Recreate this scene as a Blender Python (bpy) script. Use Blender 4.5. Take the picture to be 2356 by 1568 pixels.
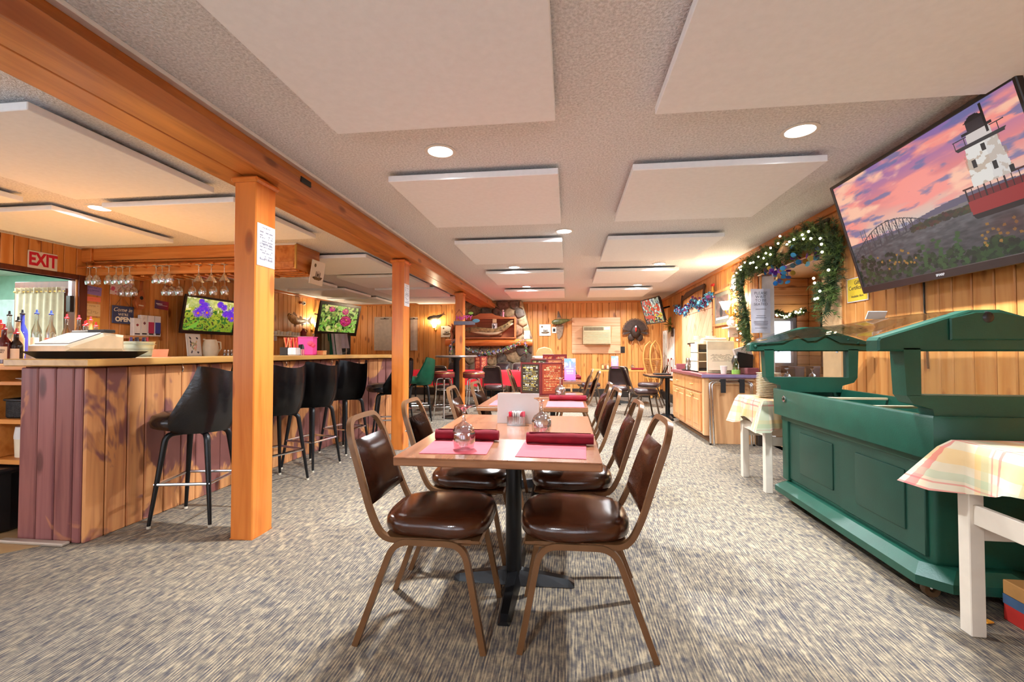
import bpy, bmesh, math, random
import numpy as np
from mathutils import Vector as V, Matrix as MX, Euler
for o in list(bpy.data.objects): bpy.data.objects.remove(o)
scn = bpy.context.scene
COL = scn.collection
PI = math.pi
rnd = random.Random(7)
# ---------------------------------------------------------------- camera
FPX, CX, CY, HC = 1042.0, 1178.0, 784.0, 1.15
YAW = math.atan(128/FPX); PIT = math.atan(24/math.hypot(FPX, 128))
cam = bpy.data.objects.new('camera', bpy.data.cameras.new('camera')); COL.objects.link(cam)
cam.location = (0, 0, HC); cam.rotation_euler = (PI/2+PIT, 0, YAW)
cam.data.sensor_width = 36; cam.data.lens = FPX/2356*36; cam.data.clip_start = .02
scn.camera = cam
# ---------------------------------------------------------------- world, exposure
w = bpy.data.worlds.new('sky'); scn.world = w; w.use_nodes = True
bg = w.node_tree.nodes['Background']; bg.inputs[0].default_value = (.86, .93, 1, 1); bg.inputs[1].default_value = 5.0
scn.view_settings.view_transform = 'Standard'; scn.view_settings.look = 'None'
scn.view_settings.gamma = 1; scn.view_settings.use_curve_mapping = False
scn.view_settings.exposure = 0.32
cy = scn.cycles
cy.max_bounces = 7; cy.diffuse_bounces = 4; cy.use_adaptive_sampling = True; cy.adaptive_threshold = .08; cy.adaptive_min_samples = 12; cy.glossy_bounces = 3; cy.transmission_bounces = 7; cy.transparent_max_bounces = 16
cy.caustics_reflective = False; cy.caustics_refractive = False; cy.sample_clamp_indirect = 6; cy.blur_glossy = .6
cy.use_denoising = True
LAMP_W = 76.0
# ---------------------------------------------------------------- photograph geometry: pixel -> point on a real plane
def ray(px, py):
    a = (px-CX)/FPX; b = -(py-CY)/FPX; c, s = math.cos(PIT), math.sin(PIT)
    f = c-b*s; u = s+b*c; k, q = math.cos(YAW), math.sin(YAW)
    return a*k-f*q, a*q+f*k, u
def az(px, py, z): x, y, u = ray(px, py); t = (z-HC)/u; return V((x*t, y*t, z))
def ax(px, py, X): x, y, u = ray(px, py); t = X/x; return V((X, y*t, HC+u*t))
def ay(px, py, Y): x, y, u = ray(px, py); t = Y/y; return V((x*t, Y, HC+u*t))
# ---------------------------------------------------------------- mesh helpers
def box(bm, c, s, rot=None, bev=0.0, seg=1):
    m = MX.Translation(V(c)) @ (Euler(rot).to_matrix().to_4x4() if rot else MX()) @ MX.Diagonal((s[0], s[1], s[2], 1))
    r = bmesh.ops.create_cube(bm, size=1, matrix=m)
    if bev > 0:
        es = list({e for v in r['verts'] for e in v.link_edges})
        bmesh.ops.bevel(bm, geom=es, offset=bev, segments=seg, profile=.6, affect='EDGES')
    return bm
def bb(bm, lo, hi, bev=0.0, seg=1):
    return box(bm, [(a+b)/2 for a, b in zip(lo, hi)], [abs(b-a) for a, b in zip(lo, hi)], None, bev, seg)
def tube(bm, pts, r, n=8, closed=False, sq=False, cap=True, flat=1.0, up=None):
    P = [V(p) for p in pts]; N = len(P); rr = r if isinstance(r, (list, tuple)) else [r]*N
    rings = []; prev = None
    for i in range(N):
        if closed: t = (P[(i+1) % N]-P[i-1])
        else: t = P[min(i+1, N-1)]-P[max(i-1, 0)]
        t = t.normalized() if t.length > 1e-9 else V((0, 0, 1))
        if prev is None:
            a = V(up) if up else (V((0, 0, 1)) if abs(t.z) < .9 else V((0, 1, 0)))
            nrm = (a-t*a.dot(t)).normalized()
        else:
            nrm = (prev-t*prev.dot(t)); nrm = nrm.normalized() if nrm.length > 1e-6 else prev
        prev = nrm; b = t.cross(nrm)
        ring = []
        for k in range(n):
            th = 2*PI*k/n+(PI/4 if sq else 0)
            ring.append(bm.verts.new(P[i]+nrm*(math.cos(th)*rr[i])+b*(math.sin(th)*rr[i]*flat)))
        rings.append(ring)
    for i in range(N if closed else N-1):
        A, B = rings[i], rings[(i+1) % N]
        for k in range(n): bm.faces.new((A[k], A[(k+1) % n], B[(k+1) % n], B[k]))
    if cap and not closed:
        bm.faces.new(rings[0][::-1]); bm.faces.new(rings[-1])
    return bm
def lathe(bm, prof, n=16, c=(0, 0, 0), m=None, a0=0, a1=2*PI):
    full = abs(a1-a0-2*PI) < 1e-6; K = n if full else n+1; rings = []
    for r, z in prof:
        if r < 1e-6: rings.append([bm.verts.new(V((0, 0, z)))]*K)
        else: rings.append([bm.verts.new(V((r*math.cos(a0+(a1-a0)*k/n), r*math.sin(a0+(a1-a0)*k/n), z))) for k in range(K)])
    for A, B in zip(rings, rings[1:]):
        for k in range(n):
            j = (k+1) % K
            q = [A[k], A[j], B[j], B[k]]
            q = [v for i, v in enumerate(q) if v not in q[:i]]
            if len(q) > 2:
                try: bm.faces.new(q)
                except ValueError: pass
    vs = list({v for R in rings for v in R})
    mm = MX.Translation(V(c)) @ (m.to_4x4() if m else MX())
    bmesh.ops.transform(bm, matrix=mm, verts=vs)
    return bm
def prism(bm, poly, h, m=None, bev=0.0):
    """polygon in local XY, extruded 0..h in local Z"""
    a = [bm.verts.new(V((x, y, 0))) for x, y in poly]; b = [bm.verts.new(V((x, y, h))) for x, y in poly]
    n = len(poly); fs = [bm.faces.new(a[::-1]), bm.faces.new(b)]
    for i in range(n): fs.append(bm.faces.new((a[i], a[(i+1) % n], b[(i+1) % n], b[i])))
    if m is not None: bmesh.ops.transform(bm, matrix=m, verts=a+b)
    if bev: bmesh.ops.bevel(bm, geom=list(fs[0].edges)+list(fs[1].edges), offset=bev, segments=1, affect='EDGES')
    return bm
def ball(bm, c, r, u=12, v=8, m=None):
    r = r if isinstance(r, (list, tuple)) else (r, r, r)
    mm = MX.Translation(V(c)) @ (m.to_4x4() if m else MX()) @ MX.Diagonal((r[0], r[1], r[2], 1))
    bmesh.ops.create_uvsphere(bm, u_segments=u, v_segments=v, radius=1, matrix=mm); return bm
def grid(bm, nx, ny, f, thick=0.0):
    vs = [[bm.verts.new(V(f(i/nx, j/ny))) for j in range(ny+1)] for i in range(nx+1)]
    fs = [bm.faces.new((vs[i][j], vs[i+1][j], vs[i+1][j+1], vs[i][j+1])) for i in range(nx) for j in range(ny)]
    if thick: bmesh.ops.solidify(bm, geom=fs, thickness=thick)
    return bm
def arc(c, r, a0, a1, n, ax_='XZ'):
    out = []
    for i in range(n+1):
        t = math.radians(a0+(a1-a0)*i/n); p, q = r*math.cos(t), r*math.sin(t)
        out.append({'XZ': (c[0]+p, c[1], c[2]+q), 'XY': (c[0]+p, c[1]+q, c[2]), 'YZ': (c[0], c[1]+p, c[2]+q)}[ax_])
    return out
def fillet(pts, r, n=5):
    P = [V(p) for p in pts]; out = [P[0]]
    for i in range(1, len(P)-1):
        a, b, c = P[i-1], P[i], P[i+1]; d1 = (a-b); d2 = (c-b); k = min(r, d1.length*.49, d2.length*.49)
        p, q = b+d1.normalized()*k, b+d2.normalized()*k
        for j in range(n+1):
            t = j/n; out.append(p*(1-t)**2+b*2*t*(1-t)+q*t*t)
    out.append(P[-1]); return out
def frame_m(o, x, y):
    """matrix with origin o, local X along x, local Y along y"""
    x = V(x).normalized(); z = x.cross(V(y)).normalized(); y = z.cross(x)
    m = MX((x, y, z)).transposed().to_4x4(); m.translation = V(o); return m
def new(): return bmesh.new()
def ob(name, bm, mat, parent=None, loc=None, rot=None, smooth=0, m=None):
    me = bpy.data.meshes.new(name)
    if not isinstance(bm, bpy.types.Mesh):
        bmesh.ops.recalc_face_normals(bm, faces=bm.faces[:]); bm.to_mesh(me); bm.free()
    else: me = bm
    for q in (mat if isinstance(mat, (list, tuple)) else [mat]): me.materials.append(q)
    if smooth:
        me.polygons.foreach_set('use_smooth', [True]*len(me.polygons))
        if smooth < 180: me.set_sharp_from_angle(angle=math.radians(smooth))
    o = bpy.data.objects.new(name, me); COL.objects.link(o)
    if parent: o.parent = parent
    if loc is not None: o.location = loc
    if rot is not None: o.rotation_euler = rot
    if m is not None: o.matrix_local = m
    return o
def inst(name, me, parent, loc=None, rot=None, m=None):
    o = bpy.data.objects.new(name, me); COL.objects.link(o)
    if parent: o.parent = parent
    if loc is not None: o.location = loc
    if rot is not None: o.rotation_euler = rot
    if m is not None: o.matrix_local = m
    return o
def tag(o, label, cat, group=None):
    o['label'] = label; o['category'] = cat
    if group: o['group'] = group
    return o
def thing(name, label, cat, loc=(0, 0, 0), rz=0, group=None, m=None):
    o = bpy.data.objects.new(name, None); COL.objects.link(o); o.empty_display_size = .05
    o.location = loc; o.rotation_euler = (0, 0, rz)
    if m is not None: o.matrix_local = m
    return tag(o, label, cat, group)
def struct(o): o['kind'] = 'structure'; return o
def kids(o): return [c for c in bpy.data.objects if c.parent == o]
def dup(root, label, loc, rz=0, group=None, m=None):
    r = root.copy(); COL.objects.link(r); r.location = loc; r.rotation_euler = (0, 0, rz); r['label'] = label
    if m is not None: r.matrix_local = m
    if group: r['group'] = group
    for ch in kids(root):
        c = ch.copy(); COL.objects.link(c); c.parent = r
        for g in kids(ch):
            d = g.copy(); COL.objects.link(d); d.parent = c
    return r
# ---------------------------------------------------------------- materials
def L(c): c /= 255.; return c/12.92 if c <= .04045 else ((c+.055)/1.055)**2.4
def S(r, g, b): return (L(r), L(g), L(b), 1)
def node(nt, t, **kw):
    n = nt.nodes.new(t)
    for k, v in kw.items(): setattr(n, k, v)
    return n
def mk(name, rough=.5, metal=0.0, spec=.5):
    m = bpy.data.materials.new(name); m.use_nodes = True; nt = m.node_tree
    b = nt.nodes['Principled BSDF']; b.inputs['Roughness'].default_value = rough; b.inputs['Metallic'].default_value = metal
    b.inputs['Specular IOR Level'].default_value = spec
    return m, nt, b
def ramp(nt, fac, stops, interp='LINEAR'):
    r = node(nt, 'ShaderNodeValToRGB'); r.color_ramp.interpolation = interp; e = r.color_ramp.elements
    while len(e) < len(stops): e.new(.5)
    for q, (p, c) in zip(e, stops): q.position = p; q.color = c
    nt.links.new(fac, r.inputs[0]); return r.outputs[0]
def coords(nt, scale, rand=True, kind='Object'):
    tc = node(nt, 'ShaderNodeTexCoord'); mp = node(nt, 'ShaderNodeMapping'); mp.inputs['Scale'].default_value = scale
    src = tc.outputs[kind]
    if rand:
        oi = node(nt, 'ShaderNodeObjectInfo'); mul = node(nt, 'ShaderNodeMath', operation='MULTIPLY'); mul.inputs[1].default_value = 37.0
        nt.links.new(oi.outputs['Random'], mul.inputs[0]); ad = node(nt, 'ShaderNodeVectorMath', operation='ADD')
        nt.links.new(src, ad.inputs[0]); nt.links.new(mul.outputs[0], ad.inputs[1]); src = ad.outputs[0]
    nt.links.new(src, mp.inputs['Vector']); return mp.outputs[0]
def noise(nt, vec, scale, detail=2, rough=.5, dist=0.0):
    n = node(nt, 'ShaderNodeTexNoise'); n.inputs['Scale'].default_value = scale; n.inputs['Detail'].default_value = detail
    n.inputs['Roughness'].default_value = rough; n.inputs['Distortion'].default_value = dist
    nt.links.new(vec, n.inputs['Vector']); return n.outputs['Fac']
def mix(nt, fac, a, b, mode='MIX'):
    n = node(nt, 'ShaderNodeMix', data_type='RGBA', blend_type=mode)
    for s, v in (('Factor', fac), ('A', a), ('B', b)):
        i = [q for q in n.inputs if q.name == s and (q.type == 'RGBA' or s == 'Factor') and q.enabled][0]
        if isinstance(v, (float, int, tuple)): i.default_value = v
        else: nt.links.new(v, i)
    return [q for q in n.outputs if q.type == 'RGBA'][0]
def bump(nt, b, h, strength=.2, dist=.01):
    n = node(nt, 'ShaderNodeBump'); n.inputs['Strength'].default_value = strength; n.inputs['Distance'].default_value = dist
    nt.links.new(h, n.inputs['Height']); nt.links.new(n.outputs[0], b.inputs['Normal'])
def plain(name, rgb, rough=.5, metal=0.0, var=.06, scale=12, spec=.5, bmp=0.0, bscale=60, coat=0.0, sheen=0.0):
    m, nt, b = mk(name, rough, metal, spec); c = S(*rgb); vec = coords(nt, (1, 1, 1))
    f = noise(nt, vec, scale, 3)
    lo = tuple(x*(1-var*2) for x in c[:3])+(1,); hi = tuple(min(1, x*(1+var)) for x in c[:3])+(1,)
    nt.links.new(ramp(nt, f, [(.3, lo), (.7, hi)]), b.inputs['Base Color'])
    if bmp: bump(nt, b, noise(nt, vec, bscale, 3), bmp, .01)
    if coat: b.inputs['Coat Weight'].default_value = coat; b.inputs['Coat Roughness'].default_value = .15
    if sheen: b.inputs['Sheen Weight'].default_value = sheen
    return m
def wood(name, light, dark, axis='Z', rough=.35, knots=1.0, vary=.22, fine=1.0, coat=0.0, patch=None, spec=.4):
    m, nt, b = mk(name, rough, 0, spec)
    al, ac = 1.1, 15*fine
    sc = {'X': (al, ac, ac), 'Y': (ac, al, ac), 'Z': (ac, ac, al)}[axis]
    f = noise(nt, coords(nt, sc), 1.0, 3, .55, .6)
    col = ramp(nt, f, [(.32, S(*dark)), (.55, S(*light)), (.8, tuple(min(1, x*1.12) for x in S(*light)[:3])+(1,))])
    if patch:
        ps = {'X': (1, 2.2, 2.2), 'Y': (2.2, 1, 2.2), 'Z': (2.2, 2.2, 1)}[axis]
        ge = node(nt, 'ShaderNodeNewGeometry'); mp = node(nt, 'ShaderNodeMapping'); mp.inputs['Scale'].default_value = (1.5, 1.5, .9); nt.links.new(ge.outputs['Position'], mp.inputs['Vector'])
        pf = noise(nt, mp.outputs[0], patch[2], 4, .6, 1.2)
        pr = ramp(nt, pf, [(patch[1]-.02, (0, 0, 0, 1)), (patch[1]+.02, (1, 1, 1, 1))])
        col = mix(nt, pr, col, S(*patch[0]))
    if knots:
        ks = {'X': (2.2, 6, 6), 'Y': (6, 2.2, 6), 'Z': (6, 6, 2.2)}[axis]
        v = node(nt, 'ShaderNodeTexVoronoi'); v.inputs['Scale'].default_value = 1.0; nt.links.new(coords(nt, ks), v.inputs['Vector'])
        k = ramp(nt, v.outputs['Distance'], [(.04, S(*[c*.42 for c in dark])), (.12, S(*[c*.75 for c in dark])), (.2, (1, 1, 1, 1))])
        col = mix(nt, float(knots), col, k, 'MULTIPLY')
    if vary:
        oi = node(nt, 'ShaderNodeObjectInfo')
        r = ramp(nt, oi.outputs['Random'], [(0, (1-vary, 1-vary*1.25, 1-vary*1.5, 1)), (1, (1.0, 1.0, 1.0, 1))])
        col = mix(nt, 1.0, col, r, 'MULTIPLY')
    nt.links.new(col, b.inputs['Base Color'])
    if coat: b.inputs['Coat Weight'].default_value = coat; b.inputs['Coat Roughness'].default_value = .2
    return m
def emit(name, rgb, strength=1.0):
    m = bpy.data.materials.new(name); m.use_nodes = True; nt = m.node_tree; b = nt.nodes['Principled BSDF']
    b.inputs['Base Color'].default_value = S(*rgb); b.inputs['Emission Color'].default_value = S(*rgb); b.inputs['Emission Strength'].default_value = strength
    return m
def glass(name, tint=(255, 255, 255), rough=.03, alpha=.16, spec=.25):
    """thin clear glass: mostly see-through with a glossy skin"""
    m = bpy.data.materials.new(name); m.use_nodes = True; nt = m.node_tree; nt.nodes.clear()
    out = node(nt, 'ShaderNodeOutputMaterial'); tr = node(nt, 'ShaderNodeBsdfTransparent'); tr.inputs[0].default_value = S(*tint)
    gl = node(nt, 'ShaderNodeBsdfGlossy'); gl.inputs['Roughness'].default_value = rough; fr = node(nt, 'ShaderNodeLayerWeight'); fr.inputs['Blend'].default_value = spec
    ad = node(nt, 'ShaderNodeMath', operation='ADD'); ad.operation = 'MULTIPLY_ADD'; ad.inputs[1].default_value = .75; ad.inputs[2].default_value = alpha; nt.links.new(fr.outputs['Facing'], ad.inputs[0]); ad.use_clamp = True
    mx = node(nt, 'ShaderNodeMixShader'); nt.links.new(ad.outputs[0], mx.inputs[0]); nt.links.new(tr.outputs[0], mx.inputs[1]); nt.links.new(gl.outputs[0], mx.inputs[2])
    nt.links.new(mx.outputs[0], out.inputs[0]); return m
def vcol(name, rough=.5, emission=0.0, spec=.4):
    m, nt, b = mk(name, rough, 0, spec); a = node(nt, 'ShaderNodeVertexColor', layer_name='pic')
    if emission: nt.links.new(a.outputs[0], b.inputs['Emission Color']); b.inputs['Emission Strength'].default_value = emission; b.inputs['Base Color'].default_value = (.01, .01, .01, 1)
    else: nt.links.new(a.outputs[0], b.inputs['Base Color'])
    return m
PINE = wood('pine_paneling', (228, 162, 92), (208, 132, 62), 'Z', .38, .7, .24)
PINE_H = wood('pine_horizontal', (236, 184, 130), (220, 158, 104), 'X', .4, .6, .2)
PINE_HY = wood('pine_horizontal_deep', (236, 184, 130), (220, 158, 104), 'Y', .4, .6, .2)
PINK = wood('pale_pine', (234, 186, 146), (218, 164, 122), 'X', .45, .5, .08)
PINKZ = wood('pale_pine_upright', (228, 178, 140), (212, 154, 114), 'Z', .45, .6, .08)
POST = wood('varnished_pine_post', (216, 126, 52), (200, 104, 34), 'Z', .32, .55, .05, coat=.2)
BEAM = wood('varnished_pine_beam', (206, 128, 62), (180, 102, 44), 'Y', .35, .4, .16, coat=.15)
BEAMX = wood('varnished_pine_rail', (214, 138, 70), (190, 110, 48), 'X', .35, .5, .12, coat=.15)
GROOVE = plain('dark_groove', (96, 50, 22), .8)
CEIL, _nt, _b = mk('stippled_ceiling', .9, 0, .1)
_f = noise(_nt, coords(_nt, (1, 1, 1), False), 75, 2, .6); _nt.links.new(ramp(_nt, _f, [(.35, S(206, 208, 211)), (.65, S(236, 238, 241))]), _b.inputs['Base Color']); bump(_nt, _b, _f, .9, .012)
PANEL = plain('acoustic_panel_fabric', (236, 240, 244), .9, 0, .015, 30, .1)
CARPET, _nt, _b = mk('striped_carpet', .95, 0, .1)
_sx = node(_nt, 'ShaderNodeSeparateXYZ'); _nt.links.new(coords(_nt, (80, 1, 1), False), _sx.inputs[0])
_pp = node(_nt, 'ShaderNodeMath', operation='PINGPONG'); _pp.inputs[1].default_value = .5; _nt.links.new(_sx.outputs['X'], _pp.inputs[0])
def _madd(a, k, b):
    n = node(_nt, 'ShaderNodeMath', operation='MULTIPLY_ADD'); n.inputs[1].default_value = k; _nt.links.new(a, n.inputs[0]); _nt.links.new(b, n.inputs[2]); return n.outputs[0]
_f1 = noise(_nt, coords(_nt, (150, 11, 1), False), 1, 1, .5); _f2 = noise(_nt, coords(_nt, (34, 24, 1), False), 1, 3, .65)
_h2 = node(_nt, 'ShaderNodeMath', operation='MULTIPLY'); _h2.inputs[1].default_value = .8; _nt.links.new(_madd(_pp.outputs[0], .45, _madd(_f2, .75, _f1)), _h2.inputs[0]); _h = _h2.outputs[0]
_c = ramp(_nt, _h, [(.6, S(80, 77, 80)), (.8, S(126, 115, 101)), (.98, S(174, 156, 128))])
_f3 = noise(_nt, coords(_nt, (.5, .5, 1), False), 1, 2); _c = mix(_nt, ramp(_nt, _f3, [(.42, (0, 0, 0, 1)), (.68, (.6, .6, .6, 1))]), _c, mix(_nt, 1.0, _c, S(214, 222, 240), 'MULTIPLY'))
_nt.links.new(_c, _b.inputs['Base Color'])
VINYL = plain('tan_vinyl_floor', (176, 140, 96), .5, 0, .12, 4)
CHROME = plain('chrome', (225, 226, 230), .12, 1.0, .02)
BLACKM = plain('black_metal', (24, 24, 26), .35, .3, .1)
BLACKP = plain('black_plastic', (26, 24, 24), .4)
WHITE = plain('white_paint', (224, 221, 216), .5, 0, .03)
CREAM = plain('cream_plastic', (232, 218, 190), .45, 0, .03)
PAPER = plain('white_paper', (222, 219, 219), .7, 0, .02)
INK = plain('dark_ink', (40, 42, 52), .7)
BROWNM = plain('brown_powder_coat', (112, 76, 46), .35, .25, .06)
VINYLB = plain('brown_vinyl', (62, 30, 16), .18, 0, .12, 10, .6, .05, 300)
CLEAR = glass('clear_glass', (248, 250, 252), .05, .26, .45)
ACRY = glass('clear_acrylic', (236, 238, 240), .05, .06)
BRASS = plain('brass', (214, 170, 90), .3, .9)
# ================================================================ the room
XL, XR, YB, YF, ZC = -6.05, 2.355, 11.75, -3.0, 2.44
def slab(name, lo, hi, mat): return struct(ob(name, bb(new(), lo, hi), mat))
floor = slab('floor', (XL-.2, YF-.2, -.1), (XR+.2, YB+.2, 0), CARPET)
p = [az(0, 1305, .004), az(40, 1285, .004), az(180, 1252, .004)]
fb = ob('vinyl_sheet', prism(new(), [(XL, -2.9), (-3.6, -2.9), (-3.4, 2.0), (-3.12, 2.32), (-2.95, 2.5), (-2.95, 6.2), (-2.45, 6.4), (-2.6, 6.9), (XL, 6.9)], .004), VINYL, floor)
fb['label'] = 'tan vinyl floor behind the bar'
ceiling = slab('ceiling', (XL-.2, YF-.2, ZC), (XR+.2, YB+.2, ZC+.1), CEIL)
def panelmesh(wx, wy):
    bm = bb(new(), (-wx/2, -wy/2, -.022), (wx/2, wy/2, .022), .004); me = bpy.data.meshes.new('panel'); bm.to_mesh(me); bm.free(); me.materials.append(PANEL); return me
_pm = panelmesh(1.22, 1.22); _pw = panelmesh(1.9, 1.22)
for y in (1.77, 3.71, 5.63, 7.62, 9.74):
    inst('panel', _pm, ceiling, (-.67, y, ZC-.05))
    if y < 2: inst('panel', _pw, ceiling, (1.4, y, ZC-.05))
    else: inst('panel', _pm, ceiling, (1.05, y, ZC-.05))
for y in (.5, 2.55, 3.97): inst('panel', _pm, ceiling, (-3.31, y, ZC-.05)); inst('panel', _pm, ceiling, (-5.02, y, ZC-.05))
for y in (6.18, 7.7, 9.2, 10.7): inst('panel', _pm, ceiling, (-3.2, y, ZC-.05)); inst('panel', _pm, ceiling, (-5.0, y-.1, ZC-.05))
# walls: dark backing + individual pine planks
_pc = {}
def plank_mesh(wd, h, t, mat, ax_):
    key = (round(wd, 3), round(h, 3), mat.name, ax_)
    if key not in _pc:
        s = {'Y': (t, wd, h), 'X': (wd, t, h)}[ax_]
        bm = box(new(), (0, 0, 0), s, None, min(.006, t*.45)); me = bpy.data.meshes.new('plank'); bm.to_mesh(me); bm.free(); me.materials.append(mat); _pc[key] = me
    return _pc[key]
def planks(parent, ax_, fixed, a0, a1, z0, z1, holes=(), mat=None, widths=(.12, .14, .16), t=.018, name='plank', gap=.005, seed=1):
    """upright planks along X or Y on the plane `fixed` (centre of the plank)"""
    mat = mat or PINE; r = random.Random(seed); a = a0
    while a < a1-.02:
        wd = min(r.choice(widths), a1-a); c = a+wd/2; iv = [(z0, z1)]
        for (h0, h1, q0, q1) in holes:
            if c > h0 and c < h1:
                nv = []
                for (u, v) in iv:
                    if q0 > u: nv.append((u, min(v, q0)))
                    if q1 < v: nv.append((max(u, q1), v))
                iv = nv
        for (u, v) in iv:
            if v-u > .05:
                me = plank_mesh(wd-gap, v-u, t, mat, ax_)
                inst(name, me, parent, (c, fixed, (u+v)/2) if ax_ == 'X' else (fixed, c, (u+v)/2))
        a += wd
def wall_with_holes(name, ax_, lo, hi, a0, a1, z1, holes, mat):
    bm = new(); xs = sorted({a0, a1, *[h for q in holes for h in q[:2]]})
    for u, v in zip(xs, xs[1:]):
        c = (u+v)/2; iv = [(0, z1)]
        for (h0, h1, q0, q1) in holes:
            if h0 <= c <= h1:
                nv = []
                for (s, e) in iv:
                    if q0 > s: nv.append((s, min(e, q0)))
                    if q1 < e: nv.append((max(s, q1), e))
                iv = nv
        for s, e in iv:
            if e-s > .001: bb(bm, (u, lo, s) if ax_ == 'X' else (lo, u, s), (v, hi, e) if ax_ == 'X' else (hi, v, e))
    return struct(ob(name, bm, mat))
LH = [(2.9, 4.92, 0, 2.04), (-2.4, -.6, .8, 2.1), (-.3, 1.5, .8, 2.1)]
wall_left = wall_with_holes('wall_left', 'Y', XL-.12, XL-.018, YF, YB, ZC, LH, GROOVE)
planks(wall_left, 'Y', XL-.009, YF, YB, 0, ZC, LH, seed=3)
wall_back = struct(ob('wall_back', bb(new(), (XL-.1, YB+.018, 0), (XR+.1, YB+.12, ZC)), GROOVE))
planks(wall_back, 'X', YB+.009, XL, XR, .1, ZC, seed=5, widths=(.12, .135, .16, .2))
RH = [(4.5, 5.93, 0, 2.08)]
wall_right = wall_with_holes('wall_right', 'Y', XR+.018, XR+.12, YF, YB, ZC, RH, GROOVE)
planks(wall_right, 'Y', XR+.009, YF, YB, .1, ZC, RH, seed=8, widths=(.1, .12, .14))
BH = [(-5.6, -3.4, .7, 2.15), (-2.9, -.8, .7, 2.15), (-.3, 1.9, .7, 2.15)]
wall_rear = wall_with_holes('wall_rear', 'X', YF-.12, YF, XL, XR, ZC, BH, PINE)
DARKBASE = plain('dark_baseboard_heater', (46, 36, 30), .5)
def trim(i, lo, hi, mat, bev=.004): return struct(ob('trim_%d' % i, bb(new(), lo, hi, bev), mat))
struct(ob('baseboard_back', bb(new(), (XL, YB-.07, 0), (XR, YB, .2), .01), DARKBASE))
struct(ob('baseboard_right', bb(new(), (XR-.06, 5.85, 0), (XR, YB-.07, .18), .01), DARKBASE))
struct(ob('baseboard_left', bb(new(), (XL, 7.0, 0), (XL+.03, YB-.07, .1), .005), DARKBASE))
trim(1, (XL, YB-.02, ZC-.05), (XR, YB, ZC), BEAMX)
trim(2, (XR-.03, YF, ZC-.06), (XR, YB-.02, ZC), BEAM)
trim(3, (XL, 5.5, ZC-.05), (XL+.025, YB-.02, ZC), BEAM)
trim(4, (XL, YF, ZC-.012), (XL+.02, 4.95, ZC), WHITE)
# doorway casing (right wall)
trim(5, (XR-.018, 4.22, 0), (XR, 4.5, 2.2), plain('tan_casing', (214, 176, 128), .6), .003)
trim(6, (XR-.018, 5.93, 0), (XR, 6.03, 2.16), BEAM)
trim(7, (XR-.018, 4.5, 2.08), (XR, 5.93, 2.16), BEAM)
trim(8, (XR, 5.91, 0), (XR+.17, 5.95, 2.08), plain('pale_grey_jamb', (214, 212, 208), .6), .003)
# small room behind the doorway
SX, SY = 3.75, 7.6
side_f = slab('floor_side_room', (XR+.12, 3.3, -.08), (SX+.1, SY+.1, 0), VINYL)
slab('ceiling_side_room', (XR+.12, 3.3, 2.3), (SX+.1, SY+.1, 2.38), plain('pine_ceiling', (226, 170, 110), .6))
SH = [(2.55, 3.58, .92, 1.68)]
wall_side_back = wall_with_holes('wall_side_back', 'X', SY+.018, SY+.12, XR+.12, SX+.12, 2.3, SH, GROOVE)
SH2 = [(4.4, 5.5, .92, 1.68), (5.9, 7.3, .92, 1.68)]
wall_side_right = wall_with_holes('wall_side_right', 'Y', SX+.018, SX+.12, 3.3, SY+.1, 2.3, SH2, GROOVE)
wall_side_front = slab('wall_side_front', (XR+.12, 3.2, 0), (SX+.12, 3.3, 2.3), PINE_H)
for z in np.arange(.07, 2.3, .135):
    for (u, v) in ([(XR+.12, SX)] if not .86 < z < 1.72 else [(XR+.12, 2.55), (3.58, SX)]):
        if v-u > .03: ob('plank', box(new(), (0, 0, 0), (v-u, .018, .13), None, .005), PINE_H, wall_side_back, ((u+v)/2, SY+.009, z))
    for (u, v) in ([(3.3, SY)] if not .86 < z < 1.72 else [(3.3, 4.4), (5.5, 5.9), (7.3, SY)]):
        ob('plank', box(new(), (0, 0, 0), (.018, v-u, .13), None, .005), PINE_HY, wall_side_right, (SX+.009, (u+v)/2, z))
GREYF = plain('grey_window_frame', (120, 116, 118), .5)
def window(i, ax_, fixed, a0, a1, z0, z1, mid=False):
    bm = new(); t = .05
    def b_(u0, v0, u1, v1, d=.05):
        if ax_ == 'X': bb(bm, (u0, fixed-d, v0), (u1, fixed+d, v1), .004)
        else: bb(bm, (fixed-d, u0, v0), (fixed+d, u1, v1), .004)
    b_(a0, z0, a0+t, z1); b_(a1-t, z0, a1, z1); b_(a0+t, z0, a1-t, z0+t); b_(a0+t, z1-t, a1-t, z1)
    if mid: b_((a0+a1)/2-.02, z0+t, (a0+a1)/2+.02, z1-t, .03)
    w_ = struct(ob('window_%d' % i, bm, GREYF))
    pn = new(); lo, hi = (a0+t, a1-t), (z0+t, z1-t)
    if ax_ == 'X': bb(pn, (lo[0], fixed-.003, hi[0]), (lo[1], fixed+.003, hi[1]))
    else: bb(pn, (fixed-.003, lo[0], hi[0]), (fixed+.003, lo[1], hi[1]))
    ob('pane', pn, WGLASS, w_); return w_
WGLASS = glass('window_pane', (252, 253, 255), .02, .01)
window(1, 'X', SY+.07, 2.55, 3.58, .92, 1.68)
window(2, 'Y', SX+.07, 4.4, 5.5, .92, 1.68); window(3, 'Y', SX+.07, 5.9, 7.3, .92, 1.68)
for i, h in enumerate(BH): window(4+i, 'X', YF-.06, *h, mid=True)
for i, h in enumerate(LH[1:]): window(7+i, 'Y', XL-.06, *h, mid=True)
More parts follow.
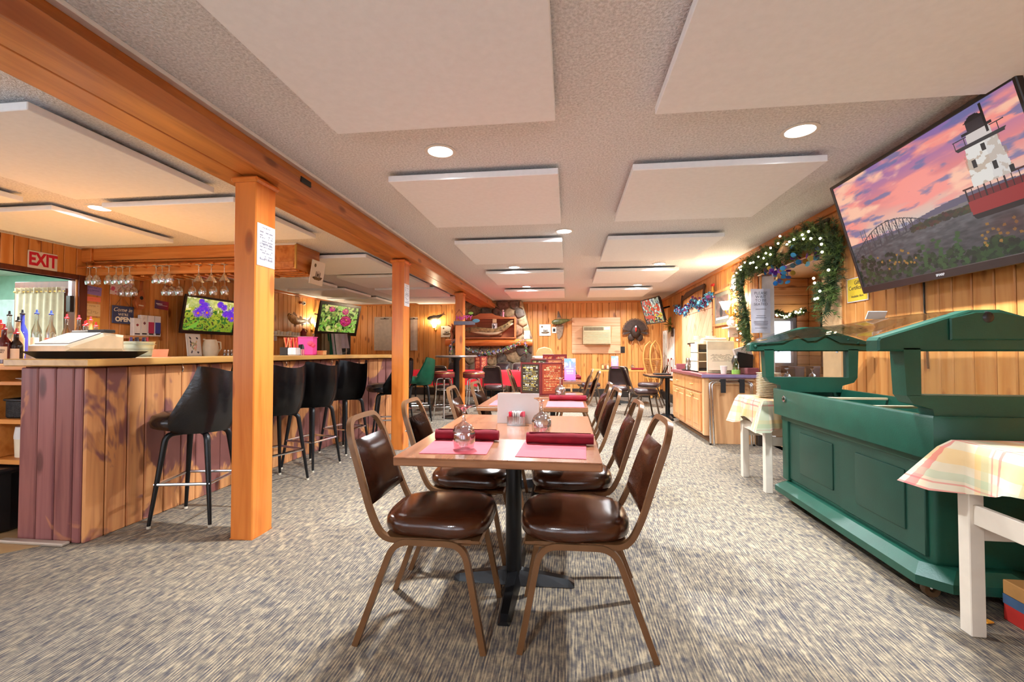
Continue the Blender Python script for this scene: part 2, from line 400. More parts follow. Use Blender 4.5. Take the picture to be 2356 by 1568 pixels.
# kitchen behind the left opening
TEAL = plain('pale_teal_wall', (176, 216, 204), .7, 0, .03)
slab('wall_kitchen_back', (-9.6, 1.5, 0), (-9.5, 6.5, 2.4), TEAL)
slab('wall_kitchen_far', (-9.5, 6.4, 0), (XL-.12, 6.5, 2.4), TEAL)
slab('wall_kitchen_near', (-9.5, 1.5, 0), (XL-.12, 1.6, 2.4), TEAL)
slab('floor_kitchen', (-9.6, 1.5, -.08), (XL-.12, 6.5, 0), VINYL)
slab('ceiling_kitchen', (-9.6, 1.5, 2.4), (XL-.12, 6.5, 2.48), WHITE)
# ================================================================ beam and posts
beam = thing('ceiling_beam', 'long varnished pine ceiling beam running from the foreground to the stone chimney', 'beam')
B0, B1, BZ = YF, 11.2, 2.235
ob('board', bb(new(), (-2.2, B0, BZ+.012), (-2.015, B1, BZ+.03), .004), BEAM, beam)
ob('board', bb(new(), (-2.01, B0, BZ+.012), (-1.83, B1, BZ+.03), .004), BEAM, beam)
ob('board', bb(new(), (-1.83, B0, BZ), (-1.805, B1, BZ+.095), .003), wood('worn_beam_edge', (196, 124, 72), (164, 96, 60), 'Y', .4, .6, .1), beam)
ob('board', bb(new(), (-1.9, B0, BZ+.03), (-1.875, B1, ZC), .003), BEAM, beam)
ob('board', bb(new(), (-2.2, B0, BZ+.03), (-2.175, B1, ZC), .003), BEAM, beam)
ob('crown_strip', bb(new(), (-1.875, B0, ZC-.022), (-1.83, B1, ZC), .004), WHITE, beam)
clip = ob('bracket', bb(new(), (-1.805, 2.86, BZ+.07), (-1.795, 2.98, BZ+.11), .003), BLACKM, beam)
def post(y, label):
    t = thing('support_post', label, 'post', (-1.985, y+.095, 0), 0, 'support posts under the beam')
    s = ob('shaft', bb(new(), (-.073, -.095, 0), (.073, .095, 2.235), .006), POST, t)
    ob('cap_molding', bb(new(), (-.092, -.114, 2.2), (.092, .114, 2.236), .012), POST, t)
    bs = bb(new(), (-.074, -.096, .0), (.074, .096, .006)); ob('foot', bs, POST, t)
    return t
post1 = post(2.57, 'nearest varnished pine post, standing in front of the bar')
post2 = post(5.12, 'middle varnished pine post behind the left dining chairs')
post3 = post(8.15, 'farthest varnished pine post beside the tall round table')
# ================================================================ recessed ceiling lights
LD = emit('lit_lens', (255, 250, 240), 9.0); LD.cycles.emission_sampling = 'NONE'
def downlight(x, y, label, wattage=1.0):
    t = thing('recessed_light', label, 'ceiling light', (x, y, ZC), 0, 'recessed ceiling lights')
    lathe_ = lathe(new(), [(.078, -.001), (.1, -.001), (.102, -.006), (.08, -.008), (.078, -.001)], 24); ob('trim_ring', lathe_, WHITE, t, smooth=40)
    ob('lens', lathe(new(), [(0, -.0035), (.079, -.0035), (.079, -.001), (0, -.001)], 24), LD, t)
    l = bpy.data.lights.new('recessed_lamp', 'AREA'); l.shape = 'DISK'; l.size = .15; l.energy = LAMP_W*wattage; l.color = (.91, .965, 1); l.spread = math.radians(156)
    lo = bpy.data.objects.new('lamp', l); COL.objects.link(lo); lo.parent = t; lo.location = (0, 0, -.012)
for x, y, lb in [(-.81, 2.81, 'lit recessed ceiling light nearest the wooden beam, second panel row'), (1.35, 2.80, 'lit recessed ceiling light beside the wall-mounted lighthouse screen'),
                 (-.034, 4.86, 'lit recessed ceiling light alone on the middle line of the ceiling'), (-.81, 6.86, 'lit recessed ceiling light left of centre, third panel row'),
                 (1.345, 6.85, 'lit recessed ceiling light right of centre, in front of the saw'), (-.81, 8.95, 'lit recessed ceiling light left of centre, closest to the chimney'),
                 (1.35, 8.98, 'lit recessed ceiling light right of centre, closest to the back wall'), (-4.17, 3.56, 'lit recessed ceiling light over the bar near the exit sign'),
                 (-5.22, 8.8, 'lit recessed ceiling light left of the ship tile over the bar'), (-3.04, 8.76, 'lit recessed ceiling light seen right beside the middle post'),
                 (-5.29, 10.72, 'lit recessed ceiling light just above the dahlia screen'), (-.81, 10.75, 'added recessed ceiling light left of centre, right against the back wall'),  # the lamp against the back wall is added to brighten that end
                 (1.35, 10.75, 'added recessed ceiling light right of centre, above the turkey fan'), (-3.04, 10.72, 'added recessed ceiling light above the salmon on the back wall'),  # both lamps added to brighten the back of the room
                 (-.81, -1.2, 'unseen recessed ceiling light behind the camera beside the beam')]:  # assumed lamp, unseen behind the camera
    downlight(x, y, lb, .45 if y > 10.6 else 1.0)
# ================================================================ the bar
BARP = wood('weathered_bar_board', (224, 160, 104), (190, 124, 80), 'Z', .45, .7, .18, patch=((146, 94, 90), .52, 1.3))
BARE = wood('purple_bar_board', (158, 100, 96), (124, 70, 72), 'Z', .45, .6, .15, patch=((190, 124, 92), .6, 1.5))
BARTOP = wood('bar_laminate', (206, 158, 88), (190, 140, 72), 'Y', .3, 0, 0, coat=.2)
bar = thing('bar', 'long bar front of weathered purple and orange upright boards', 'bar', (-2.9, 4, 0))
def loc_to(o, p): return V(p)-o.location
pts = [(-2.9, 2.42), (-2.9, 5.44), (-2.36, 6.24), (-2.46, 6.3), (-3.02, 5.5), (-3.02, 2.52), (-3.33, 2.52), (-3.33, 2.42)]
ob('core', prism(new(), [(x+2.9, y-4) for x, y in pts], 1.055), GROOVE, bar)
class _o: pass
def bar_planks(a, b, mat, seed, name='board'):
    a, b = V((*a, 0)), V((*b, 0)); d = (b-a); n = d.length; d.normalize(); r = random.Random(seed); t = 0
    while t < n-.02:
        wd = min(r.choice((.125, .14, .155)), n-t)
        if n-t-wd < .05: wd = n-t
        me = plank_mesh(wd-.006, 1.05, .022, mat, 'X'); c = a+d*(t+wd/2)
        o = inst(name, me, bar, loc_to(bar, c+V((0, 0, .525))), (0, 0, math.atan2(d.y, d.x))); t += wd
bar_planks((-3.34, 2.41), (-2.9, 2.41), BARE, 2); bar_planks((-2.889, 2.4), (-2.889, 5.44), BARP, 4); bar_planks((-2.889, 5.45), (-2.35, 6.25), BARP, 6)
bt = tag(ob('bar_counter', prism(new(), [(-3.38, 2.34), (-2.80, 2.34), (-2.775, 2.37), (-2.775, 5.4), (-2.25, 6.2), (-2.74, 6.5), (-3.3, 5.6), (-3.3, 2.95), (-3.38, 2.95)], .045, MX.Translation((0, 0, 1.06)), .006), BARTOP), 'tan laminate bar top with rounded edge running along the bar', 'bar top')
tag(ob('threshold_strip', bb(new(), (-3.4, 2.34, 0), (-2.95, 2.39, .02), .006), plain('aluminium_strip', (190, 176, 160), .4, .4)), 'flat metal threshold strip on the floor at the bar end', 'strip')
for y in (3.05, 4.3, 5.2):
    h = ob('coat_hook', tube(new(), [(0, 0, .03), (.03, 0, .03), (.04, 0, 0), (.03, 0, -.02)], .005, 6), CHROME, bar, loc_to(bar, (-2.878, y, 1.02)), smooth=60)
# ---- bar stools
BVIN = plain('black_vinyl', (26, 24, 27), .22, 0, .15, 10, .7, .12, 45)
GVIN = plain('green_vinyl', (22, 92, 66), .32, 0, .12, 10, .5, .1, 45)
GLIDE = plain('cream_glide', (214, 204, 184), .5)
def bar_stool(name, label, vin, loc, rz, group):
    t = thing(name, label, 'bar stool', loc, rz, group)
    prof = [(0, .625), (.17, .625), (.205, .64), (.215, .675), (.2, .715), (.15, .735), (0, .745)]
    bm = lathe(new(), prof, 28); 
    for v in bm.verts: v.co.x = v.co.x*1.1+.055
    ob('seat', bm, vin, t, smooth=60)
    def shell(u, v):
        th = math.radians(-104+208*u); a = abs(th)/math.radians(104)
        if a < .6: top = 1.03-.022*math.cos(a/.6*PI)
        else: k = (a-.6)/.4; top = 1.052-.335*(k**.8)
        z = .605+(top-.605)*v; r = .185+.02*min(1, v*5)+.045*v*(1-.4*a)+.014*math.sin(v*PI)
        zf = .02 if v > .95 else 0
        return (-r*math.cos(th)*1.02, r*math.sin(th)*1.0, z)
    bm = grid(new(), 30, 8, shell, .042); ob('backrest', bm, vin, t, smooth=70)
    ob('swivel_plate', lathe(new(), [(0, .595), (.12, .595), (.12, .62), (0, .62)], 16), BLACKM, t)
    for sx in (1, -1):
        for sy in (1, -1):
            p_ = fillet([(sx*.06, sy*.06, .6), (sx*.13, sy*.13, .595), (sx*.19, sy*.19, .015)], .05, 5)
            rs = [.017]*3+[.019]*(len(p_)-4)+[.011]
            lg = ob('leg', tube(new(), p_, rs, 10), BLACKM, t, smooth=60)
            ob('glide', lathe(new(), [(0, 0), (.012, 0), (.012, .016), (0, .016)], 8, (sx*.19, sy*.19, 0)), GLIDE, lg)
    k = .168
    ob('footrest', tube(new(), [(k, k, .275), (-k, k, .275), (-k, -k, .275), (k, -k, .275)], .0105, 8, True), CHROME, t)
    return t
gs = 'black bucket bar stools along the bar'
st1 = bar_stool('bar_stool', 'black vinyl bucket bar stool nearest the camera, left of the front post', BVIN, (-2.555, 2.88, 0), PI+.2, gs)
dup(st1, 'black vinyl bucket bar stool partly hidden behind the right edge of the front post', (-2.56, 3.72, 0), PI-.35, gs)
dup(st1, 'black vinyl bucket bar stool third along the bar from the camera', (-2.56, 4.3, 0), PI-.2, gs)
dup(st1, 'black vinyl bucket bar stool fourth along the bar, just below the screen with dahlias', (-2.57, 5.0, 0), PI-.25, gs)
dup(st1, 'black vinyl bucket bar stool at the far bar bend, half behind the middle post', (-2.32, 5.7, 0), PI+.3, gs)
dup(st1, 'black vinyl bucket bar stool whose edge peeks out right of the middle post', (-2.58, 6.62, 0), PI-.1, gs)
bar_stool('bar_stool', 'green vinyl bucket bar stool beside the tall round table', GVIN, (-2.43, 7.25, 0), PI+.35, 'bucket bar stools')
# ---- round red stools
RVIN = plain('oxblood_vinyl', (112, 36, 34), .3, 0, .12, 8, .5, .06, 60)
def round_stool(label, loc, rz):
    t = thing('round_stool', label, 'stool', loc, rz, 'round red bar stools')
    ob('cushion', lathe(new(), [(0, .7), (.172, .7), (.184, .712), (.184, .79), (.172, .806), (.1, .815), (0, .816)], 28), RVIN, t, smooth=50)
    ob('welt', lathe(new(), [(.184, .775), (.189, .78), (.184, .786)], 28), BRASS, t)
    for a in (0, 1):
        d = V((math.cos(a*PI/2+.3), math.sin(a*PI/2+.3), 0))
        for s in (1, -1):
            ob('leg', tube(new(), fillet([d*.02*s+V((0, 0, .69)), d*s*.12+V((0, 0, .69)), d*s*.15+V((0, 0, .26)), d*s*0.18+V((0, 0, 0))], .05, 5), .011, 8), CHROME, t, smooth=60)
    ob('footring', tube(new(), arc((0, 0, .22), .175, 0, 345, 23, 'XY'), .01, 8, True), CHROME, t, smooth=60)
    ob('upper_ring', tube(new(), arc((0, 0, .5), .145, 0, 345, 23, 'XY'), .007, 8, True), CHROME, t, smooth=60)
    return t
rs1 = round_stool('round oxblood vinyl stool left of the tall table column', (-2.1, 7.56, 0), 0)
dup(rs1, 'round oxblood vinyl stool in front of the farthest post', (-1.58, 7.55, 0), .5)
# ---- tall round table
HTOP = plain('grey_laminate', (112, 96, 88), .3, 0, .1, 20)
t = thing('tall_round_table', 'tall round pub table with dark column beside the farthest post', 'table', (-1.93, 7.74, 0))
ob('top', lathe(new(), [(0, 1.045), (.36, 1.045), (.37, 1.06), (.36, 1.08), (0, 1.08)], 32), HTOP, t, smooth=40)
ob('column', lathe(new(), [(.055, .03), (.055, .98), (.075, 1.02), (.12, 1.046)], 18), BLACKM, t, smooth=50)
ob('base', lathe(new(), [(0, 0), (.24, 0), (.24, .015), (.1, .04), (.055, .06)], 28), BLACKM, t, smooth=40)
# ================================================================ dining chairs and tables
BROWN2 = plain('dark_grey_brown_vinyl', (66, 46, 46), .3, 0, .1, 12, .5, .05, 200)
DKFRAME = plain('dark_bronze_frame', (84, 66, 52), .35, .4)
def side_leg(sy, front):
    A, B, C, D = (.245, sy*.205, 0), (.165, sy*.192, .405), (-.115, sy*.192, .405), (-.265, sy*.21, 0)
    p_ = fillet([A, B, (.02, sy*.192, .405)] if front else [D, C, (.021, sy*.192, .405)], .07, 6)
    return tube(new(), p_, .0165, 4, sq=True, up=(0, 1, 0))
def dining_chair(name, label, loc, rz, group, vin=None, fr=None, handle=True):
    vin = vin or VINYLB; fr = fr or BROWNM
    t = thing(name, label, 'chair', loc, rz, group)
    bm = new(); n = 36; lay = [(.3, .418), (.93, .42), (.985, .432), (1, .452), (.985, .472), (.93, .488), (.75, .499), (.4, .504), (0, .505)]; rings = []
    for s, z in lay:
        if s == 0: rings.append([bm.verts.new(V((.03, 0, z)))]*n); continue
        R = []
        for k in range(n):
            a = 2*PI*k/n; c_, s_ = math.cos(a), math.sin(a); e = .62
            R.append(bm.verts.new(V((.03+.222*s*math.copysign(abs(c_)**e, c_), .213*s*math.copysign(abs(s_)**e, s_)*(1-.06*(c_ < 0)), z))))
        rings.append(R)
    bm.faces.new(rings[0][::-1])
    for A, B in zip(rings, rings[1:]):
        for k in range(n):
            q = [A[k], A[(k+1) % n], B[(k+1) % n], B[k]]; q = [v for i, v in enumerate(q) if v not in q[:i]]; bm.faces.new(q)
    ob('seat', bm, vin, t, smooth=80)
    bm = new(); box(bm, (.03, 0, .41), (.4, .39, .014), None, .006); ob('seat_pan', bm, fr, t)
    for sy in (1, -1):
        ob('leg', side_leg(sy, True), fr, t, smooth=50); ob('leg', side_leg(sy, False), fr, t, smooth=50)
    xb = lambda z: -.19-(z-.43)*.35
    h = .868
    if handle: top = [(xb(.80), .158, .80), (xb(h-.005), .118, h-.005), (xb(h), 0, h)]
    else: top = [(xb(.78), .168, .78), (xb(h-.004), .15, h-.004), (xb(h), 0, h)]
    half = [(.19, .176, .408), (-.165, .186, .408), (xb(.5)-.0, .184, .5)]+top
    path = half+[(x, -y, z) for x, y, z in half[::-1][1:]]
    ob('back_frame', tube(new(), fillet(path, .07, 6), .0155, 4, sq=True, up=(0, 0, 1)), fr, t, smooth=50)
    zt = .785 if handle else .845
    def pad(u, v):
        z = .535+(zt-.535)*v; hw = .172-.03*v if handle else .17-.015*v
        y = (u*2-1)*hw; bul = .028*(1-(u*2-1)**4)*(1-(v*2-1)**6)
        return (xb(z)+.012+bul, y, z)
    bm = grid(new(), 10, 8, pad, 0)
    fs = bm.faces[:]; ext = bmesh.ops.solidify(bm, geom=fs, thickness=.022)
    ob('backrest', bm, vin, t, smooth=70)
    if handle:
        for sy in (1, -1):
            for z in (.6, .72): ob('rivet', ball(new(), (xb(z)-.016, sy*(.186-.02*(z-.5)/.3), z), .006, 8, 5), CHROME, t, smooth=80)
    return t
gc = 'brown vinyl dining chairs at the middle row of tables'
ch = dining_chair('dining_chair', 'brown vinyl dining chair nearest the camera on the left of the front table', (-.565, 1.925, 0), 0, gc)
def ch2(label, x, y, rz, g=gc): return dup(ch, label, (x, y, 0), rz, g)
ch2('brown vinyl dining chair nearest the camera on the right of the front table', .055, 1.955, PI+.02)
ch2('brown vinyl dining chair at the far left corner of the front table', -.565, 2.55, .02)
ch2('brown vinyl dining chair at the far right corner of the front table', .05, 2.6, PI)
ch2('brown vinyl dining chair at the near left corner of the second table', -.57, 3.5, .03)
ch2('brown vinyl dining chair at the far left corner of the second table', -.5, 4.05, -.04)
ch2('brown vinyl dining chair at the near right corner of the second table', .03, 3.45, PI+.04)
ch2('brown vinyl dining chair at the far right corner of the second table', .03, 4.1, PI)
ch2('brown vinyl dining chair at the near right corner of the third table', .1, 6.5, PI+.03)
ch2('brown vinyl dining chair at the far right corner of the third table', .05, 7.25, PI-.03)
ch2('brown vinyl dining chair at the far left corner of the third table', -.58, 7.05, 0)
gd = 'dark chairs around the back tables'
cd = dining_chair('dining_chair', 'dark vinyl chair seen square from behind at the back right table', (.95, 8.75, 0), PI/2-.1, gd, BROWN2, DKFRAME, False)
dup(cd, 'dark vinyl chair turned sideways beside the small table near the cabinet', (1.3, 8.2, 0), .12, gd)
dup(cd, 'dark vinyl chair at the left end of the back right table', (.42, 9.7, 0), .15, gd)
dup(cd, 'dark vinyl chair half hidden behind the small table near the snowshoe', (1.72, 9.8, 0), PI-.3, gd)
dup(cd, 'dark vinyl chair in front of the red tablecloth right of the farthest post', (-1.42, 8.75, 0), PI/2, gd)
dup(cd, 'dark vinyl chair in front of the red tablecloth, left of the standing menus', (-.6, 8.7, 0), PI/2+.1, gd)
dup(cd, 'dark vinyl chair behind the tall round table column', (-2.35, 8.75, 0), PI/2-.3, gd)
dup(cd, 'dark vinyl chair glimpsed beside the green stool against the pine wall', (-3.85, 9.5, 0), .3, gd)
dup(cd, 'dark vinyl chair behind the red tablecloth under the mantel garland', (-1.55, 10.5, 0), -PI/2, gd)
dup(cd, 'dark vinyl chair behind the red tablecloth nearest the high chair', (-1.12, 10.45, 0), -PI/2+.05, gd)
dup(cd, 'dark vinyl chair behind the red tablecloth at the left of the fireplace', (-2.75, 10.5, 0), -PI/2-.1, gd)
# ---- tables
LAM = wood('table_laminate', (148, 98, 70), (126, 80, 56), 'Y', .22, 0, .06, 1.6, coat=.3)
LAME = wood('table_edge', (150, 100, 66), (120, 76, 48), 'X', .35, 0, .06)
OAK = wood('honey_tabletop', (214, 152, 84), (190, 124, 62), 'X', .3, 0, .06, coat=.2)
def ped_table(label, c, wx, wy, group, top=None, edge=None, ped=(0,)):
    t = thing('dining_table', label, 'table', (c[0], c[1], 0), 0, group)
    ob('table_edge', bb(new(), (-wx/2, -wy/2, .712), (wx/2, wy/2, .742), .004), edge or LAME, t)
    ob('tabletop', bb(new(), (-wx/2+.001, -wy/2+.001, .7415), (wx/2-.001, wy/2-.001, .7455)), top or LAM, t)
    for py in ped:
        ob('column', lathe(new(), [(.04, .04), (.04, .69)], 18, (0, py, 0)), BLACKM, t, smooth=50)
        ob('spider_plate', bb(new(), (-.2, py-.2, .69), (.2, py+.2, .712), .004), BLACKM, t)
        for i in range(4):
            a = i*PI/2; ln = .3 if i % 2 == 0 else .37; bm = new()
            pr = [(0, .075, .04), (ln*.5, .055, .035), (ln-.03, .038, .031), (ln, .02, .026)]; rg = []
            for d, z, hw in pr: rg.append([bm.verts.new(V(q)) for q in ((d, -hw, .004), (d, hw, .004), (d, hw*.55, z), (d, -hw*.55, z))])
            for A, B in zip(rg, rg[1:]):
                for k in range(4): bm.faces.new((A[k], A[(k+1) % 4], B[(k+1) % 4], B[k]))
            bm.faces.new(rg[0][::-1]); bm.faces.new(rg[-1])
            bmesh.ops.transform(bm, matrix=MX.Rotation(a, 4, 'Z'), verts=bm.verts[:])
            ob('foot', bm, BLACKM, t, (0, py, 0))
    return t
gt = 'wood laminate pedestal tables'
ped_table('wood laminate pedestal table nearest the camera, set with pink placemats', (-.27, 2.27), .79, 1.19, gt)
ped_table('wood laminate pedestal table second from the camera, holding an open menu', (-.26, 3.87), .81, 1.17, gt)
ped_table('wood laminate pedestal table third from the camera, holding the acrylic menu stand', (-.22, 6.75), .81, 1.3, gt)
ped_table('honey wood table against the back wall under the air conditioner', (1.1, 10.3), 1.15, .8, gt, OAK, OAK)
ped_table('small dark edged table beside the maple cabinet', (1.72, 8.15), .72, .7, gt, LAM, BLACKP)
red_t = thing('long_table', 'long table under a red cloth in front of the fireplace', 'table', (-1.9, 9.6, 0), 0)
ob('tabletop', bb(new(), (-1.55, -.38, .7), (1.55, .38, .735), .004), LAM, red_t)
for sx in (-1.3, 1.3):
    for sy in (-.3, .3): ob('leg', tube(new(), [(sx, sy, 0), (sx, sy, .7)], .018, 8), BLACKM, red_t)
REDC = plain('red_cloth', (214, 38, 48), .75, 0, .08, 6, .2, .05, 12)
def cloth(bm, hx, hy, z, drop, amp, n=44, fold=9, corner=.04, thick=.003, seed=0, tri=0.0):
    """draped cloth: flat top and wavy skirt"""
    r = random.Random(seed); ph = r.random()*6
    N = 4*n; ring = []
    for k in range(N):
        s = k/n; i = int(s); f = s-i
        e = [((-1+2*f)*hx, -hy), (hx, (-1+2*f)*hy), ((1-2*f)*hx, hy), (-hx, (1-2*f)*hy)][i % 4]
        nrm = [(0, -1), (1, 0), (0, 1), (-1, 0)][i % 4]; ring.append((e, nrm, f))
    global FLAT; FLAT = [(0, 0)]
    cen = bm.verts.new((0, 0, z)); prev = None; R0 = None; rows = []
    for lvl in range(-3, 7):
        row = []
        for k, (e, nm, f) in enumerate(ring):
            ed = min(f, 1-f)*2
            if lvl <= 0: s = (lvl+4)/4; row.append(bm.verts.new((e[0]*s, e[1]*s, z))); FLAT.append((e[0]*s, e[1]*s))
            else:
                t_ = lvl/6; wv = math.sin(k/N*2*PI*fold+ph)*.7+math.sin(k/N*2*PI*fold*2.3+ph*2)*.3
                out = .012+amp*t_*(.6+wv)+(corner*t_ if ed < .15 else 0)
                dr = drop*t_*(1+tri*(1-ed)-.08*wv)
                ex, ey = e[0]+nm[0]*out, e[1]+nm[1]*out
                if ed < .12:
                    n2 = [(-1, 0), (0, -1), (1, 0), (0, 1)][int(k/n) % 4] if f < .5 else [(1, 0), (0, 1), (-1, 0), (0, -1)][int(k/n) % 4]
                    q = (.12-ed)/.12; ex += n2[0]*out*q; ey += n2[1]*out*q
                row.append(bm.verts.new((ex, ey, z-dr))); FLAT.append((e[0]+nm[0]*dr, e[1]+nm[1]*dr))
        rows.append(row)
    for k in range(N): bm.faces.new((cen, rows[0][k], rows[0][(k+1) % N]))
    for A, B in zip(rows, rows[1:]):
        for k in range(N): bm.faces.new((A[k], B[k], B[(k+1) % N], A[(k+1) % N]))
    return bm
tag(ob('tablecloth', cloth(new(), 1.56, .39, .7385, .3, .03, fold=14), REDC, None, (-1.9, 9.6, 0), smooth=60), 'bright red tablecloth draped over the long table by the fireplace', 'tablecloth')
# ================================================================ painted pictures (vertex colours) and lettering
def canvas(nx, ny, col): c = np.zeros((ny, nx, 3)); c[:] = col; return c
def uv(c): ny, nx = c.shape[:2]; return np.meshgrid((np.arange(nx)+.5)/nx, (np.arange(ny)+.5)/ny)
def ell(c, x, y, rx, ry, col, rot=0.0, soft=1.0):
    U, W = uv(c); dx, dy = U-x, W-y; k, s = math.cos(rot), math.sin(rot)
    mk_ = ((dx*k+dy*s)/rx)**2+((-dx*s+dy*k)/ry)**2 < 1; c[mk_] = c[mk_]*(1-soft)+np.array(col)*soft
def poly(c, pts, col, soft=1.0):
    U, W = uv(c); ins = np.zeros(U.shape, bool); n = len(pts)
    for i in range(n):
        (x0, y0), (x1, y1) = pts[i], pts[(i+1) % n]
        if y0 == y1: continue
        ins ^= ((y0 > W) != (y1 > W)) & (U < (x1-x0)*(W-y0)/(y1-y0)+x0)
    c[ins] = c[ins]*(1-soft)+np.array(col)*soft
def line(c, p, q, w_, col):
    d = math.hypot(q[0]-p[0], q[1]-p[1]) or 1e-6; nx, ny = -(q[1]-p[1])/d*w_/2, (q[0]-p[0])/d*w_/2
    poly(c, [(p[0]+nx, p[1]+ny), (q[0]+nx, q[1]+ny), (q[0]-nx, q[1]-ny), (p[0]-nx, p[1]-ny)], col)
def vnoise(nx, ny, fx, fy, seed):
    r = np.random.RandomState(seed); g = r.rand(fy+2, fx+2); X, Y = np.meshgrid(np.linspace(0, fx, nx), np.linspace(0, fy, ny))
    i, j = X.astype(int), Y.astype(int); a, b = X-i, Y-j; a = a*a*(3-2*a); b = b*b*(3-2*b)
    return (g[j, i]*(1-a)+g[j, i+1]*a)*(1-b)+(g[j+1, i]*(1-a)+g[j+1, i+1]*a)*b
def fbm(nx, ny, fx, fy, seed, o=4): return sum(vnoise(nx, ny, fx*2**k, fy*2**k, seed+k)*.5**(k+1) for k in range(o))/(1-.5**o)
PICM = vcol('printed_picture', .5); SCRM = vcol('screen_picture', .3, .72); SCRM.cycles.emission_sampling = 'NONE'
def pic(name, w_, h_, arr, mat, parent, m=None, bend=None):
    """flat print: local X right, Y up, facing +Z, centred"""
    ny, nx = arr.shape[:2]; me = bpy.data.meshes.new(name)
    X, Y = np.meshgrid(np.linspace(-w_/2, w_/2, nx+1), np.linspace(-h_/2, h_/2, ny+1))
    Z = np.zeros_like(X) if bend is None else bend(X, Y)
    vs = np.stack([X.ravel(), Y.ravel(), Z.ravel()], 1)
    idx = np.arange((nx+1)*(ny+1)).reshape(ny+1, nx+1)
    fs = np.stack([idx[:-1, :-1], idx[:-1, 1:], idx[1:, 1:], idx[1:, :-1]], -1).reshape(-1, 4)
    me.from_pydata(vs.tolist(), [], fs.tolist())
    a = me.color_attributes.new('pic', 'FLOAT_COLOR', 'CORNER')
    c = np.clip(arr, 0, 255)/255.; c = np.where(c <= .04045, c/12.92, ((c+.055)/1.055)**2.4)
    cc = np.concatenate([c.reshape(-1, 3), np.ones((nx*ny, 1))], 1)
    a.data.foreach_set('color', np.repeat(cc, 4, 0).astype(np.float32).ravel())
    me.materials.append(mat); o = bpy.data.objects.new(name, me); COL.objects.link(o)
    if parent: o.parent = parent
    if m is not None: o.matrix_local = m
    return o
def txt(s, size, mat, parent, m, name='lettering', ext=.0006, wide=1.0, shear=0.0, bold=0.0):
    cu = bpy.data.curves.new('txt', 'FONT'); cu.body = s; cu.size = size; cu.align_x = 'CENTER'; cu.align_y = 'CENTER'; cu.extrude = ext
    cu.resolution_u = 3; cu.shear = shear; cu.offset = bold; cu.space_line = .9
    t_ = bpy.data.objects.new('txt', cu); COL.objects.link(t_); me = bpy.data.meshes.new_from_object(t_.evaluated_get(bpy.context.evaluated_depsgraph_get()))
    bpy.data.objects.remove(t_); me.transform(MX.Diagonal((wide, 1, 1, 1))); me.name = name; me.materials.clear(); me.materials.append(mat)
    o = bpy.data.objects.new(name, me); COL.objects.link(o); o.parent = parent; o.matrix_local = m; return o
def T(x, y, z=0): return MX.Translation((x, y, z))
def paper_lines(nx, ny, bgc, ink, rows, seed=0, margin=.1, density=.75, seg=True):
    c = canvas(nx, ny, bgc); r = random.Random(seed)
    for (y, h, w_) in rows:
        x = .5-w_/2
        while x < .5+w_/2:
            l = min(r.uniform(.03, .12), .5+w_/2-x)
            if r.random() < density: poly(c, [(x, y-h/2), (x+l, y-h/2), (x+l, y+h/2), (x, y+h/2)], ink)
            x += l+(.015 if seg else 0)
    return c
# ---- television pictures
def flowers_aster():
    nx, ny = 110, 66; c = canvas(nx, ny, (120, 150, 60)); a = fbm(nx, ny, 8, 5, 3); b = fbm(nx, ny, 22, 14, 9, 2); U, W = uv(c)
    c[:] = np.stack([90+150*a*W+80*b, 120+110*a*W+60*b, 40+90*a*W*b+90*(W > .7)*b], -1)
    c[(b > .62) & (W < .7)] = (60, 110, 40); c[(b < .32) & (W > .55)] = (250, 240, 190); c[(b < .3) & (W < .5)] = (70, 60, 30); c[(a > .62) & (W > .6)] = (248, 232, 140)
    poly(c, [(0, .1), (.05, .2), (.3, .42), (.34, .5), (.2, .3)], (96, 160, 40)); poly(c, [(.02, 0), (.15, .15), (.3, .35), (.25, .1)], (120, 180, 60))
    for (x, y, r_, k) in [(.24, .56, .1, 1), (.41, .6, .13, 1), (.3, .7, .07, 0), (.36, .78, .09, 0), (.28, .9, .06, 0), (.66, .88, .07, 0), (.75, .8, .07, 0), (.8, .6, .08, 0), (.9, .62, .1, 0), (.95, .5, .1, 1), (.97, .78, .06, 0)]:
        for i in range(18):
            t_ = i/18*2*PI; line(c, (x, y), (x+r_*math.cos(t_), y+r_*1.5*math.sin(t_)), .02, (110+random.Random(i).randint(-30, 40), 50, 215))
        if k: ell(c, x, y-.02, .024, .04, (226, 130, 30))
    return c
def flowers_dahlia():
    nx, ny = 110, 66; c = canvas(nx, ny, (100, 120, 50)); a = fbm(nx, ny, 9, 6, 13); b = fbm(nx, ny, 24, 15, 29, 2); U, W = uv(c)
    c[:] = np.stack([60+150*a*b*2, 90+130*a*b*1.8, 30+70*a], -1); c[(b > .6)] = (150, 200, 90); c[(b < .36)] = (26, 60, 24); c[(a > .6) & (U < .5)] = (220, 210, 130); c[(b > .52) & (b < .58) & (U > .5)] = (236, 236, 150)
    for i in range(26):
        r_ = random.Random(i*7); x, y = r_.random(), r_.random()*.45; ell(c, x, y, .06, .03, (90+r_.randint(0, 60), 170, 60), r_.random()*3)
    for (x, y, r_) in [(.27, .84, .075), (.63, .8, .09), (.68, .44, .155)]:
        ell(c, x, y, r_, r_*1.35, (150, 16, 70))
        for k in range(int(r_*500)):
            r2 = random.Random(k+int(x*100)); t_ = r2.random()*6.28; d = r2.random()**.5*r_*.93; ell(c, x+d*math.cos(t_), y+d*1.35*math.sin(t_), .014, .018, (200+r2.randint(-30, 40), 30+r2.randint(0, 50), 110+r2.randint(-30, 40)))
        ell(c, x+.01, y+.05, .016, .02, (236, 200, 90))
    return c
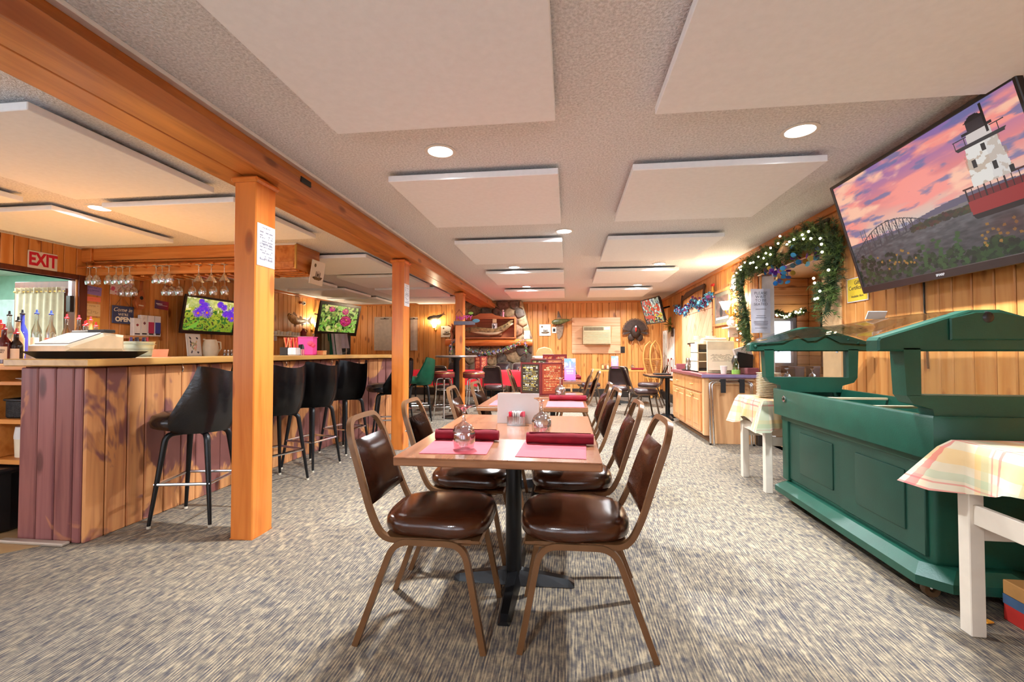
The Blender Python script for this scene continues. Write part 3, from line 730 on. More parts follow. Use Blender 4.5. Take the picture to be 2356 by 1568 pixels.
def flowers_red():
    nx, ny = 80, 54; c = canvas(nx, ny, (90, 120, 90)); b = fbm(nx, ny, 20, 13, 41, 2); a = fbm(nx, ny, 7, 5, 43)
    c[:] = np.stack([80+150*b, 110+120*b, 90+110*a], -1); c[b < .36] = (24, 40, 24); c[b > .66] = (230, 236, 226)
    for k in range(150):
        r_ = random.Random(k); col_ = r_.choice((.12, .3, .45, .58, .8, .9)); x = col_+r_.gauss(0, .07); y = r_.random()
        if x < .5 or y < .75: ell(c, x, y, .035, .04, (226+r_.randint(-30, 20), 50+r_.randint(-20, 40), 40))
    for k in range(24): r_ = random.Random(k+500); ell(c, .55+r_.random()*.45, r_.random()*.35, .05, .02, (236, 214, 50), r_.random()*3)
    for k in range(12): r_ = random.Random(k+700); ell(c, r_.random(), r_.random()*.2, .05, .04, (20, 20, 22))
    return c
def lighthouse():
    nx, ny = 300, 170; c = canvas(nx, ny, (0, 0, 0)); U, W = uv(c); a = fbm(nx, ny, 5, 9, 5, 5); b = fbm(nx, ny, 9, 22, 15, 4)
    hz = .40
    k = np.clip((W-hz)/(1-hz), 0, 1)[..., None]; st = np.array([(206, 200, 190), (236, 176, 160), (226, 128, 130), (176, 116, 160), (140, 110, 170)], float)
    i = np.clip((k[..., 0]*4).astype(int), 0, 3); f = k[..., 0]*4-i; sky = st[i]*(1-f[..., None])+st[i+1]*f[..., None]
    q = np.clip((fbm(nx, ny, 4, 12, 77, 5)-.42)*5, 0, 1)[..., None]; sky = sky*(1-q)+np.array((250, 150, 140))*q
    q = np.clip((b-.55)*7, 0, 1)[..., None]*.8; sky = sky*(1-q)+np.array((104, 110, 160))*q
    q = np.clip((a-.58)*7, 0, 1)[..., None]; sky = sky*(1-q)+np.array((255, 196, 168))*q
    n2 = fbm(nx, ny, 30, 60, 8, 2)[..., None]; wat = np.array((112, 108, 112))*(.55+.6*n2)*(.6+.9*W[..., None]); 
    c[:] = np.where((W > hz)[..., None], sky, wat)
    hill = hz+.012+.07*np.clip(np.sin((U-.38)*4.2), 0, 1)*(U > .38); c[(W > hz-.01) & (W < hill)] = (96, 88, 108)
    # arched truss bridge, lower left
    A = lambda t_: (.0+.52*t_, .285+.115*t_+.22*math.sin(PI*min(1, t_*1.0))*.75)
    D = lambda t_: (.0+.52*t_, .27+.125*t_)
    for s in range(24):
        t0, t1 = s/24, (s+1)/24; line(c, A(t0), A(t1), .008, (60, 58, 64)); line(c, D(t0), D(t1), .012, (70, 66, 70)); line(c, A(t0), D(t1 if s % 2 else t0), .004, (66, 62, 68)); line(c, D(t0), A(t1), .003, (70, 66, 72))
    for x in (.1, .115, .13): line(c, (x, .42), (x, .52), .004, (110, 104, 112))
    line(c, (.52, .405), (.72, .42), .02, (120, 112, 112))
    r_ = random.Random(4)
    for s in range(220): x = .42+.3*r_.random(); ell(c, x, .355+.05*r_.random()*(1-abs(x-.6)*2), .012, .012, (40+r_.randint(0, 40), 36+r_.randint(0, 30), 34))
    # tower
    poly(c, [(.715, .42), (.96, .42), (.955, .315), (.72, .315)], (150, 40, 40)); poly(c, [(.72, .46), (.95, .46), (.95, .42), (.72, .42)], (110, 26, 30))
    poly(c, [(.715, .325), (.955, .325), (.95, .29), (.73, .29)], (34, 24, 24))
    for x in np.linspace(.72, .95, 10): line(c, (x, .42), (x, .5), .004, (40, 20, 24))
    line(c, (.71, .505), (.96, .505), .012, (70, 26, 28))
    poly(c, [(.755, .5), (.915, .5), (.895, .76), (.77, .76)], (226, 222, 216)); m_ = (U > .755) & (U < .915) & (W > .5) & (W < .76) & (fbm(nx, ny, 26, 20, 33, 3) > .6); c[m_] = c[m_]*.5+np.array((160, 128, 100))*.5
    poly(c, [(.84, .5), (.915, .5), (.895, .76), (.85, .76)], (196, 190, 190), .35)
    for (x, y) in [(.78, .62), (.85, .56), (.83, .7), (.9, .5)]: poly(c, [(x, y), (x+.018, y), (x+.018, y+.05), (x, y+.05)], (30, 24, 26))
    poly(c, [(.74, .76), (.925, .76), (.935, .785), (.73, .785)], (36, 32, 36))
    for x in np.linspace(.735, .93, 10): line(c, (x, .785), (x, .83), .003, (40, 34, 38))
    line(c, (.73, .83), (.935, .83), .005, (40, 34, 38)); poly(c, [(.785, .785), (.885, .785), (.88, .85), (.79, .85)], (210, 200, 196)); line(c, (.775, .85), (.895, .85), .012, (36, 32, 36))
    poly(c, [(.8, .85), (.87, .85), (.87, .91), (.8, .91)], (50, 44, 50)); poly(c, [(.79, .91), (.88, .91), (.845, .95), (.825, .95)], (24, 22, 26)); line(c, (.872, .8), (.872, .99), .009, (20, 20, 22))
    # foreground scrub
    for s in range(420):
        x = r_.random(); y = r_.random()*(.1+.17*max(0, 1-x*1.8)+.05*math.sin(x*18)**2); g = r_.randint(22, 74); ell(c, x, y, .012, .016, (g*.6, g, g*.4))
    for s in range(36): x = .15+.25*r_.random() if s % 2 else .72+.2*r_.random(); ell(c, x, .1+.14*r_.random(), .007, .01, (150, 110, 40))
    for x in (.45, .52, .62): 
        for s in range(12): ell(c, x+r_.gauss(0, .012), .02+.02*s, .012, .012, (50, 80, 36))
    q = np.clip(1-np.hypot((U-.85)/.14, (W-.2)/.13), 0, 1)[..., None]; c[:] = c*(1-q*.45)+np.array((96, 40, 36))*q*.45
    return c
SCREENB = plain('tv_bezel', (38, 30, 28), .3); BADGE = plain('badge_silver', (206, 206, 210), .4, .5)
def tv(label, m, w_, h_, arr, bz=.045, bot=.06, badge=None, arm=(0, 0, -.25)):
    t = thing('television', label, 'television', m=m)
    ob('housing', bb(new(), (-w_/2+.03, -h_/2+.03, -.06), (w_/2-.03, h_/2-.03, -.01), .012), BLACKP, t)
    bm = new(); z0, z1 = -.02, .012
    bb(bm, (-w_/2, -h_/2, z0), (-w_/2+bz, h_/2, z1), .004); bb(bm, (w_/2-bz, -h_/2, z0), (w_/2, h_/2, z1), .004)
    bb(bm, (-w_/2+bz*.9, -h_/2, z0), (w_/2-bz*.9, -h_/2+bot, z1), .004); bb(bm, (-w_/2+bz*.9, h_/2-bz, z0), (w_/2-bz*.9, h_/2, z1), .004)
    fr = ob('bezel', bm, SCREENB, t)
    pic('screen', w_-2*bz, h_-bz-bot, arr, SCRM, t, T(0, (bot-bz)/2, .002))
    if badge: txt(badge, bot*.42, BADGE, fr, T(0, -h_/2+bot*.5, .0125))
    ob('wall_bracket', tube(new(), [(0, 0, -.05), (arm[0]*.5, arm[1]*.5, arm[2]*.6), arm], .025, 4, sq=True), BLACKM, t)
    return t
tv('huge wall screen showing a red and white lighthouse at sunset', frame_m((2.088, 2.947, 1.982), (0, -1, 0), (-.223, 0, .805)), 1.43, .835, lighthouse(), .022, .05, 'SHARP', (0, 0, -.2))
tv('wall television showing purple asters, left of the front post', frame_m((-5.8, 6.75, 1.727), (0, 1, 0), (.1, 0, .6)), 1.1, .6, flowers_aster(), .035, .05, None, (0, .05, -.235))
tv('wall television showing crimson dahlias above the speaker', frame_m((-5.365, 10.13, 1.907), (.31, 1.33, 0), (.16, -.04, .75)), 1.37, .77, flowers_dahlia(), .07, .08, None, (-.1, 0, -.66))
tv('small corner television showing red spiky flowers near the turkey fan', frame_m((1.89, 10.45, 2.055), (.235, -.9, 0), (-.145, -.04, .57)), .93, .585, flowers_red(), .022, .03, None, (0, 0, -.42))
# ================================================================ salad bar cart
GREEN = plain('green_polyethylene', (22, 74, 58), .42, 0, .1, 6, .4, .06, 140)
GREEND = plain('green_sliding_door', (26, 66, 54), .45, 0, .08, 6, .4, .05, 140)
cart = thing('salad_bar_cart', 'large dark green rolling salad bar cart with clear sneeze guard along the right wall', 'cart', (1.84, 3.03, 0))
def cb(name, lo, hi, mat, bev=.01, seg=2, parent=None): return ob(name, bb(new(), V(lo)-V((1.84, 3.03, 0)), V(hi)-V((1.84, 3.03, 0)), bev, seg), mat, parent or cart, smooth=40)
Y0, Y1 = 2.24, 3.86
bm = new(); rg = []
for (ex, z) in ((.235, .075), (.255, .085), (.255, .125), (.2, .165)):
    hx, hy = ex, (Y1-Y0)/2-.235+ex-.03; k = .09
    rg.append([bm.verts.new(V((x, y, z))) for x, y in [(-hx, -hy+k), (-hx+k, -hy), (hx-k, -hy), (hx, -hy+k), (hx, hy-k), (hx-k, hy), (-hx+k, hy), (-hx, hy-k)]])
for A, B in zip(rg, rg[1:]):
    for i in range(8): bm.faces.new((A[i], A[(i+1) % 8], B[(i+1) % 8], B[i]))
bm.faces.new(rg[0][::-1]); bm.faces.new(rg[-1]); ob('base_skirt', bm, GREEN, cart)
cb('cabinet_body', (1.675, 2.33, .15), (2.13, 3.77, .67), GREEN, .03, 3)
for (a, b, c_) in ((2.99, 3.68, 1.668), (2.36, 3.03, 1.66)):
    d = cb('sliding_door', (c_, a, .19), (c_+.02, b, .64), GREEND, .004, 1)
    m_ = .12; cb('raised_panel', (c_-.008, a+m_, .27), (c_+.005, b-m_-.04, .565), GREEND, .008, 2, d)
cb('corner_stile', (1.655, 3.68, .17), (1.7, 3.77, .66), GREEN, .008)
cb('top_rail', (1.65, 2.33, .62), (1.7, 3.77, .68), GREEN, .008)
bm = new(); rg = []
def rr(hx, hy, k, z, y_=0): return [bm.verts.new(V((x, y+y_, z))) for x, y in [(-hx, -hy+k), (-hx+k*.3, -hy+k*.3), (-hx+k, -hy), (hx-k, -hy), (hx-k*.3, -hy+k*.3), (hx, -hy+k), (hx, hy-k), (hx-k*.3, hy-k*.3), (hx-k, hy), (-hx+k, hy), (-hx+k*.3, hy-k*.3), (-hx, hy-k)]]
hy = (Y1-Y0)/2
for hx, h2, k, z in ((.2, hy-.05, .08, .665), (.245, hy, .08, .668), (.248, hy+.005, .08, .85), (.243, hy, .08, .862), (.215, hy-.03, .06, .862), (.205, hy-.04, .05, .72), (.1, hy-.1, .04, .715)): rg.append(rr(hx, h2, k, z))
for A, B in zip(rg, rg[1:]):
    for i in range(12): bm.faces.new((A[i], A[(i+1) % 12], B[(i+1) % 12], B[i]))
bm.faces.new(rg[-1]); bm.faces.new(rg[0][::-1]); ob('food_well', bm, GREEN, cart, smooth=35)
for y in (2.75, 3.2): cb('divider_bar', (1.63, y, .835), (2.05, y+.02, .85), plain('beige_bar', (206, 186, 150), .5), .002, 1)
ob('drain_lock', lathe(new(), [(.012, 0), (.024, 0), (.024, .006), (.012, .004)], 14, (-.25, .55, .8), MX.Rotation(-PI/2, 3, 'Y')), CHROME, cart)
def end_panel(y, th, sgn):
    g = MX(((1, 0, 0, 0), (0, 0, -1, th/2), (0, 1, 0, 0), (0, 0, 0, 1))); g.translation = V((0, y-3.03+th/2, 0))
    bm = new()
    prism(bm, [(-.44, 1.15), (-.44, 1.2), (-.43, 1.215), (-.06, 1.335), (.06, 1.335), (.43, 1.215), (.44, 1.2), (.44, 1.15)], th, g, .008)
    prism(bm, [(-.325, .95), (-.265, .95), (-.265, 1.165), (-.335, 1.165)], th, g); prism(bm, [(.265, .95), (.325, .95), (.335, 1.165), (.265, 1.165)], th, g)
    prism(bm, [(-.325, .952), (-.3, .915), (-.22, .89), (-.21, .84), (.21, .84), (.22, .89), (.3, .915), (.325, .952)], th, g)
    e = ob('end_panel', bm, GREEN, cart)
    ob('pane', bb(new(), (-.27, y-3.03-.004, .945), (.27, y-3.03+.004, 1.17)), ACRY, e)
    if sgn > 0:
        for x in (-.4, -.33, -.26, .26, .33, .4): ob('bolt', ball(new(), (x, y-3.03-th/2-.002, 1.325-abs(x)*.34), .014, 10, 6), GREEN, e, smooth=80)
        for x in (-.22, .2): ob('screw', ball(new(), (x, y-3.03-.008, 1.145), .008, 8, 5), CHROME, e)
        prism(bm := new(), [(-.4, 1.2), (-.06, 1.318), (.06, 1.318), (.4, 1.2), (.2, 1.215), (.1, 1.27), (.03, 1.23), (-.03, 1.23), (-.1, 1.27), (-.2, 1.215)], .01, MX(((1, 0, 0, 0), (0, 0, -1, y-3.03-th/2-.002), (0, 1, 0, 0), (0, 0, 0, 1)))); ob('molded_rib', bm, GREEND, e)
    else:
        ob('dark_recess_ball', ball(new(), (.0, y-3.03-th/2-.004, 1.3), (.028, .016, .028), 14, 8), BLACKP, e, smooth=80)  # black ball standing in for the dark of a recess
        prism(bm := new(), [(-.15, 1.3), (-.05, 1.325), (.05, 1.325), (.15, 1.3), (.15, 1.2), (-.15, 1.2)], .012, MX(((1, 0, 0, 0), (0, 0, -1, y-3.03-th/2), (0, 1, 0, 0), (0, 0, 0, 1))), .005); ob('molded_rib', bm, GREEN, e)
    return e
end_panel(2.29, .09, -1); end_panel(3.74, .07, 1)
def roof(u, v):
    x = -.43+.86*u; z = 1.222+.118*(1-abs(2*u-1)**1.3)+.01*math.sin(v*PI*2); return (x, -.72+1.5*v, z)
ob('sneeze_guard_roof', grid(new(), 14, 8, roof, .006), ACRY, cart, smooth=60)
ob('sign_card', box(new(), (-.02, -.1, 1.365), (.11, .004, .05), (.5, 0, .1)), PAPER, cart)
for x in (1.69, 2.0):
    for y in (2.38, 3.66):
        c_ = ob('caster', lathe(new(), [(.012, -.014), (.034, -.016), (.036, 0), (.034, .016), (.012, .014), (.012, -.014)], 18, (x-1.84, y-3.03, .036), MX.Rotation(PI/2, 3, 'X')), plain('amber_caster_tread', (96, 72, 48), .4), cart, smooth=50)
        ob('fork', bb(new(), (x-1.84-.012, y-3.03-.022, .036), (x-1.84+.03, y-3.03+.022, .085), .006), CHROME, c_)
# ================================================================ white tables with plaid cloths
PLAID, _nt, _b = mk('pastel_plaid_cloth', .85, 0, .2)
_tc = node(_nt, 'ShaderNodeTexCoord'); _sp = node(_nt, 'ShaderNodeSeparateXYZ'); _nt.links.new(_tc.outputs['UV'], _sp.inputs[0])
def _stripe(out, freq, lo, hi, off=0.0):
    a = node(_nt, 'ShaderNodeMath', operation='MULTIPLY_ADD'); a.inputs[1].default_value = freq; a.inputs[2].default_value = off; _nt.links.new(out, a.inputs[0])
    f = node(_nt, 'ShaderNodeMath', operation='FRACT'); _nt.links.new(a.outputs[0], f.inputs[0]); return ramp(_nt, f.outputs[0], [(lo, (0, 0, 0, 1)), (lo+.01, (1, 1, 1, 1)), (hi, (0, 0, 0, 1))], 'CONSTANT')
_c = ramp(_nt, noise(_nt, coords(_nt, (1, 1, 1), False), 7, 3), [(.35, S(210, 192, 160)), (.65, S(218, 206, 184))])
for o_, fq, lo, hi, cl, fa, of in [('X', 4.5, .1, .38, (226, 176, 96), .45, 0), ('Y', 4.5, .1, .38, (226, 176, 96), .45, .3), ('X', 4.5, .55, .62, (214, 96, 100), .65, 0), ('Y', 4.5, .55, .62, (214, 96, 100), .65, 0), ('X', 4.5, .72, .76, (214, 96, 100), .55, 0), ('Y', 4.5, .72, .76, (214, 96, 100), .55, 0), ('X', 4.5, .8, .95, (150, 180, 150), .4, 0), ('Y', 4.5, .8, .95, (150, 180, 150), .4, 0)]:
    st = _stripe(_sp.outputs[o_], fq, lo, hi, of); mu = node(_nt, 'ShaderNodeMath', operation='MULTIPLY'); mu.inputs[1].default_value = fa; _nt.links.new(st, mu.inputs[0])
    _c = mix(_nt, mu.outputs[0], _c, S(*cl))
_nt.links.new(_c, _b.inputs['Base Color'])
def uv_cloth(o):
    me = o.data; u = me.uv_layers.new(name='UVMap')
    for l in me.loops:
        f_ = FLAT[l.vertex_index]; u.data[l.index].uv = (f_[0]+2, f_[1]+2)
WTBL = plain('white_table_paint', (222, 210, 194), .5, 0, .03)
def white_table(label, clabel, c, hx, hy, z, drop, corner, seed, rz=0):
    t = thing('white_table', label, 'table', (c[0], c[1], 0), rz, 'white wooden side tables')
    ob('tabletop', bb(new(), (-hx, -hy, z-.03), (hx, hy, z), .004), WTBL, t)
    for sx in (-1, 1):
        for sy in (-1, 1): ob('leg', bb(new(), (sx*(hx-.03)-.028, sy*(hy-.03)-.028, 0), (sx*(hx-.03)+.028, sy*(hy-.03)+.028, z-.03), .003), WTBL, t)
        ob('rail', bb(new(), (sx*(hx-.03)-.013, -hy+.05, .45), (sx*(hx-.03)+.013, hy-.05, .53), .003), WTBL, t)
    for sy in (-1, 1): ob('rail', bb(new(), (-hx+.05, sy*(hy-.03)-.013, .38), (hx-.05, sy*(hy-.03)+.013, .45), .003), WTBL, t)
    o = ob('tablecloth', cloth(new(), hx+.008, hy+.008, z+.003, drop, .035, 20, 7, corner, seed=seed, tri=.5), PLAID, None, (c[0], c[1], 0), (0, 0, rz), smooth=60); uv_cloth(o); tag(o, clabel, 'tablecloth', 'plaid tablecloths')
white_table('white painted wooden table beyond the far end of the green cart', 'cream plaid tablecloth under the stacks of plates', (1.84, 4.19), .25, .27, .745, .17, .05, 3)
white_table('white painted wooden table in the right foreground', 'pastel plaid tablecloth in the right foreground', (1.93, 1.76), .32, .36, .775, .14, .09, 8)
PLATE = plain('cream_stoneware', (222, 206, 176), .35)
def plate_mesh(r_):
    bm = lathe(new(), [(0, .002), (r_*.6, 0), (r_, .011), (r_+.002, .014), (r_*.97, .0135), (r_*.62, .004), (0, .005)], 24); me = bpy.data.meshes.new('plate'); bmesh.ops.recalc_face_normals(bm, faces=bm.faces[:]); bm.to_mesh(me); bm.free(); me.materials.append(PLATE)
    me.polygons.foreach_set('use_smooth', [True]*len(me.polygons)); return me
pmesh = plate_mesh(.095)
for si, (x, y, n, nm) in enumerate([(1.74, 4.2, 15, 'left'), (1.99, 4.18, 12, 'right')]):
    for k in range(n):
        o = inst('plate', pmesh, None, (x+rnd.uniform(-.003, .003), y, .7505+k*.0142)); pos = 'topmost' if k == n-1 else ('lowest' if k == 0 else 'in the middle')
        tag(o, 'cream plate %s of the %s stack on the plaid cloth' % (pos, nm), 'plate', 'plates in the %s stack, %s' % (nm, pos))
# floor bits, foreground right
bx = thing('cardboard_box', 'red and blue printed carton on the floor under the foreground table', 'box', (1.99, 2.12, 0))
ob('carton', bb(new(), (-.13, -.1, 0), (.13, .1, .1), .003), plain('red_carton', (186, 44, 36), .6), bx); ob('blue_band', bb(new(), (-.131, -.101, .07), (.131, .101, .11)), plain('blue_carton', (70, 96, 130), .6), bx)
ob('flap', bb(new(), (-.131, -.101, .11), (.131, .101, .17), .003), plain('kraft_card', (184, 132, 74), .7), bx)
tag(ob('chip', box(new(), az(2272, 1429, .006), (.045, .025, .008), (0, .1, .4), .003), plain('orange_chip', (232, 160, 50), .6)), 'small orange chip lying on the carpet by the foreground table leg', 'chip')
# ================================================================ maple host cabinet
MAPLE = wood('maple', (216, 156, 100), (194, 130, 78), 'Z', .35, 0, .08, coat=.15); MAPLEE = wood('pale_maple_panel', (222, 172, 124), (206, 150, 104), 'Z', .4, 0, .04)
BURG = plain('burgundy_laminate', (126, 68, 74), .3, 0, .08); LAV = plain('lavender_edge', (140, 122, 160), .35)
cab = thing('host_cabinet', 'maple base cabinet with drawers and doors against the right wall', 'cabinet', (2.0, 6.75, 0))
cx = lambda lo, hi: (V(lo)-V((2.0, 6.75, 0)), V(hi)-V((2.0, 6.75, 0)))
ob('body', bb(new(), *cx((1.7, 5.95, .1), (2.33, 7.62, .82)), .003), MAPLE, cab); ob('toe_kick', bb(new(), *cx((1.78, 5.98, 0), (2.33, 7.6, .1))), plain('brown_kick', (120, 84, 50), .6), cab)
ob('end_panel', bb(new(), *cx((1.76, 5.935, .0), (2.33, 5.95, .82)), .002), MAPLEE, cab); ob('corner_stile', bb(new(), *cx((1.69, 5.93, .1), (1.765, 6.0, .82)), .003), MAPLEE, cab)
for i, (a, b) in enumerate([(6.06, 6.8), (6.84, 7.58)]):
    d = ob('drawer', bb(new(), *cx((1.68, a, .63), (1.7, b, .79)), .004), MAPLE, cab)
    def pull(par, y, z, rotz=0): ob('handle', tube(new(), [(-.32, y-.05, z), (-.345, y-.03, z), (-.35, y, z+.004), (-.345, y+.03, z), (-.32, y+.05, z)], [.004, .006, .008, .006, .004], 8), BRASS, par, smooth=70)
    pull(d, (a+b)/2-6.75, .71)
    for j in range(2):
        u, v = a+(b-a)/2*j+.006, a+(b-a)/2*(j+1)-.006; dr = ob('door', bb(new(), *cx((1.68, u, .13), (1.7, v, .605)), .004), MAPLE, cab)
        ob('door_panel', bb(new(), *cx((1.672, u+.06, .2), (1.69, v-.06, .535)), .008), MAPLE, dr); ob('handle', ball(new(), (-.335, (v-.03 if j == 0 else u+.03)-6.75, .57), (.012, .03, .01), 8, 6), BRASS, dr)
wt = tag(ob('countertop', prism(new(), [(1.66, 5.9), (2.335, 5.9), (2.335, 7.66), (1.72, 7.66), (1.66, 7.6)], .045, T(0, 0, .82), .006), BURG), 'burgundy laminate countertop on the maple cabinet', 'countertop')
ob('edge_band', bb(new(), (1.655, 5.893, .823), (2.335, 5.901, .862), .002), LAV, wt)
ob('splash_ledge', bb(new(), (2.2, 5.9, .865), (2.335, 6.3, .945), .006), BURG, wt); ob('splash_ledge', bb(new(), (1.75, 7.6, .865), (2.335, 7.66, .95), .006), BURG, wt)
# folding tray stand
def tray_stand(label, y, lean, x0, x1):
    t = thing('tray_stand', label, 'tray stand', ((x0+x1)/2, y, 0), 0, 'folded chrome tray stands'); hw = (x1-x0)/2
    for k in (0, 1):
        o_ = .012*k; ob('leg_frame', tube(new(), fillet([(-hw+o_*3, -.02*k, .0), (-hw+o_*2, lean-.02*k, .78-o_), (hw-o_*2, lean-.02*k, .78-o_), (hw-o_*3, -.02*k, .0)], .07, 6), .012, 8), CHROME, t, smooth=60)
    ob('top_bar', tube(new(), [(-hw-.01, lean-.02, .805), (hw+.01, lean-.02, .805)], .011, 8), CHROME, t)
    for sx in (-.1, .12): ob('strap', bb(new(), (sx-.03, lean-.04, .64), (sx+.03, lean-.032, .81), .002), plain('black_webbing', (30, 28, 30), .8), t)
    for sx in (-hw, hw): ob('foot_cap', lathe(new(), [(0, 0), (.014, 0), (.014, .02), (0, .02)], 10, (sx, 0, 0)), BLACKP, t)
    return t
tray_stand('folded chrome tray stand with black straps leaning on the cabinet end', 5.86, .03, 1.745, 2.25)
# things on the cabinet
ZT = .866
tr = thing('serving_tray', 'round black tray of upturned glasses on the burgundy countertop', 'tray', (1.88, 7.05, ZT)); ob('dish', lathe(new(), [(0, .003), (.17, .003), (.19, .014), (.193, .014), (.175, 0), (0, 0)], 28), BLACKP, tr, smooth=50)
bm = lathe(new(), [(.034, 0), (.031, .05), (.028, .088), (0, .09), (0, .084), (.026, .083), (.032, .003), (.034, 0)], 16); gme = bpy.data.meshes.new('glass'); bm.to_mesh(gme); bm.free(); gme.materials.append(CLEAR); gme.polygons.foreach_set('use_smooth', [True]*len(gme.polygons))
gl_n = 0
for i in range(4):
    for j in range(3):
        if (i, j) in ((0, 0), (3, 2)): continue
        x, y = 1.78+.075*j+.035*(i % 2), 6.93+.078*i
        for lvl in ((0, 1) if (i+j) % 2 else (0,)):
            tag(inst('tumbler', gme, None, (x, y, ZT+.0045+lvl*.092)), ('upturned tumbler in the upper layer on the black tray' if lvl else 'upturned tumbler standing directly on the black tray'), 'glass', 'tumblers on the black tray, %s layer' % ('upper' if lvl else 'lower'))
org = thing('paper_organizer', 'cream cubby organizer with black trays on the countertop', 'organizer', (1.96, 6.66, ZT))
OCR = plain('cream_organizer', (236, 216, 182), .5)
ob('frame', bb(bb(bb(bb(new(), (-.2, -.2, 0), (-.185, .14, .38)), (.1, -.2, 0), (.115, .14, .38)), (-.2, .13, 0), (.115, .14, .38)), (-.2, -.2, 0), (.115, .14, .015)), OCR, org)
for z in (.14, .26, .38): ob('shelf', bb(new(), (-.2, -.2, z), (.115, .14, z+.012), .002), OCR, org); 
for z in (.015, .275): ob('file_tray', bb(new(), (-.17, -.13, z), (.08, .1, z+.035), .008), BLACKP, org)
c_ = paper_lines(40, 54, (244, 226, 196), (176, 156, 128), [(.9-.036*i, .014, .62+.1*((i*7) % 3)) for i in range(17)], 4, density=.9)
ns = thing('notice_stand', 'cream notice sheet in a clear stand on the countertop', 'notice', (2.0, 6.24, ZT)); pic('sheet', .33, .38, c_, PICM, ns, frame_m((0, -.0, .225), (1, 0, 0), (0, .15, 1))); ob('backing', bb(new(), (-.17, .012, 0), (.17, .045, .42), .004), OCR, ns)
ob('foot', bb(new(), (-.17, -.06, 0), (.17, .04, .006), .002), ACRY, ns)
def stack(label, x, y, z, n, r_, h_, mat):
    t = thing('container_stack', label, 'containers', (x, y, z), 0)
    for k in range(n): ob('container', lathe(new(), [(0, 0), (r_*.8, 0), (r_, h_), (r_*1.06, h_), (r_*1.06, h_+.006), (r_*.9, h_+.003), (r_*.74, .006), (0, .006)], 20, (0, 0, k*.014+(h_+.012)*0)), mat, t, smooth=50)
    return t
WP = plain('warm_white_foam', (236, 226, 206), .6)
stack('stack of white bowls on the left top of the organizer', 1.86, 6.72, ZT+.393, 4, .07, .06, WP); stack('stack of white bowls on the right top of the organizer', 2.02, 6.72, ZT+.393, 4, .07, .06, WP)
fb_ = thing('foam_box', 'white foam takeout tray on top of the organizer', 'box', (2.0, 6.56, ZT+.393)); ob('tray', prism(new(), [(-.16, -.1), (.16, -.1), (.17, .06), (-.16, .06)], .05, None, .012), WP, fb_); ob('lid', bb(new(), (-.15, -.095, .05), (.15, .055, .075), .012), WP, fb_)
pc = thing('paper_cup', 'pale pink paper cup on the countertop', 'cup', (1.95, 5.99, ZT)); ob('cup_body', lathe(new(), [(0, 0), (.032, 0), (.042, .1), (.039, .1), (.03, .005), (0, .005)], 18), plain('pale_cup', (236, 214, 206), .6), pc, smooth=50); ob('rim', tube(new(), arc((0, 0, .1), .0415, 0, 340, 17, 'XY'), .002, 6, True), WHITE, pc)
gb = thing('spray_bottle', 'clear bottle with a green base on the countertop', 'bottle', (2.1, 6.0, ZT)); ob('bottle_body', lathe(new(), [(.04, .03), (.04, .12), (.016, .17), (.014, .2)], 16), glass('green_tint_glass', (206, 232, 190), .05, .12), gb, smooth=50); ob('green_base', lathe(new(), [(0, 0), (.05, 0), (.05, .05), (0, .05)], 16), plain('green_liquid', (150, 196, 90), .4), gb); ob('cap', lathe(new(), [(0, .2), (.016, .2), (.016, .23), (0, .23)], 12), WHITE, gb)
mh = thing('menu_holder', 'black slanted wall pocket holding papers above the ledge', 'holder', (2.25, 6.12, .946)); prism(bm := new(), [(-.13, .0), (.08, 0), (.085, .16), (-.1, .2), (-.15, .08)], .1, MX(((1, 0, 0, 0), (0, 0, -1, .05), (0, 1, 0, 0), (0, 0, 0, 1))), .006); ob('pocket', bm, BLACKP, mh)
ob('paper_sheaf', box(new(), (-.02, .0, .17), (.2, .06, .18), (0, -.3, 0)), plain('grey_paper', (188, 172, 160), .7), mh)
# ================================================================ table settings
PINKP = plain('pink_placemat', (204, 78, 90), .75, 0, .03); NAP = plain('maroon_napkin', (118, 20, 34), .8, 0, .12, 14, .2, .08, 60)
TZ = .7462
def quad_sheet(name, px, z, mat, label, cat, group, th=.0015):
    P = [az(a, b, z) for a, b in px]; c = sum(P, V())/4; bm = new()
    prism(bm, [((p-c).x, (p-c).y) for p in P], th); return tag(ob(name, bm, mat, None, c), label, cat, group)
def rect_sheet(name, c, wx, wy, mat, label, cat, group, rz=0, th=.0015):
    return tag(ob(name, bb(new(), (-wx/2, -wy/2, 0), (wx/2, wy/2, th)), mat, None, (c[0], c[1], TZ), (0, 0, rz)), label, cat, group)
gp = 'pink paper placemats'
rect_sheet('placemat', (-.46, 1.93), .27, .36, PINKP, 'pink paper placemat on the left side of the front table', 'placemat', gp, .05)
rect_sheet('placemat', (-.06, 1.91), .27, .36, PINKP, 'pink paper placemat on the right side of the front table', 'placemat', gp, -.04)
rect_sheet('placemat', (-.45, 3.55), .28, .38, PINKP, 'pink paper placemat on the left side of the second table', 'placemat', gp)
rect_sheet('placemat', (-.02, 3.5), .28, .38, PINKP, 'pink paper placemat on the right side of the second table', 'placemat', gp)
rect_sheet('placemat', (0.0, 6.7), .28, .38, PINKP, 'pink paper placemat on the third table beside the acrylic stand', 'placemat', gp)
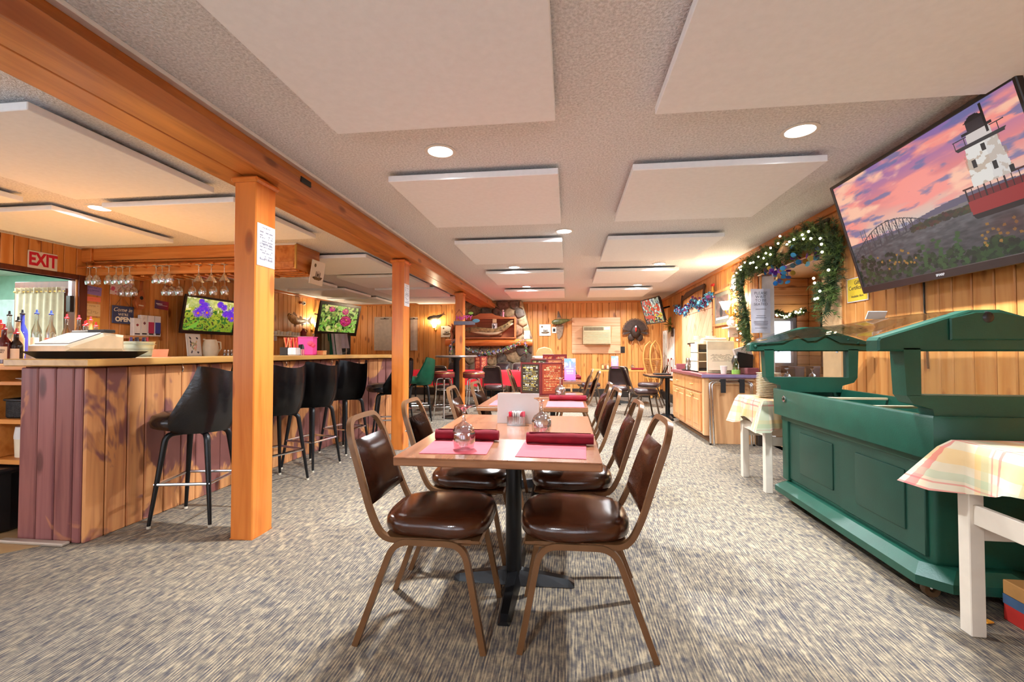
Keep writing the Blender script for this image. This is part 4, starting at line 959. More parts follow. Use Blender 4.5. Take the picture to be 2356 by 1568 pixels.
def napkin(label, c, ln, rz, r_=.022, seed=0):
    t = thing('napkin_roll', label, 'napkin', (c[0], c[1], TZ+.0016), rz, 'rolled maroon napkins'); rr_ = random.Random(seed)
    n = 9; pts_ = [(-ln/2+ln*i/n, rr_.uniform(-.002, .002), r_*.98) for i in range(n+1)]
    ob('roll', tube(new(), pts_, [r_*(.9+.12*rr_.random()) for _ in range(n+1)], 14, flat=1.15), NAP, t, smooth=70)
    bm = new()
    for s in range(28):
        pass
    ob('fold', grid(new(), 8, 3, lambda u, v: (-ln*.46+ln*.92*u, r_*1.16*math.cos(1.9-v*1.5-u*.5), r_+r_*1.05*math.sin(1.9-v*1.5-u*.5)), .002), NAP, t, smooth=70)
    return t
napkin('rolled maroon napkin on the left placemat of the front table', (-.455, 2.03), .29, .02, .024, 1)
napkin('rolled maroon napkin on the right placemat of the front table', (-.035, 1.99), .29, -.03, .024, 2)
napkin('rolled maroon napkin on the right placemat of the second table', (0.0, 3.72), .3, -.04, .024, 3)
napkin('rolled maroon napkin mostly hidden behind the white card, second table', (-.45, 3.75), .26, 0, .024, 4)
napkin('rolled maroon napkin on the third table right of the acrylic stand', (.05, 6.62), .28, 0, .024, 5)
napkin('rolled maroon napkin on the third table behind another napkin', (.05, 7.1), .26, 0, .022, 6)
def goblet(label, p, s=1.0):
    t = thing('goblet', label, 'glass', p, 0, 'upturned cut-glass goblets'); bm = new(); n = 24
    prof = [(.036, 0), (.0395, .03), (.039, .06), (.032, .083), (.014, .095), (.007, .102), (.006, .13), (.008, .142), (.02, .15), (.033, .156), (.0335, .158), (0, .1585)]
    lathe(bm, [(r_*s, z*s) for r_, z in prof], n)
    for v in bm.verts:
        z = v.co.z/s
        if .015 < z < .09:
            a = math.atan2(v.co.y, v.co.x); k = 1+.07*math.cos(a*8); v.co.x *= k; v.co.y *= k
    ob('bowl_and_stem', bm, CLEAR, t, smooth=50)
    ob('inner_bowl', lathe(new(), [(.0325*s, .001), (.034*s, .05*s), (.026*s, .078*s), (0, .086*s)], n), CLEAR, t, smooth=60)
    return t
gob = goblet('upturned goblet on the left placemat of the front table', az(1067, 1031, TZ+.003), 1.12)
dup(gob, 'upturned goblet beside the white card on the front table', az(1246, 1000, TZ))
dup(gob, 'upturned goblet on the second table behind the napkin', az(1289, 914, TZ))
dup(gob, 'upturned goblet on the third table beside the acrylic stand', (.02, 6.9, TZ))
dup(gob, 'upturned goblet on the honey table under the air conditioner', (1.42, 10.25, TZ))
cd_ = thing('white_card', 'blank white card standing behind the sugar caddy on the front table', 'card', az(1192, 973, TZ)); w_ = .235
ob('front_leaf', box(new(), (0, 0, .083), (w_, .0015, .166), (-.1, 0, 0)), PAPER, cd_); ob('rear_leaf', box(new(), (0, .03, .083), (w_, .0015, .166), (.1, 0, 0)), PAPER, cd_)
sc_ = thing('sugar_caddy', 'clear glass caddy of pink and white sweetener packets on the front table', 'caddy', az(1189, 977, TZ))
ob('glass_box', bb(bb(bb(bb(bb(new(), (-.05, -.03, 0), (.05, .03, .008)), (-.05, -.03, .008), (-.046, .03, .05)), (.046, -.03, .008), (.05, .03, .05)), (-.046, -.03, .008), (.046, -.026, .05)), (-.046, .026, .008), (.046, .03, .05)), CLEAR, sc_)
for i in range(14):
    cl = [(226, 60, 84), (240, 236, 234), (240, 236, 234), (200, 70, 90)][(i//3) % 4 if i < 6 else (1 if i < 11 else 3)]
    ob('sweetener_packet', box(new(), (-.04+.0061*i, rnd.uniform(-.004, .004), .042), (.003, .042, .062), (rnd.uniform(-.1, .1), rnd.uniform(-.12, .12), rnd.uniform(-.25, .25))), plain('packet_%d' % i, cl, .6), sc_)
def menu_art(seed, bgc, inks):
    c = canvas(34, 48, bgc); r_ = random.Random(seed)
    for i in range(15):
        y = .93-.058*i; x = .08
        while x < .9:
            l = r_.uniform(.05, .16); l = min(l, .92-x)
            if r_.random() < .82: poly(c, [(x, y-.014), (x+l, y-.014), (x+l, y+.014), (x, y+.014)], r_.choice(inks))
            x += l+.025
    return c
MBIND = plain('maroon_menu_cover', (108, 32, 34), .45); 
def menu(label, c, rz, w_, h_, a1, a2, spread=2.1):
    t = thing('menu', label, 'menu', (c[0], c[1], TZ), rz, 'standing folded menus')
    for sgn, art in ((-1, a1), (1, a2)):
        ang = sgn*(PI-spread)/2; m_ = MX.Rotation(ang, 4, 'Z')
        lf = ob('cover', bb(new(), (-w_ if sgn < 0 else 0, -.003, 0), (0 if sgn < 0 else w_, .003, h_), .002), MBIND, t, m=m_)
        pic('page', w_-.03, h_-.03, art, PICM, lf, frame_m((sgn*(w_/2), -.0036, h_/2), (1, 0, 0), (0, 0, 1)))
    return t
yl = [(206, 196, 120), (226, 220, 200), (196, 176, 90), (160, 168, 150)]; og = [(226, 150, 96), (236, 190, 140), (210, 110, 70)]
menu('open maroon menu with yellow print standing on the second table', (-.245, 4.15), 0, .235, .3, menu_art(1, (58, 46, 34), yl), menu_art(2, (150, 62, 40), og), 2.0)
menu('open maroon menu standing at the near edge of the third table', (-.28, 6.2), .1, .26, .3, menu_art(3, (66, 52, 36), yl), menu_art(4, (150, 84, 56), og), 2.0)
menu('open maroon menu with a red cover beside the acrylic stand', (-.2, 6.75), -.1, .2, .36, menu_art(5, (120, 30, 30), og), menu_art(6, (120, 30, 30), og), 2.3)
menu('small red menu standing on the red tablecloth', (-1.85, 9.55), 0, .14, .3, menu_art(7, (120, 40, 30), og), menu_art(8, (120, 40, 30), og), 2.6)
ac = canvas(30, 60, (120, 170, 220)); U, W = uv(ac); ac[:] = np.stack([120+90*(1-W), 170-60*(1-W), 220-20*(1-W)], -1); ac[(fbm(30, 60, 4, 4, 5) > .55) & (W > .6)] = (240, 244, 250)
for k in range(4): ell(ac, .26+.16*k, .42, .05, .06, (230, 236, 246))
poly(ac, [(.2, .3), (.8, .3), (.8, .32), (.2, .32)], (230, 230, 240)); poly(ac, [(.15, .54), (.85, .54), (.85, .56), (.15, .56)], (220, 230, 244))
def stand(label, c, s=1.0):
    t = thing('acrylic_stand', label, 'menu stand', (c[0], c[1], TZ), 0, 'acrylic drink stands'); pic('print', .15*s, .29*s, ac, PICM, t, frame_m((0, -.004, .155*s), (1, 0, 0), (0, .05, 1)))
    ob('acrylic_sleeve', box(new(), (0, .0, .155*s), (.16*s, .004, .31*s), (-.05, 0, 0)), ACRY, t); ob('foot', bb(new(), (-.08*s, -.04, 0), (.08*s, .05, .004)), ACRY, t)
stand('acrylic stand with a blue and purple drinks card on the third table', (.03, 6.27), 1.0); stand('acrylic stand with a blue card on the honey table', (1.02, 10.1), 1.0)
SALT = plain('salt', (240, 240, 240), .6); PEP = plain('pepper', (60, 54, 50), .6)
def shaker(label, c, mat, z=TZ):
    t = thing('shaker', label, 'shaker', (c[0], c[1], z), 0, 'salt and pepper shakers'); ob('jar', lathe(new(), [(0, 0), (.02, 0), (.022, .05), (.016, .075), (.016, .08)], 12), CLEAR, t, smooth=50); ob('filling', lathe(new(), [(0, .003), (.017, .003), (.018, .045), (0, .045)], 12), mat, t); ob('lid', lathe(new(), [(.018, .078), (.018, .095), (.01, .104), (0, .105)], 12), CHROME, t, smooth=50)
shaker('glass salt shaker on the third table right of the stand', (.03, 6.38), SALT); shaker('glass pepper shaker on the third table right of the stand', (.075, 6.36), PEP)
for i, (x, y) in enumerate([(-2.95, 9.45), (-2.65, 9.45), (-1.55, 9.45), (-1.0, 9.5), (-.75, 9.65)]):
    tag(inst('tumbler', gme, None, (x, y, .7395), None), ['upturned tumbler at the left end of the red tablecloth', 'second upturned tumbler from the left on the red tablecloth', 'upturned tumbler in the middle of the red tablecloth', 'upturned tumbler near the right end of the red tablecloth', 'upturned tumbler at the far right corner of the red tablecloth'][i], 'glass', 'tumblers on the red tablecloth')
tag(ob('folded_cloth', box(new(), (-2.98, 9.62, .755), (.3, .2, .03), None, .01), NAP), 'folded maroon napkin pile at the left end of the red tablecloth', 'napkin')
ct = thing('condiment_caddy', 'wire caddy of condiments on the honey table', 'caddy', (.82, 10.15, TZ)); ob('tray', bb(new(), (-.09, -.06, 0), (.09, .06, .02), .004), DKFRAME, ct); ob('handle', tube(new(), fillet([(-.09, 0, .02), (-.09, 0, .12), (.09, 0, .12), (.09, 0, .02)], .03), .004, 6), DKFRAME, ct)
for i, c_ in enumerate([(200, 170, 110), (120, 60, 40), (220, 200, 160)]): ob('jar', lathe(new(), [(0, .021), (.022, .021), (.022, .08), (.012, .1), (0, .1)], 10, (-.055+.055*i, 0, 0)), plain('condiment_%d' % i, c_, .4), ct, smooth=50)
napkin('rolled maroon napkin on the honey table', (1.5, 10.1), .26, 0, .022, 9)
blk = tag(ob('menu_folder', box(new(), (1.62, 8.12, TZ+.012), (.26, .2, .022), (0, 0, .1), .004), BLACKP), 'flat black folder on the small table by the cabinet', 'folder')
sn = thing('sanitizer_bottle', 'clear pump bottle of sanitizer on the small table by the cabinet', 'bottle', (1.83, 8.0, TZ)); ob('bottle_body', lathe(new(), [(0, 0), (.033, 0), (.035, .09), (.014, .11), (.014, .12)], 14), plain('sanitizer_gel', (206, 214, 236), .2), sn, smooth=50); ob('pump', tube(new(), [(0, 0, .12), (0, 0, .155), (-.03, 0, .155)], .007, 8), WHITE, sn)
# ================================================================ fireplace
def clip(P, a, b, c):
    out = []; n = len(P)
    for i in range(n):
        p, q = P[i], P[(i+1) % n]; d0, d1 = a*p[0]+b*p[1]-c, a*q[0]+b*q[1]-c
        if d0 <= 0: out.append(p)
        if d0*d1 < 0: t_ = d0/(d0-d1); out.append((p[0]+t_*(q[0]-p[0]), p[1]+t_*(q[1]-p[1])))
    return out
fp = thing('fireplace', 'stone fireplace with tapering chimney breast on the back wall', 'fireplace', (-1.93, 11.52, 0))
MORT = plain('pale_mortar', (176, 150, 118), .9, 0, .12, 18)
outline = [(-1.06, 0), (1.05, 0), (1.05, 1.42), (.78, 2.43), (-.8, 2.43), (-1.1, 1.42)]
gF = MX(((1, 0, 0, 0), (0, 0, -1, 0), (0, 1, 0, 0), (0, 0, 0, 1)))   # local x, z -> world x, z ; extrude to -y
gF.translation = V((0, .23, 0)); ob('chimney_core', prism(new(), outline, .42, gF), MORT, fp)
SM = [plain('stone_%d' % i, c, .85, 0, .22, 16, .2, .3, 40) for i, c in enumerate([(140, 118, 100), (160, 134, 106), (122, 98, 88), (172, 146, 112), (134, 90, 74), (116, 104, 94), (150, 116, 90)])]
rs_ = random.Random(21); seeds = []
for i in range(9):
    for j in range(11): seeds.append((-1.15+i*.29+(.145 if j % 2 else 0)+rs_.uniform(-.07, .07), .02+j*.235+rs_.uniform(-.05, .05)))
for i, s in enumerate(seeds):
    P = outline[:]
    for q in seeds:
        if q is s or abs(q[0]-s[0]) > .9 or abs(q[1]-s[1]) > .9: continue
        a, b = q[0]-s[0], q[1]-s[1]; P = clip(P, a, b, (q[0]**2+q[1]**2-s[0]**2-s[1]**2)/2)
        if len(P) < 3: break
    if len(P) < 3: continue
    cx_, cz_ = sum(p[0] for p in P)/len(P), sum(p[1] for p in P)/len(P)
    ar = abs(sum(P[k][0]*P[(k+1) % len(P)][1]-P[(k+1) % len(P)][0]*P[k][1] for k in range(len(P))))/2
    if ar < .006: continue
    if 0 < cz_ < .72 and abs(cx_) < .42: continue       # firebox opening
    Q = []
    for k in range(len(P)):
        p, q = P[k], P[(k+1) % len(P)]
        for t_ in (.14, .86): Q.append(((p[0]+(q[0]-p[0])*t_-cx_)*.96, (p[1]+(q[1]-p[1])*t_-cz_)*.96))
    bm = new(); g2 = gF.copy(); g2.translation = V((0, 0, 0)); n = len(Q)
    r0 = [bm.verts.new(V((x, 0, z))) for x, z in Q]; r1 = [bm.verts.new(V((x*.96, -.03, z*.96))) for x, z in Q]; r2 = [bm.verts.new(V((x*.72, -.05, z*.72))) for x, z in Q]
    for A, B in ((r0, r1), (r1, r2)):
        for k in range(n): bm.faces.new((A[k], A[(k+1) % n], B[(k+1) % n], B[k]))
    bm.faces.new(r2)
    ob('stone', bm, rs_.choice(SM), fp, (cx_, -.19, cz_), smooth=50)
ob('firebox', bb(new(), (-.4, -.2, .02), (.4, -.17, .7)), plain('firebox_black', (24, 20, 18), .95), fp)  # flat near-black sheet over the firebox area
tag(ob('mantel_log', tube(new(), [(-3.06, 11.185, 1.37), (-2, 11.18, 1.37), (-.86, 11.185, 1.37)], [.088, .092, .085], 16), wood('varnished_log', (214, 122, 56), (184, 88, 30), 'X', .3, .4, 0, coat=.3), smooth=60), 'varnished log mantel across the stone fireplace', 'mantel')
fb2 = thing('fish_case', 'wooden display case with arched crest on the fireplace mantel', 'case', (-2.02, 11.17, 1.465))
CASEW = wood('case_wood', (196, 118, 70), (168, 92, 50), 'X', .4, .2, .04); hw = .745
ob('back_panel', bb(new(), (-hw, .08, 0), (hw, .1, .52)), wood('case_back', (170, 98, 62), (146, 78, 48), 'X', .5, 0, 0), fb2)
for lo, hi in (((-hw, -.08, 0), (hw, .1, .03)), ((-hw, -.08, .49), (hw, .1, .53)), ((-hw, -.08, .03), (-hw+.035, .1, .49)), ((hw-.035, -.08, .03), (hw, .1, .49))): ob('case_board', bb(new(), lo, hi, .004), CASEW, fb2)
gg = gF.copy(); gg.translation = V((0, -.04, .53)); ob('crest', prism(new(), [(-.5, 0), (.5, 0), (.25, .05), (.15, .1), (-.15, .1), (-.25, .05)], .03, gg, .004), CASEW, fb2)
FISHG = plain('olive_fish', (156, 128, 86), .35, 0, .4, 16); FISHW = plain('pale_fish_belly', (214, 196, 160), .4); FIN = plain('fish_fin', (150, 104, 66), .5); EYE = plain('fish_eye', (20, 18, 14), .1)
def fish(label, path, rads, body=None, fins=(), mouth=.06, flat=.62, up=(0, 0, 1), side=(0, -1, 0), group=None, tail=.12, cat='mounted fish'):
    """path from tail to head; side = direction towards the room"""
    P = [V(p) for p in path]; o_ = P[len(P)//2]; t = thing('mounted_fish', label, cat, o_, 0, group); P = [p-o_ for p in P]; sd = V(side)
    n = 6*(len(P)-1); pts_, rr_ = [], []
    for i in range(n+1):
        s = i/n*(len(P)-1); k = min(int(s), len(P)-2); f = s-k; p0, p1, p2, p3 = P[max(k-1, 0)], P[k], P[k+1], P[min(k+2, len(P)-1)]
        pts_.append(.5*((2*p1)+(p2-p0)*f+(2*p0-5*p1+4*p2-p3)*f*f+(3*p1-p0-3*p2+p3)*f**3)); rr_.append(rads[k]*(1-f)+rads[k+1]*f)
    bm = tube(new(), pts_, rr_, 14, flat=flat, up=up); b = ob('body', bm, body or FISHG, t, smooth=70)
    d = (pts_[0]-pts_[2]).normalized(); u = V(up); u = (u-d*u.dot(d)).normalized(); r0 = rr_[0]
    m_ = MX((d, u, d.cross(u))).transposed().to_4x4(); m_.translation = pts_[0]
    ob('tail_fin', prism(new(), [(-.01, -r0), (tail*.5, -tail*.35), (tail, -tail*.75), (tail*.7, 0), (tail, tail*.75), (tail*.5, tail*.35), (-.01, r0)], .006, m_ @ T(0, 0, -.003)), FIN, t)
    hd = (pts_[-1]-pts_[-3]).normalized(); hr = rr_[-3]; ob('eye', ball(new(), pts_[-4]+u*hr*.35+sd*rr_[-4]*flat*.9, hr*.18, 10, 6), EYE, t, smooth=80)
    ob('lower_jaw', tube(new(), [pts_[-4]-u*hr*.55, pts_[-1]+hd*mouth*.6-u*(hr*.55+mouth*.5)], [hr*.45, hr*.2], 8, flat=.7), FISHW, t, smooth=60)
    for (s, side_, ln, ht) in fins:
        k = int(s*n); q = pts_[k]; dd = (pts_[min(k+1, n)]-pts_[k-1]).normalized(); uu = V(up); uu = (uu-dd*uu.dot(dd)).normalized()*side_
        m_ = MX((dd, uu, dd.cross(uu))).transposed().to_4x4(); m_.translation = q+uu*rr_[k]*.85
        ob('fin', prism(new(), [(-ln/2, -.01), (ln/2, -.01), (ln*.3, ht), (-ln*.2, ht*.9), (-ln*.7, ht*.5)], .005, m_ @ T(0, 0, -.0025)), FIN, t)
    return t
mk_ = fish('long mounted muskellunge with open jaws in the mantel display case', [(-2.7, 11.15, 1.68), (-2.5, 11.14, 1.69), (-2.2, 11.13, 1.67), (-1.95, 11.13, 1.64), (-1.72, 11.13, 1.66), (-1.54, 11.13, 1.75), (-1.44, 11.13, 1.82)], [.035, .06, .085, .092, .09, .075, .055], None, [(.3, 1, .12, .06), (.2, -1, .1, .06), (.5, -1, .07, .05), (.72, -1, .07, .06)], .0, .6, tail=.14)
hd = V((-1.44, 11.13, 1.82))-mk_.location
ob('upper_jaw', tube(new(), [hd+V((-.02, 0, .0)), hd+V((.06, 0, .075)), hd+V((.12, 0, .115))], [.058, .036, .016], 12, flat=.6), FISHG, mk_, smooth=70)
ob('open_jaw', tube(new(), [hd+V((-.03, 0, -.03)), hd+V((.07, 0, .005)), hd+V((.15, 0, .03))], [.045, .028, .012], 12, flat=.6), FISHW, mk_, smooth=70)
ob('belly', tube(new(), [V(p)-mk_.location for p in [(-2.45, 11.125, 1.66), (-2.2, 11.11, 1.625), (-1.95, 11.105, 1.59), (-1.72, 11.11, 1.61), (-1.55, 11.115, 1.7)]], [.02, .04, .045, .045, .03], 10, flat=.7), FISHW, mk_, smooth=70)
ex = thing('eagle_card', 'white card with a small eagle hanging on the fish case', 'card', (-1.8, 11.1, 1.76)); ob('card', bb(new(), (-.05, 0, .1), (.05, .006, .2)), plain('buff_card', (226, 196, 150), .6), ex)
ea = canvas(20, 22, (200, 196, 190)); ell(ea, .4, .5, .25, .4, (70, 66, 70), .4); ell(ea, .65, .4, .12, .3, (236, 236, 240), -.5); ell(ea, .5, .8, .15, .12, (240, 240, 240)); pic('print', .13, .17, ea, PICM, ex, frame_m((.0, -.002, 0), (1, 0, 0), (0, 0, 1)))
# mantel foil garland
FOIL = [plain('foil_%d' % i, c, .2, .6, .1) for i, c in enumerate([(210, 212, 216), (230, 150, 180), (120, 190, 120), (120, 150, 210), (224, 206, 120)])]
def foil_garland(name, label, path, r_, n_, seed, sz=.03, mats=None, group=None, cat='garland'):
    P = [V(p) for p in path]; t = thing(name, label, cat, P[0], 0, group); rr_ = random.Random(seed); ln = [0]
    for a, b in zip(P, P[1:]): ln.append(ln[-1]+(b-a).length)
    def at(s):
        for k in range(len(P)-1):
            if s <= ln[k+1] or k == len(P)-2: f = (s-ln[k])/max(1e-6, ln[k+1]-ln[k]); return P[k].lerp(P[k+1], f)
    mats = mats or FOIL; bms = [new() for _ in mats]
    for i in range(n_):
        p = at(rr_.random()*ln[-1])-P[0]+V((rr_.gauss(0, r_), rr_.gauss(0, r_*.6), rr_.gauss(0, r_))); k = rr_.randrange(len(mats)); s = sz*rr_.uniform(.6, 1.2)
        box(bms[k], p, (s, s*.15, s*.8), (rr_.random()*6, rr_.random()*6, rr_.random()*6))
    for bm, m_ in zip(bms, mats): o = ob('foil_bits', bm, m_, t); o['kind'] = 'stuff'
    ob('cord', tube(new(), [p-P[0] for p in P], .004, 5), mats[0], t); return t
cat_ = [ay(a, b, 11.1) for a, b in [(1038, 815), (1040, 785), (1048, 783), (1062, 795), (1085, 806), (1110, 812), (1140, 810), (1165, 803), (1185, 792), (1200, 782), (1208, 783), (1210, 812)]]
foil_garland('foil_garland', 'sparkly foil garland hung in swags along the log mantel', cat_, .028, 420, 5, .035)
# things standing on the mantel
ps = thing('figurine', 'small pink figurine on top of the fish case', 'figurine', (-1.6, 11.2, 1.997)); ob('figure_body', lathe(new(), [(0, 0), (.03, 0), (.025, .08), (.035, .12), (.012, .15), (0, .15)], 10), plain('pink_figure', (222, 150, 170), .5), ps, smooth=60); ob('head', ball(new(), (0, 0, .175), .025, 10, 6), plain('pale_figure', (236, 200, 200), .5), ps)
wf = thing('carved_figure', 'carved wooden figure at the left end of the mantel', 'figurine', (-2.93, 11.25, 1.455)); ob('figure_body', tube(new(), [(0, 0, 0), (.03, 0, .1), (-.02, 0, .2), (.03, 0, .32), (0, 0, .4)], [.05, .04, .03, .035, .015], 8), plain('carved_wood', (186, 116, 80), .5), wf, smooth=60); ob('arm', tube(new(), [(.02, 0, .3), (-.1, 0, .36)], .012, 6), plain('carved_wood_arm', (176, 108, 74), .5), wf)
nt_ = canvas(16, 22, (236, 226, 196)); 
for i in range(6): poly(nt_, [(.2, .8-.11*i), (.8, .8-.11*i), (.8, .83-.11*i), (.2, .83-.11*i)], (150, 160, 120))
nc = thing('note_card', 'pale note card leaning at the right end of the mantel', 'card', (-1.0, 11.17, 1.46)); pic('print', .14, .2, nt_, PICM, nc, frame_m((0, -.005, .1), (1, 0, 0), (0, .1, 1))); ob('card', box(new(), (0, .002, .1), (.145, .004, .205), (-.1, 0, 0)), PAPER, nc)
# ================================================================ back wall
TILE = plain('white_tile', (226, 218, 204), .35)
def ship_tile(label, m):
    t = thing('ship_tile', label, 'wall tile', m=m, group='ceramic ship tiles'); c = canvas(32, 32, (228, 222, 210))
    for k in range(4): ell(c, .38+.1*k, .42, .035, .16, (120, 112, 100)); ell(c, .4+.1*k, .4, .018, .12, (36, 34, 36))
    poly(c, [(.15, .32), (.85, .32), (.7, .18), (.3, .18)], (110, 84, 48)); poly(c, [(.1, .26), (.3, .34), (.3, .2)], (70, 54, 34)); poly(c, [(.7, .34), (.92, .36), (.78, .2)], (90, 66, 40)); ell(c, .24, .8, .08, .08, (96, 76, 44))
    ob('tile', bb(new(), (-.15, -.15, -.012), (.15, .15, 0), .004), TILE, t); pic('print', .29, .29, c, PICM, t, T(0, 0, .0012)); return t
ship_tile('white ship tile left of the mounted bass on the back wall', frame_m((-.58, YB-.014, 1.7), (1, 0, 0), (0, 0, 1)))
ship_tile('white ship tile beside the lit sconce left of the fireplace', frame_m((-3.2, YB-.014, 1.675), (1, 0, 0), (0, 0, 1)))
ship_tile('white ship tile hanging from the soffit box over the bar', frame_m(ax(731, 628, -3.15), (0, 1, 0), (.16, 0, 1)))
drift = thing('driftwood_mount', 'tall grey driftwood slab behind the mounted bass', 'driftwood', (-.2, YB-.02, 1.85)); ob('slab', prism(new(), [(-.06, -.36), (-.02, -.4), (.06, -.3), (.1, -.1), (.09, .05), (.04, .15), (-.02, .33), (-.05, .34), (-.07, .15), (-.1, .02)], .025, MX(((1, 0, 0, 0), (0, 0, -1, .01), (0, 1, 0, 0), (0, 0, 0, 1))), .006), plain('driftwood_grey', (150, 128, 108), .8, 0, .2, 20), drift)
ob('knot', ball(new(), (-.02, -.018, .2), (.03, .012, .08), 10, 6), plain('driftwood_knot', (128, 108, 92), .8), drift)
BASS = plain('green_bass', (110, 112, 66), .35, 0, .3, 30)
fish('small green bass mounted on driftwood on the back wall', [(.05, YB-.09, 1.95), (-.08, YB-.1, 1.93), (-.2, YB-.1, 1.91), (-.33, YB-.09, 1.9), (-.4, YB-.08, 1.9)], [.022, .05, .075, .065, .03], BASS, [(.55, 1, .14, .05), (.35, -1, .07, .05)], .04, .5, tail=.08)
fish('dark salmon mounted above the sconce left of the fireplace', [(-3.3, YB-.07, 2.12), (-3.42, YB-.09, 2.06), (-3.52, YB-.1, 2.03), (-3.62, YB-.09, 2.03), (-3.7, YB-.08, 2.02)], [.02, .055, .07, .06, .025], plain('dark_salmon', (74, 66, 56), .35, 0, .3, 30), [(.5, 1, .08, .03), (.4, -1, .06, .05)], .03, .5, tail=.09)
SHADE = emit('lit_shade', (255, 240, 206), 9.0); SHADE.cycles.emission_sampling = 'NONE'
def sconce(label, p, out, power, warm=(1, .82, .55)):
    t = thing('wall_sconce', label, 'wall lamp', p, 0, 'lit wall sconces'); o_ = V(out)
    ob('shade', lathe(new(), [(.035, 0), (.05, .03), (.06, .07), (.085, .115), (.08, .113), (.055, .07), (.045, .03), (.03, .003)], 18, o_*.12), SHADE, t, smooth=70)
    ob('arm', tube(new(), [o_*.0+V((0, 0, -.06)), o_*.06+V((0, 0, -.08)), o_*.12+V((0, 0, -.04)), o_*.12], .01, 8), BRASS, t, smooth=60); ob('back_plate', ball(new(), o_*.008+V((0, 0, -.05)), .045, 12, 8, MX.Diagonal((1 if abs(o_.x) < .5 else .25, 1 if abs(o_.y) < .5 else .25, 1))), BRASS, t, smooth=60)
    l = bpy.data.lights.new('sconce_bulb', 'POINT'); l.energy = power; l.color = warm; l.shadow_soft_size = .05; lo = bpy.data.objects.new('bulb_light', l); COL.objects.link(lo); lo.parent = t; lo.location = o_*.12+V((0, 0, .14))
sconce('lit glass sconce below the dark salmon on the back wall', (-3.5, YB-.004, 1.78), (0, -1, 0), 26)
sconce('lit glass sconce beside the walleye on the left wall', ax(718, 760, XL+.01)+V((.0, 0, .07)), (1, 0, 0), 26)
sconce('lit bell-shaped sconce beside the framed picture on the right wall', ax(1690, 712, XR-.004), (-1, 0, 0), 26)
def towel(label, a, b, c, d):
    p0, p1 = ay(a, b, YB-.03), ay(c, d, YB-.03); w_, h_ = p1.x-p0.x, p0.z-p1.z; t = thing('hanging_cloth', label, 'cloth', (p0.x+w_/2, YB-.03, p1.z), 0, 'white cloths on the back wall')
    ob('cloth', grid(new(), 14, 10, lambda u, v: ((u-.5)*w_*(1+.02*(1-v)), -.012+.008*math.sin(u*9+1)*(1-v), v*h_), .004), plain('white_linen', (248, 244, 238), .8), t, smooth=60); ob('hanger_bar', bb(new(), (-.12, -.04, h_-.06), (.12, -.028, h_-.045), .003), BLACKM, t); ob('hook', bb(new(), (-.02, -.04, h_-.05), (.02, .02, h_-.03)), BLACKM, t)
towel('white cloth hung on a black bar left of the middle post', 862, 729, 910, 806); towel('white cloth peeking out right of the middle post', 945, 729, 961, 806)
# air conditioner
acb = thing('mounting_board', 'pale pine board surround for the air conditioner on the back wall', 'board', (.72, YB-.012, 1.55))
for lo, hi in (((-.61, 0, .25), (.61, 0, .465)), ((-.61, 0, -.455), (.61, 0, -.23)), ((-.61, 0, -.225), (-.345, 0, .245)), ((.365, 0, -.225), (.61, 0, .245))): ob('board', bb(new(), (lo[0], -.012, lo[2]), (hi[0], .012, hi[2]), .004), PINK, acb)
AC = plain('beige_metal', (206, 190, 152), .5); acu = thing('air_conditioner', 'beige window air conditioner built into the back wall', 'air conditioner', (.73, YB-.15, 1.555))
ob('case', bb(new(), (-.345, -.05, -.23), (.345, .14, .23), .012), AC, acu); ob('vent', bb(new(), (-.32, -.055, .125), (.16, -.045, .2)), plain('dark_vent', (96, 86, 66), .6), acu); ob('control_panel', bb(new(), (.18, -.055, .13), (.32, -.048, .2), .004), plain('pale_panel', (226, 220, 200), .4), acu)
for i in range(9): ob('louver', bb(new(), (-.32, -.058, -.2+.034*i), (.32, -.048, -.176+.034*i), .003), AC, acu)
for i in range(16): ob('vent_slat', bb(new(), (-.32+.03*i, -.06, .13), (-.312+.03*i, -.05, .195)), AC, acu)
ob('power_cord', tube(new(), [(.3, .0, .22), (.38, .05, .2), (.36, .1, -.1), (.34, .1, -.3)], .008, 6), plain('tan_cord', (196, 160, 110), .6), acu)
for (px, py, lb, mt) in [(1432, 804, 'dark wall outlet below the turkey fan', BLACKP), (1275, 759, 'round white wall outlet left of the mounted bass', WHITE)]:
    q = ay(px, py, YB-.006); e = thing('wall_outlet', lb, 'outlet', q); ob('plate', bb(new(), (-.06, -.006, -.08), (.06, .006, .08), .004), mt, e); ob('socket', bb(new(), (-.03, -.009, -.04), (.03, -.005, .04), .002), BLACKP, e)
# turkey fan
FEA = plain('dark_turkey_feather', (66, 44, 32), .6, 0, .25, 12); FEA2 = plain('feather_band', (120, 84, 56), .6)
tk = thing('turkey_mount', 'mounted turkey with spread tail fan on the back wall', 'taxidermy', (1.69, YB-.05, 1.66))
for i in range(17):
    a = math.radians(-12+204*i/16); d = V((math.cos(a), 0, math.sin(a))); m_ = frame_m(d*.1+V((0, -.01-.002*(i % 2), 0)), d, V((0, 0, 1)).cross(d) if abs(d.x) > .99 else V((-d.z, 0, d.x)))
    f_ = ob('tail_feather', prism(new(), [(0, -.018), (.17, -.034), (.21, -.03), (.225, 0), (.21, .03), (.17, .034), (0, .018)], .006, m_), FEA, tk); ob('feather_tip', prism(new(), [(.185, -.028), (.205, -.026), (.215, 0), (.205, .026), (.185, .028)], .0075, m_), FEA2, f_)
ob('body', ball(new(), (0, -.06, -.02), (.12, .08, .16), 14, 10), FEA, tk, smooth=80)
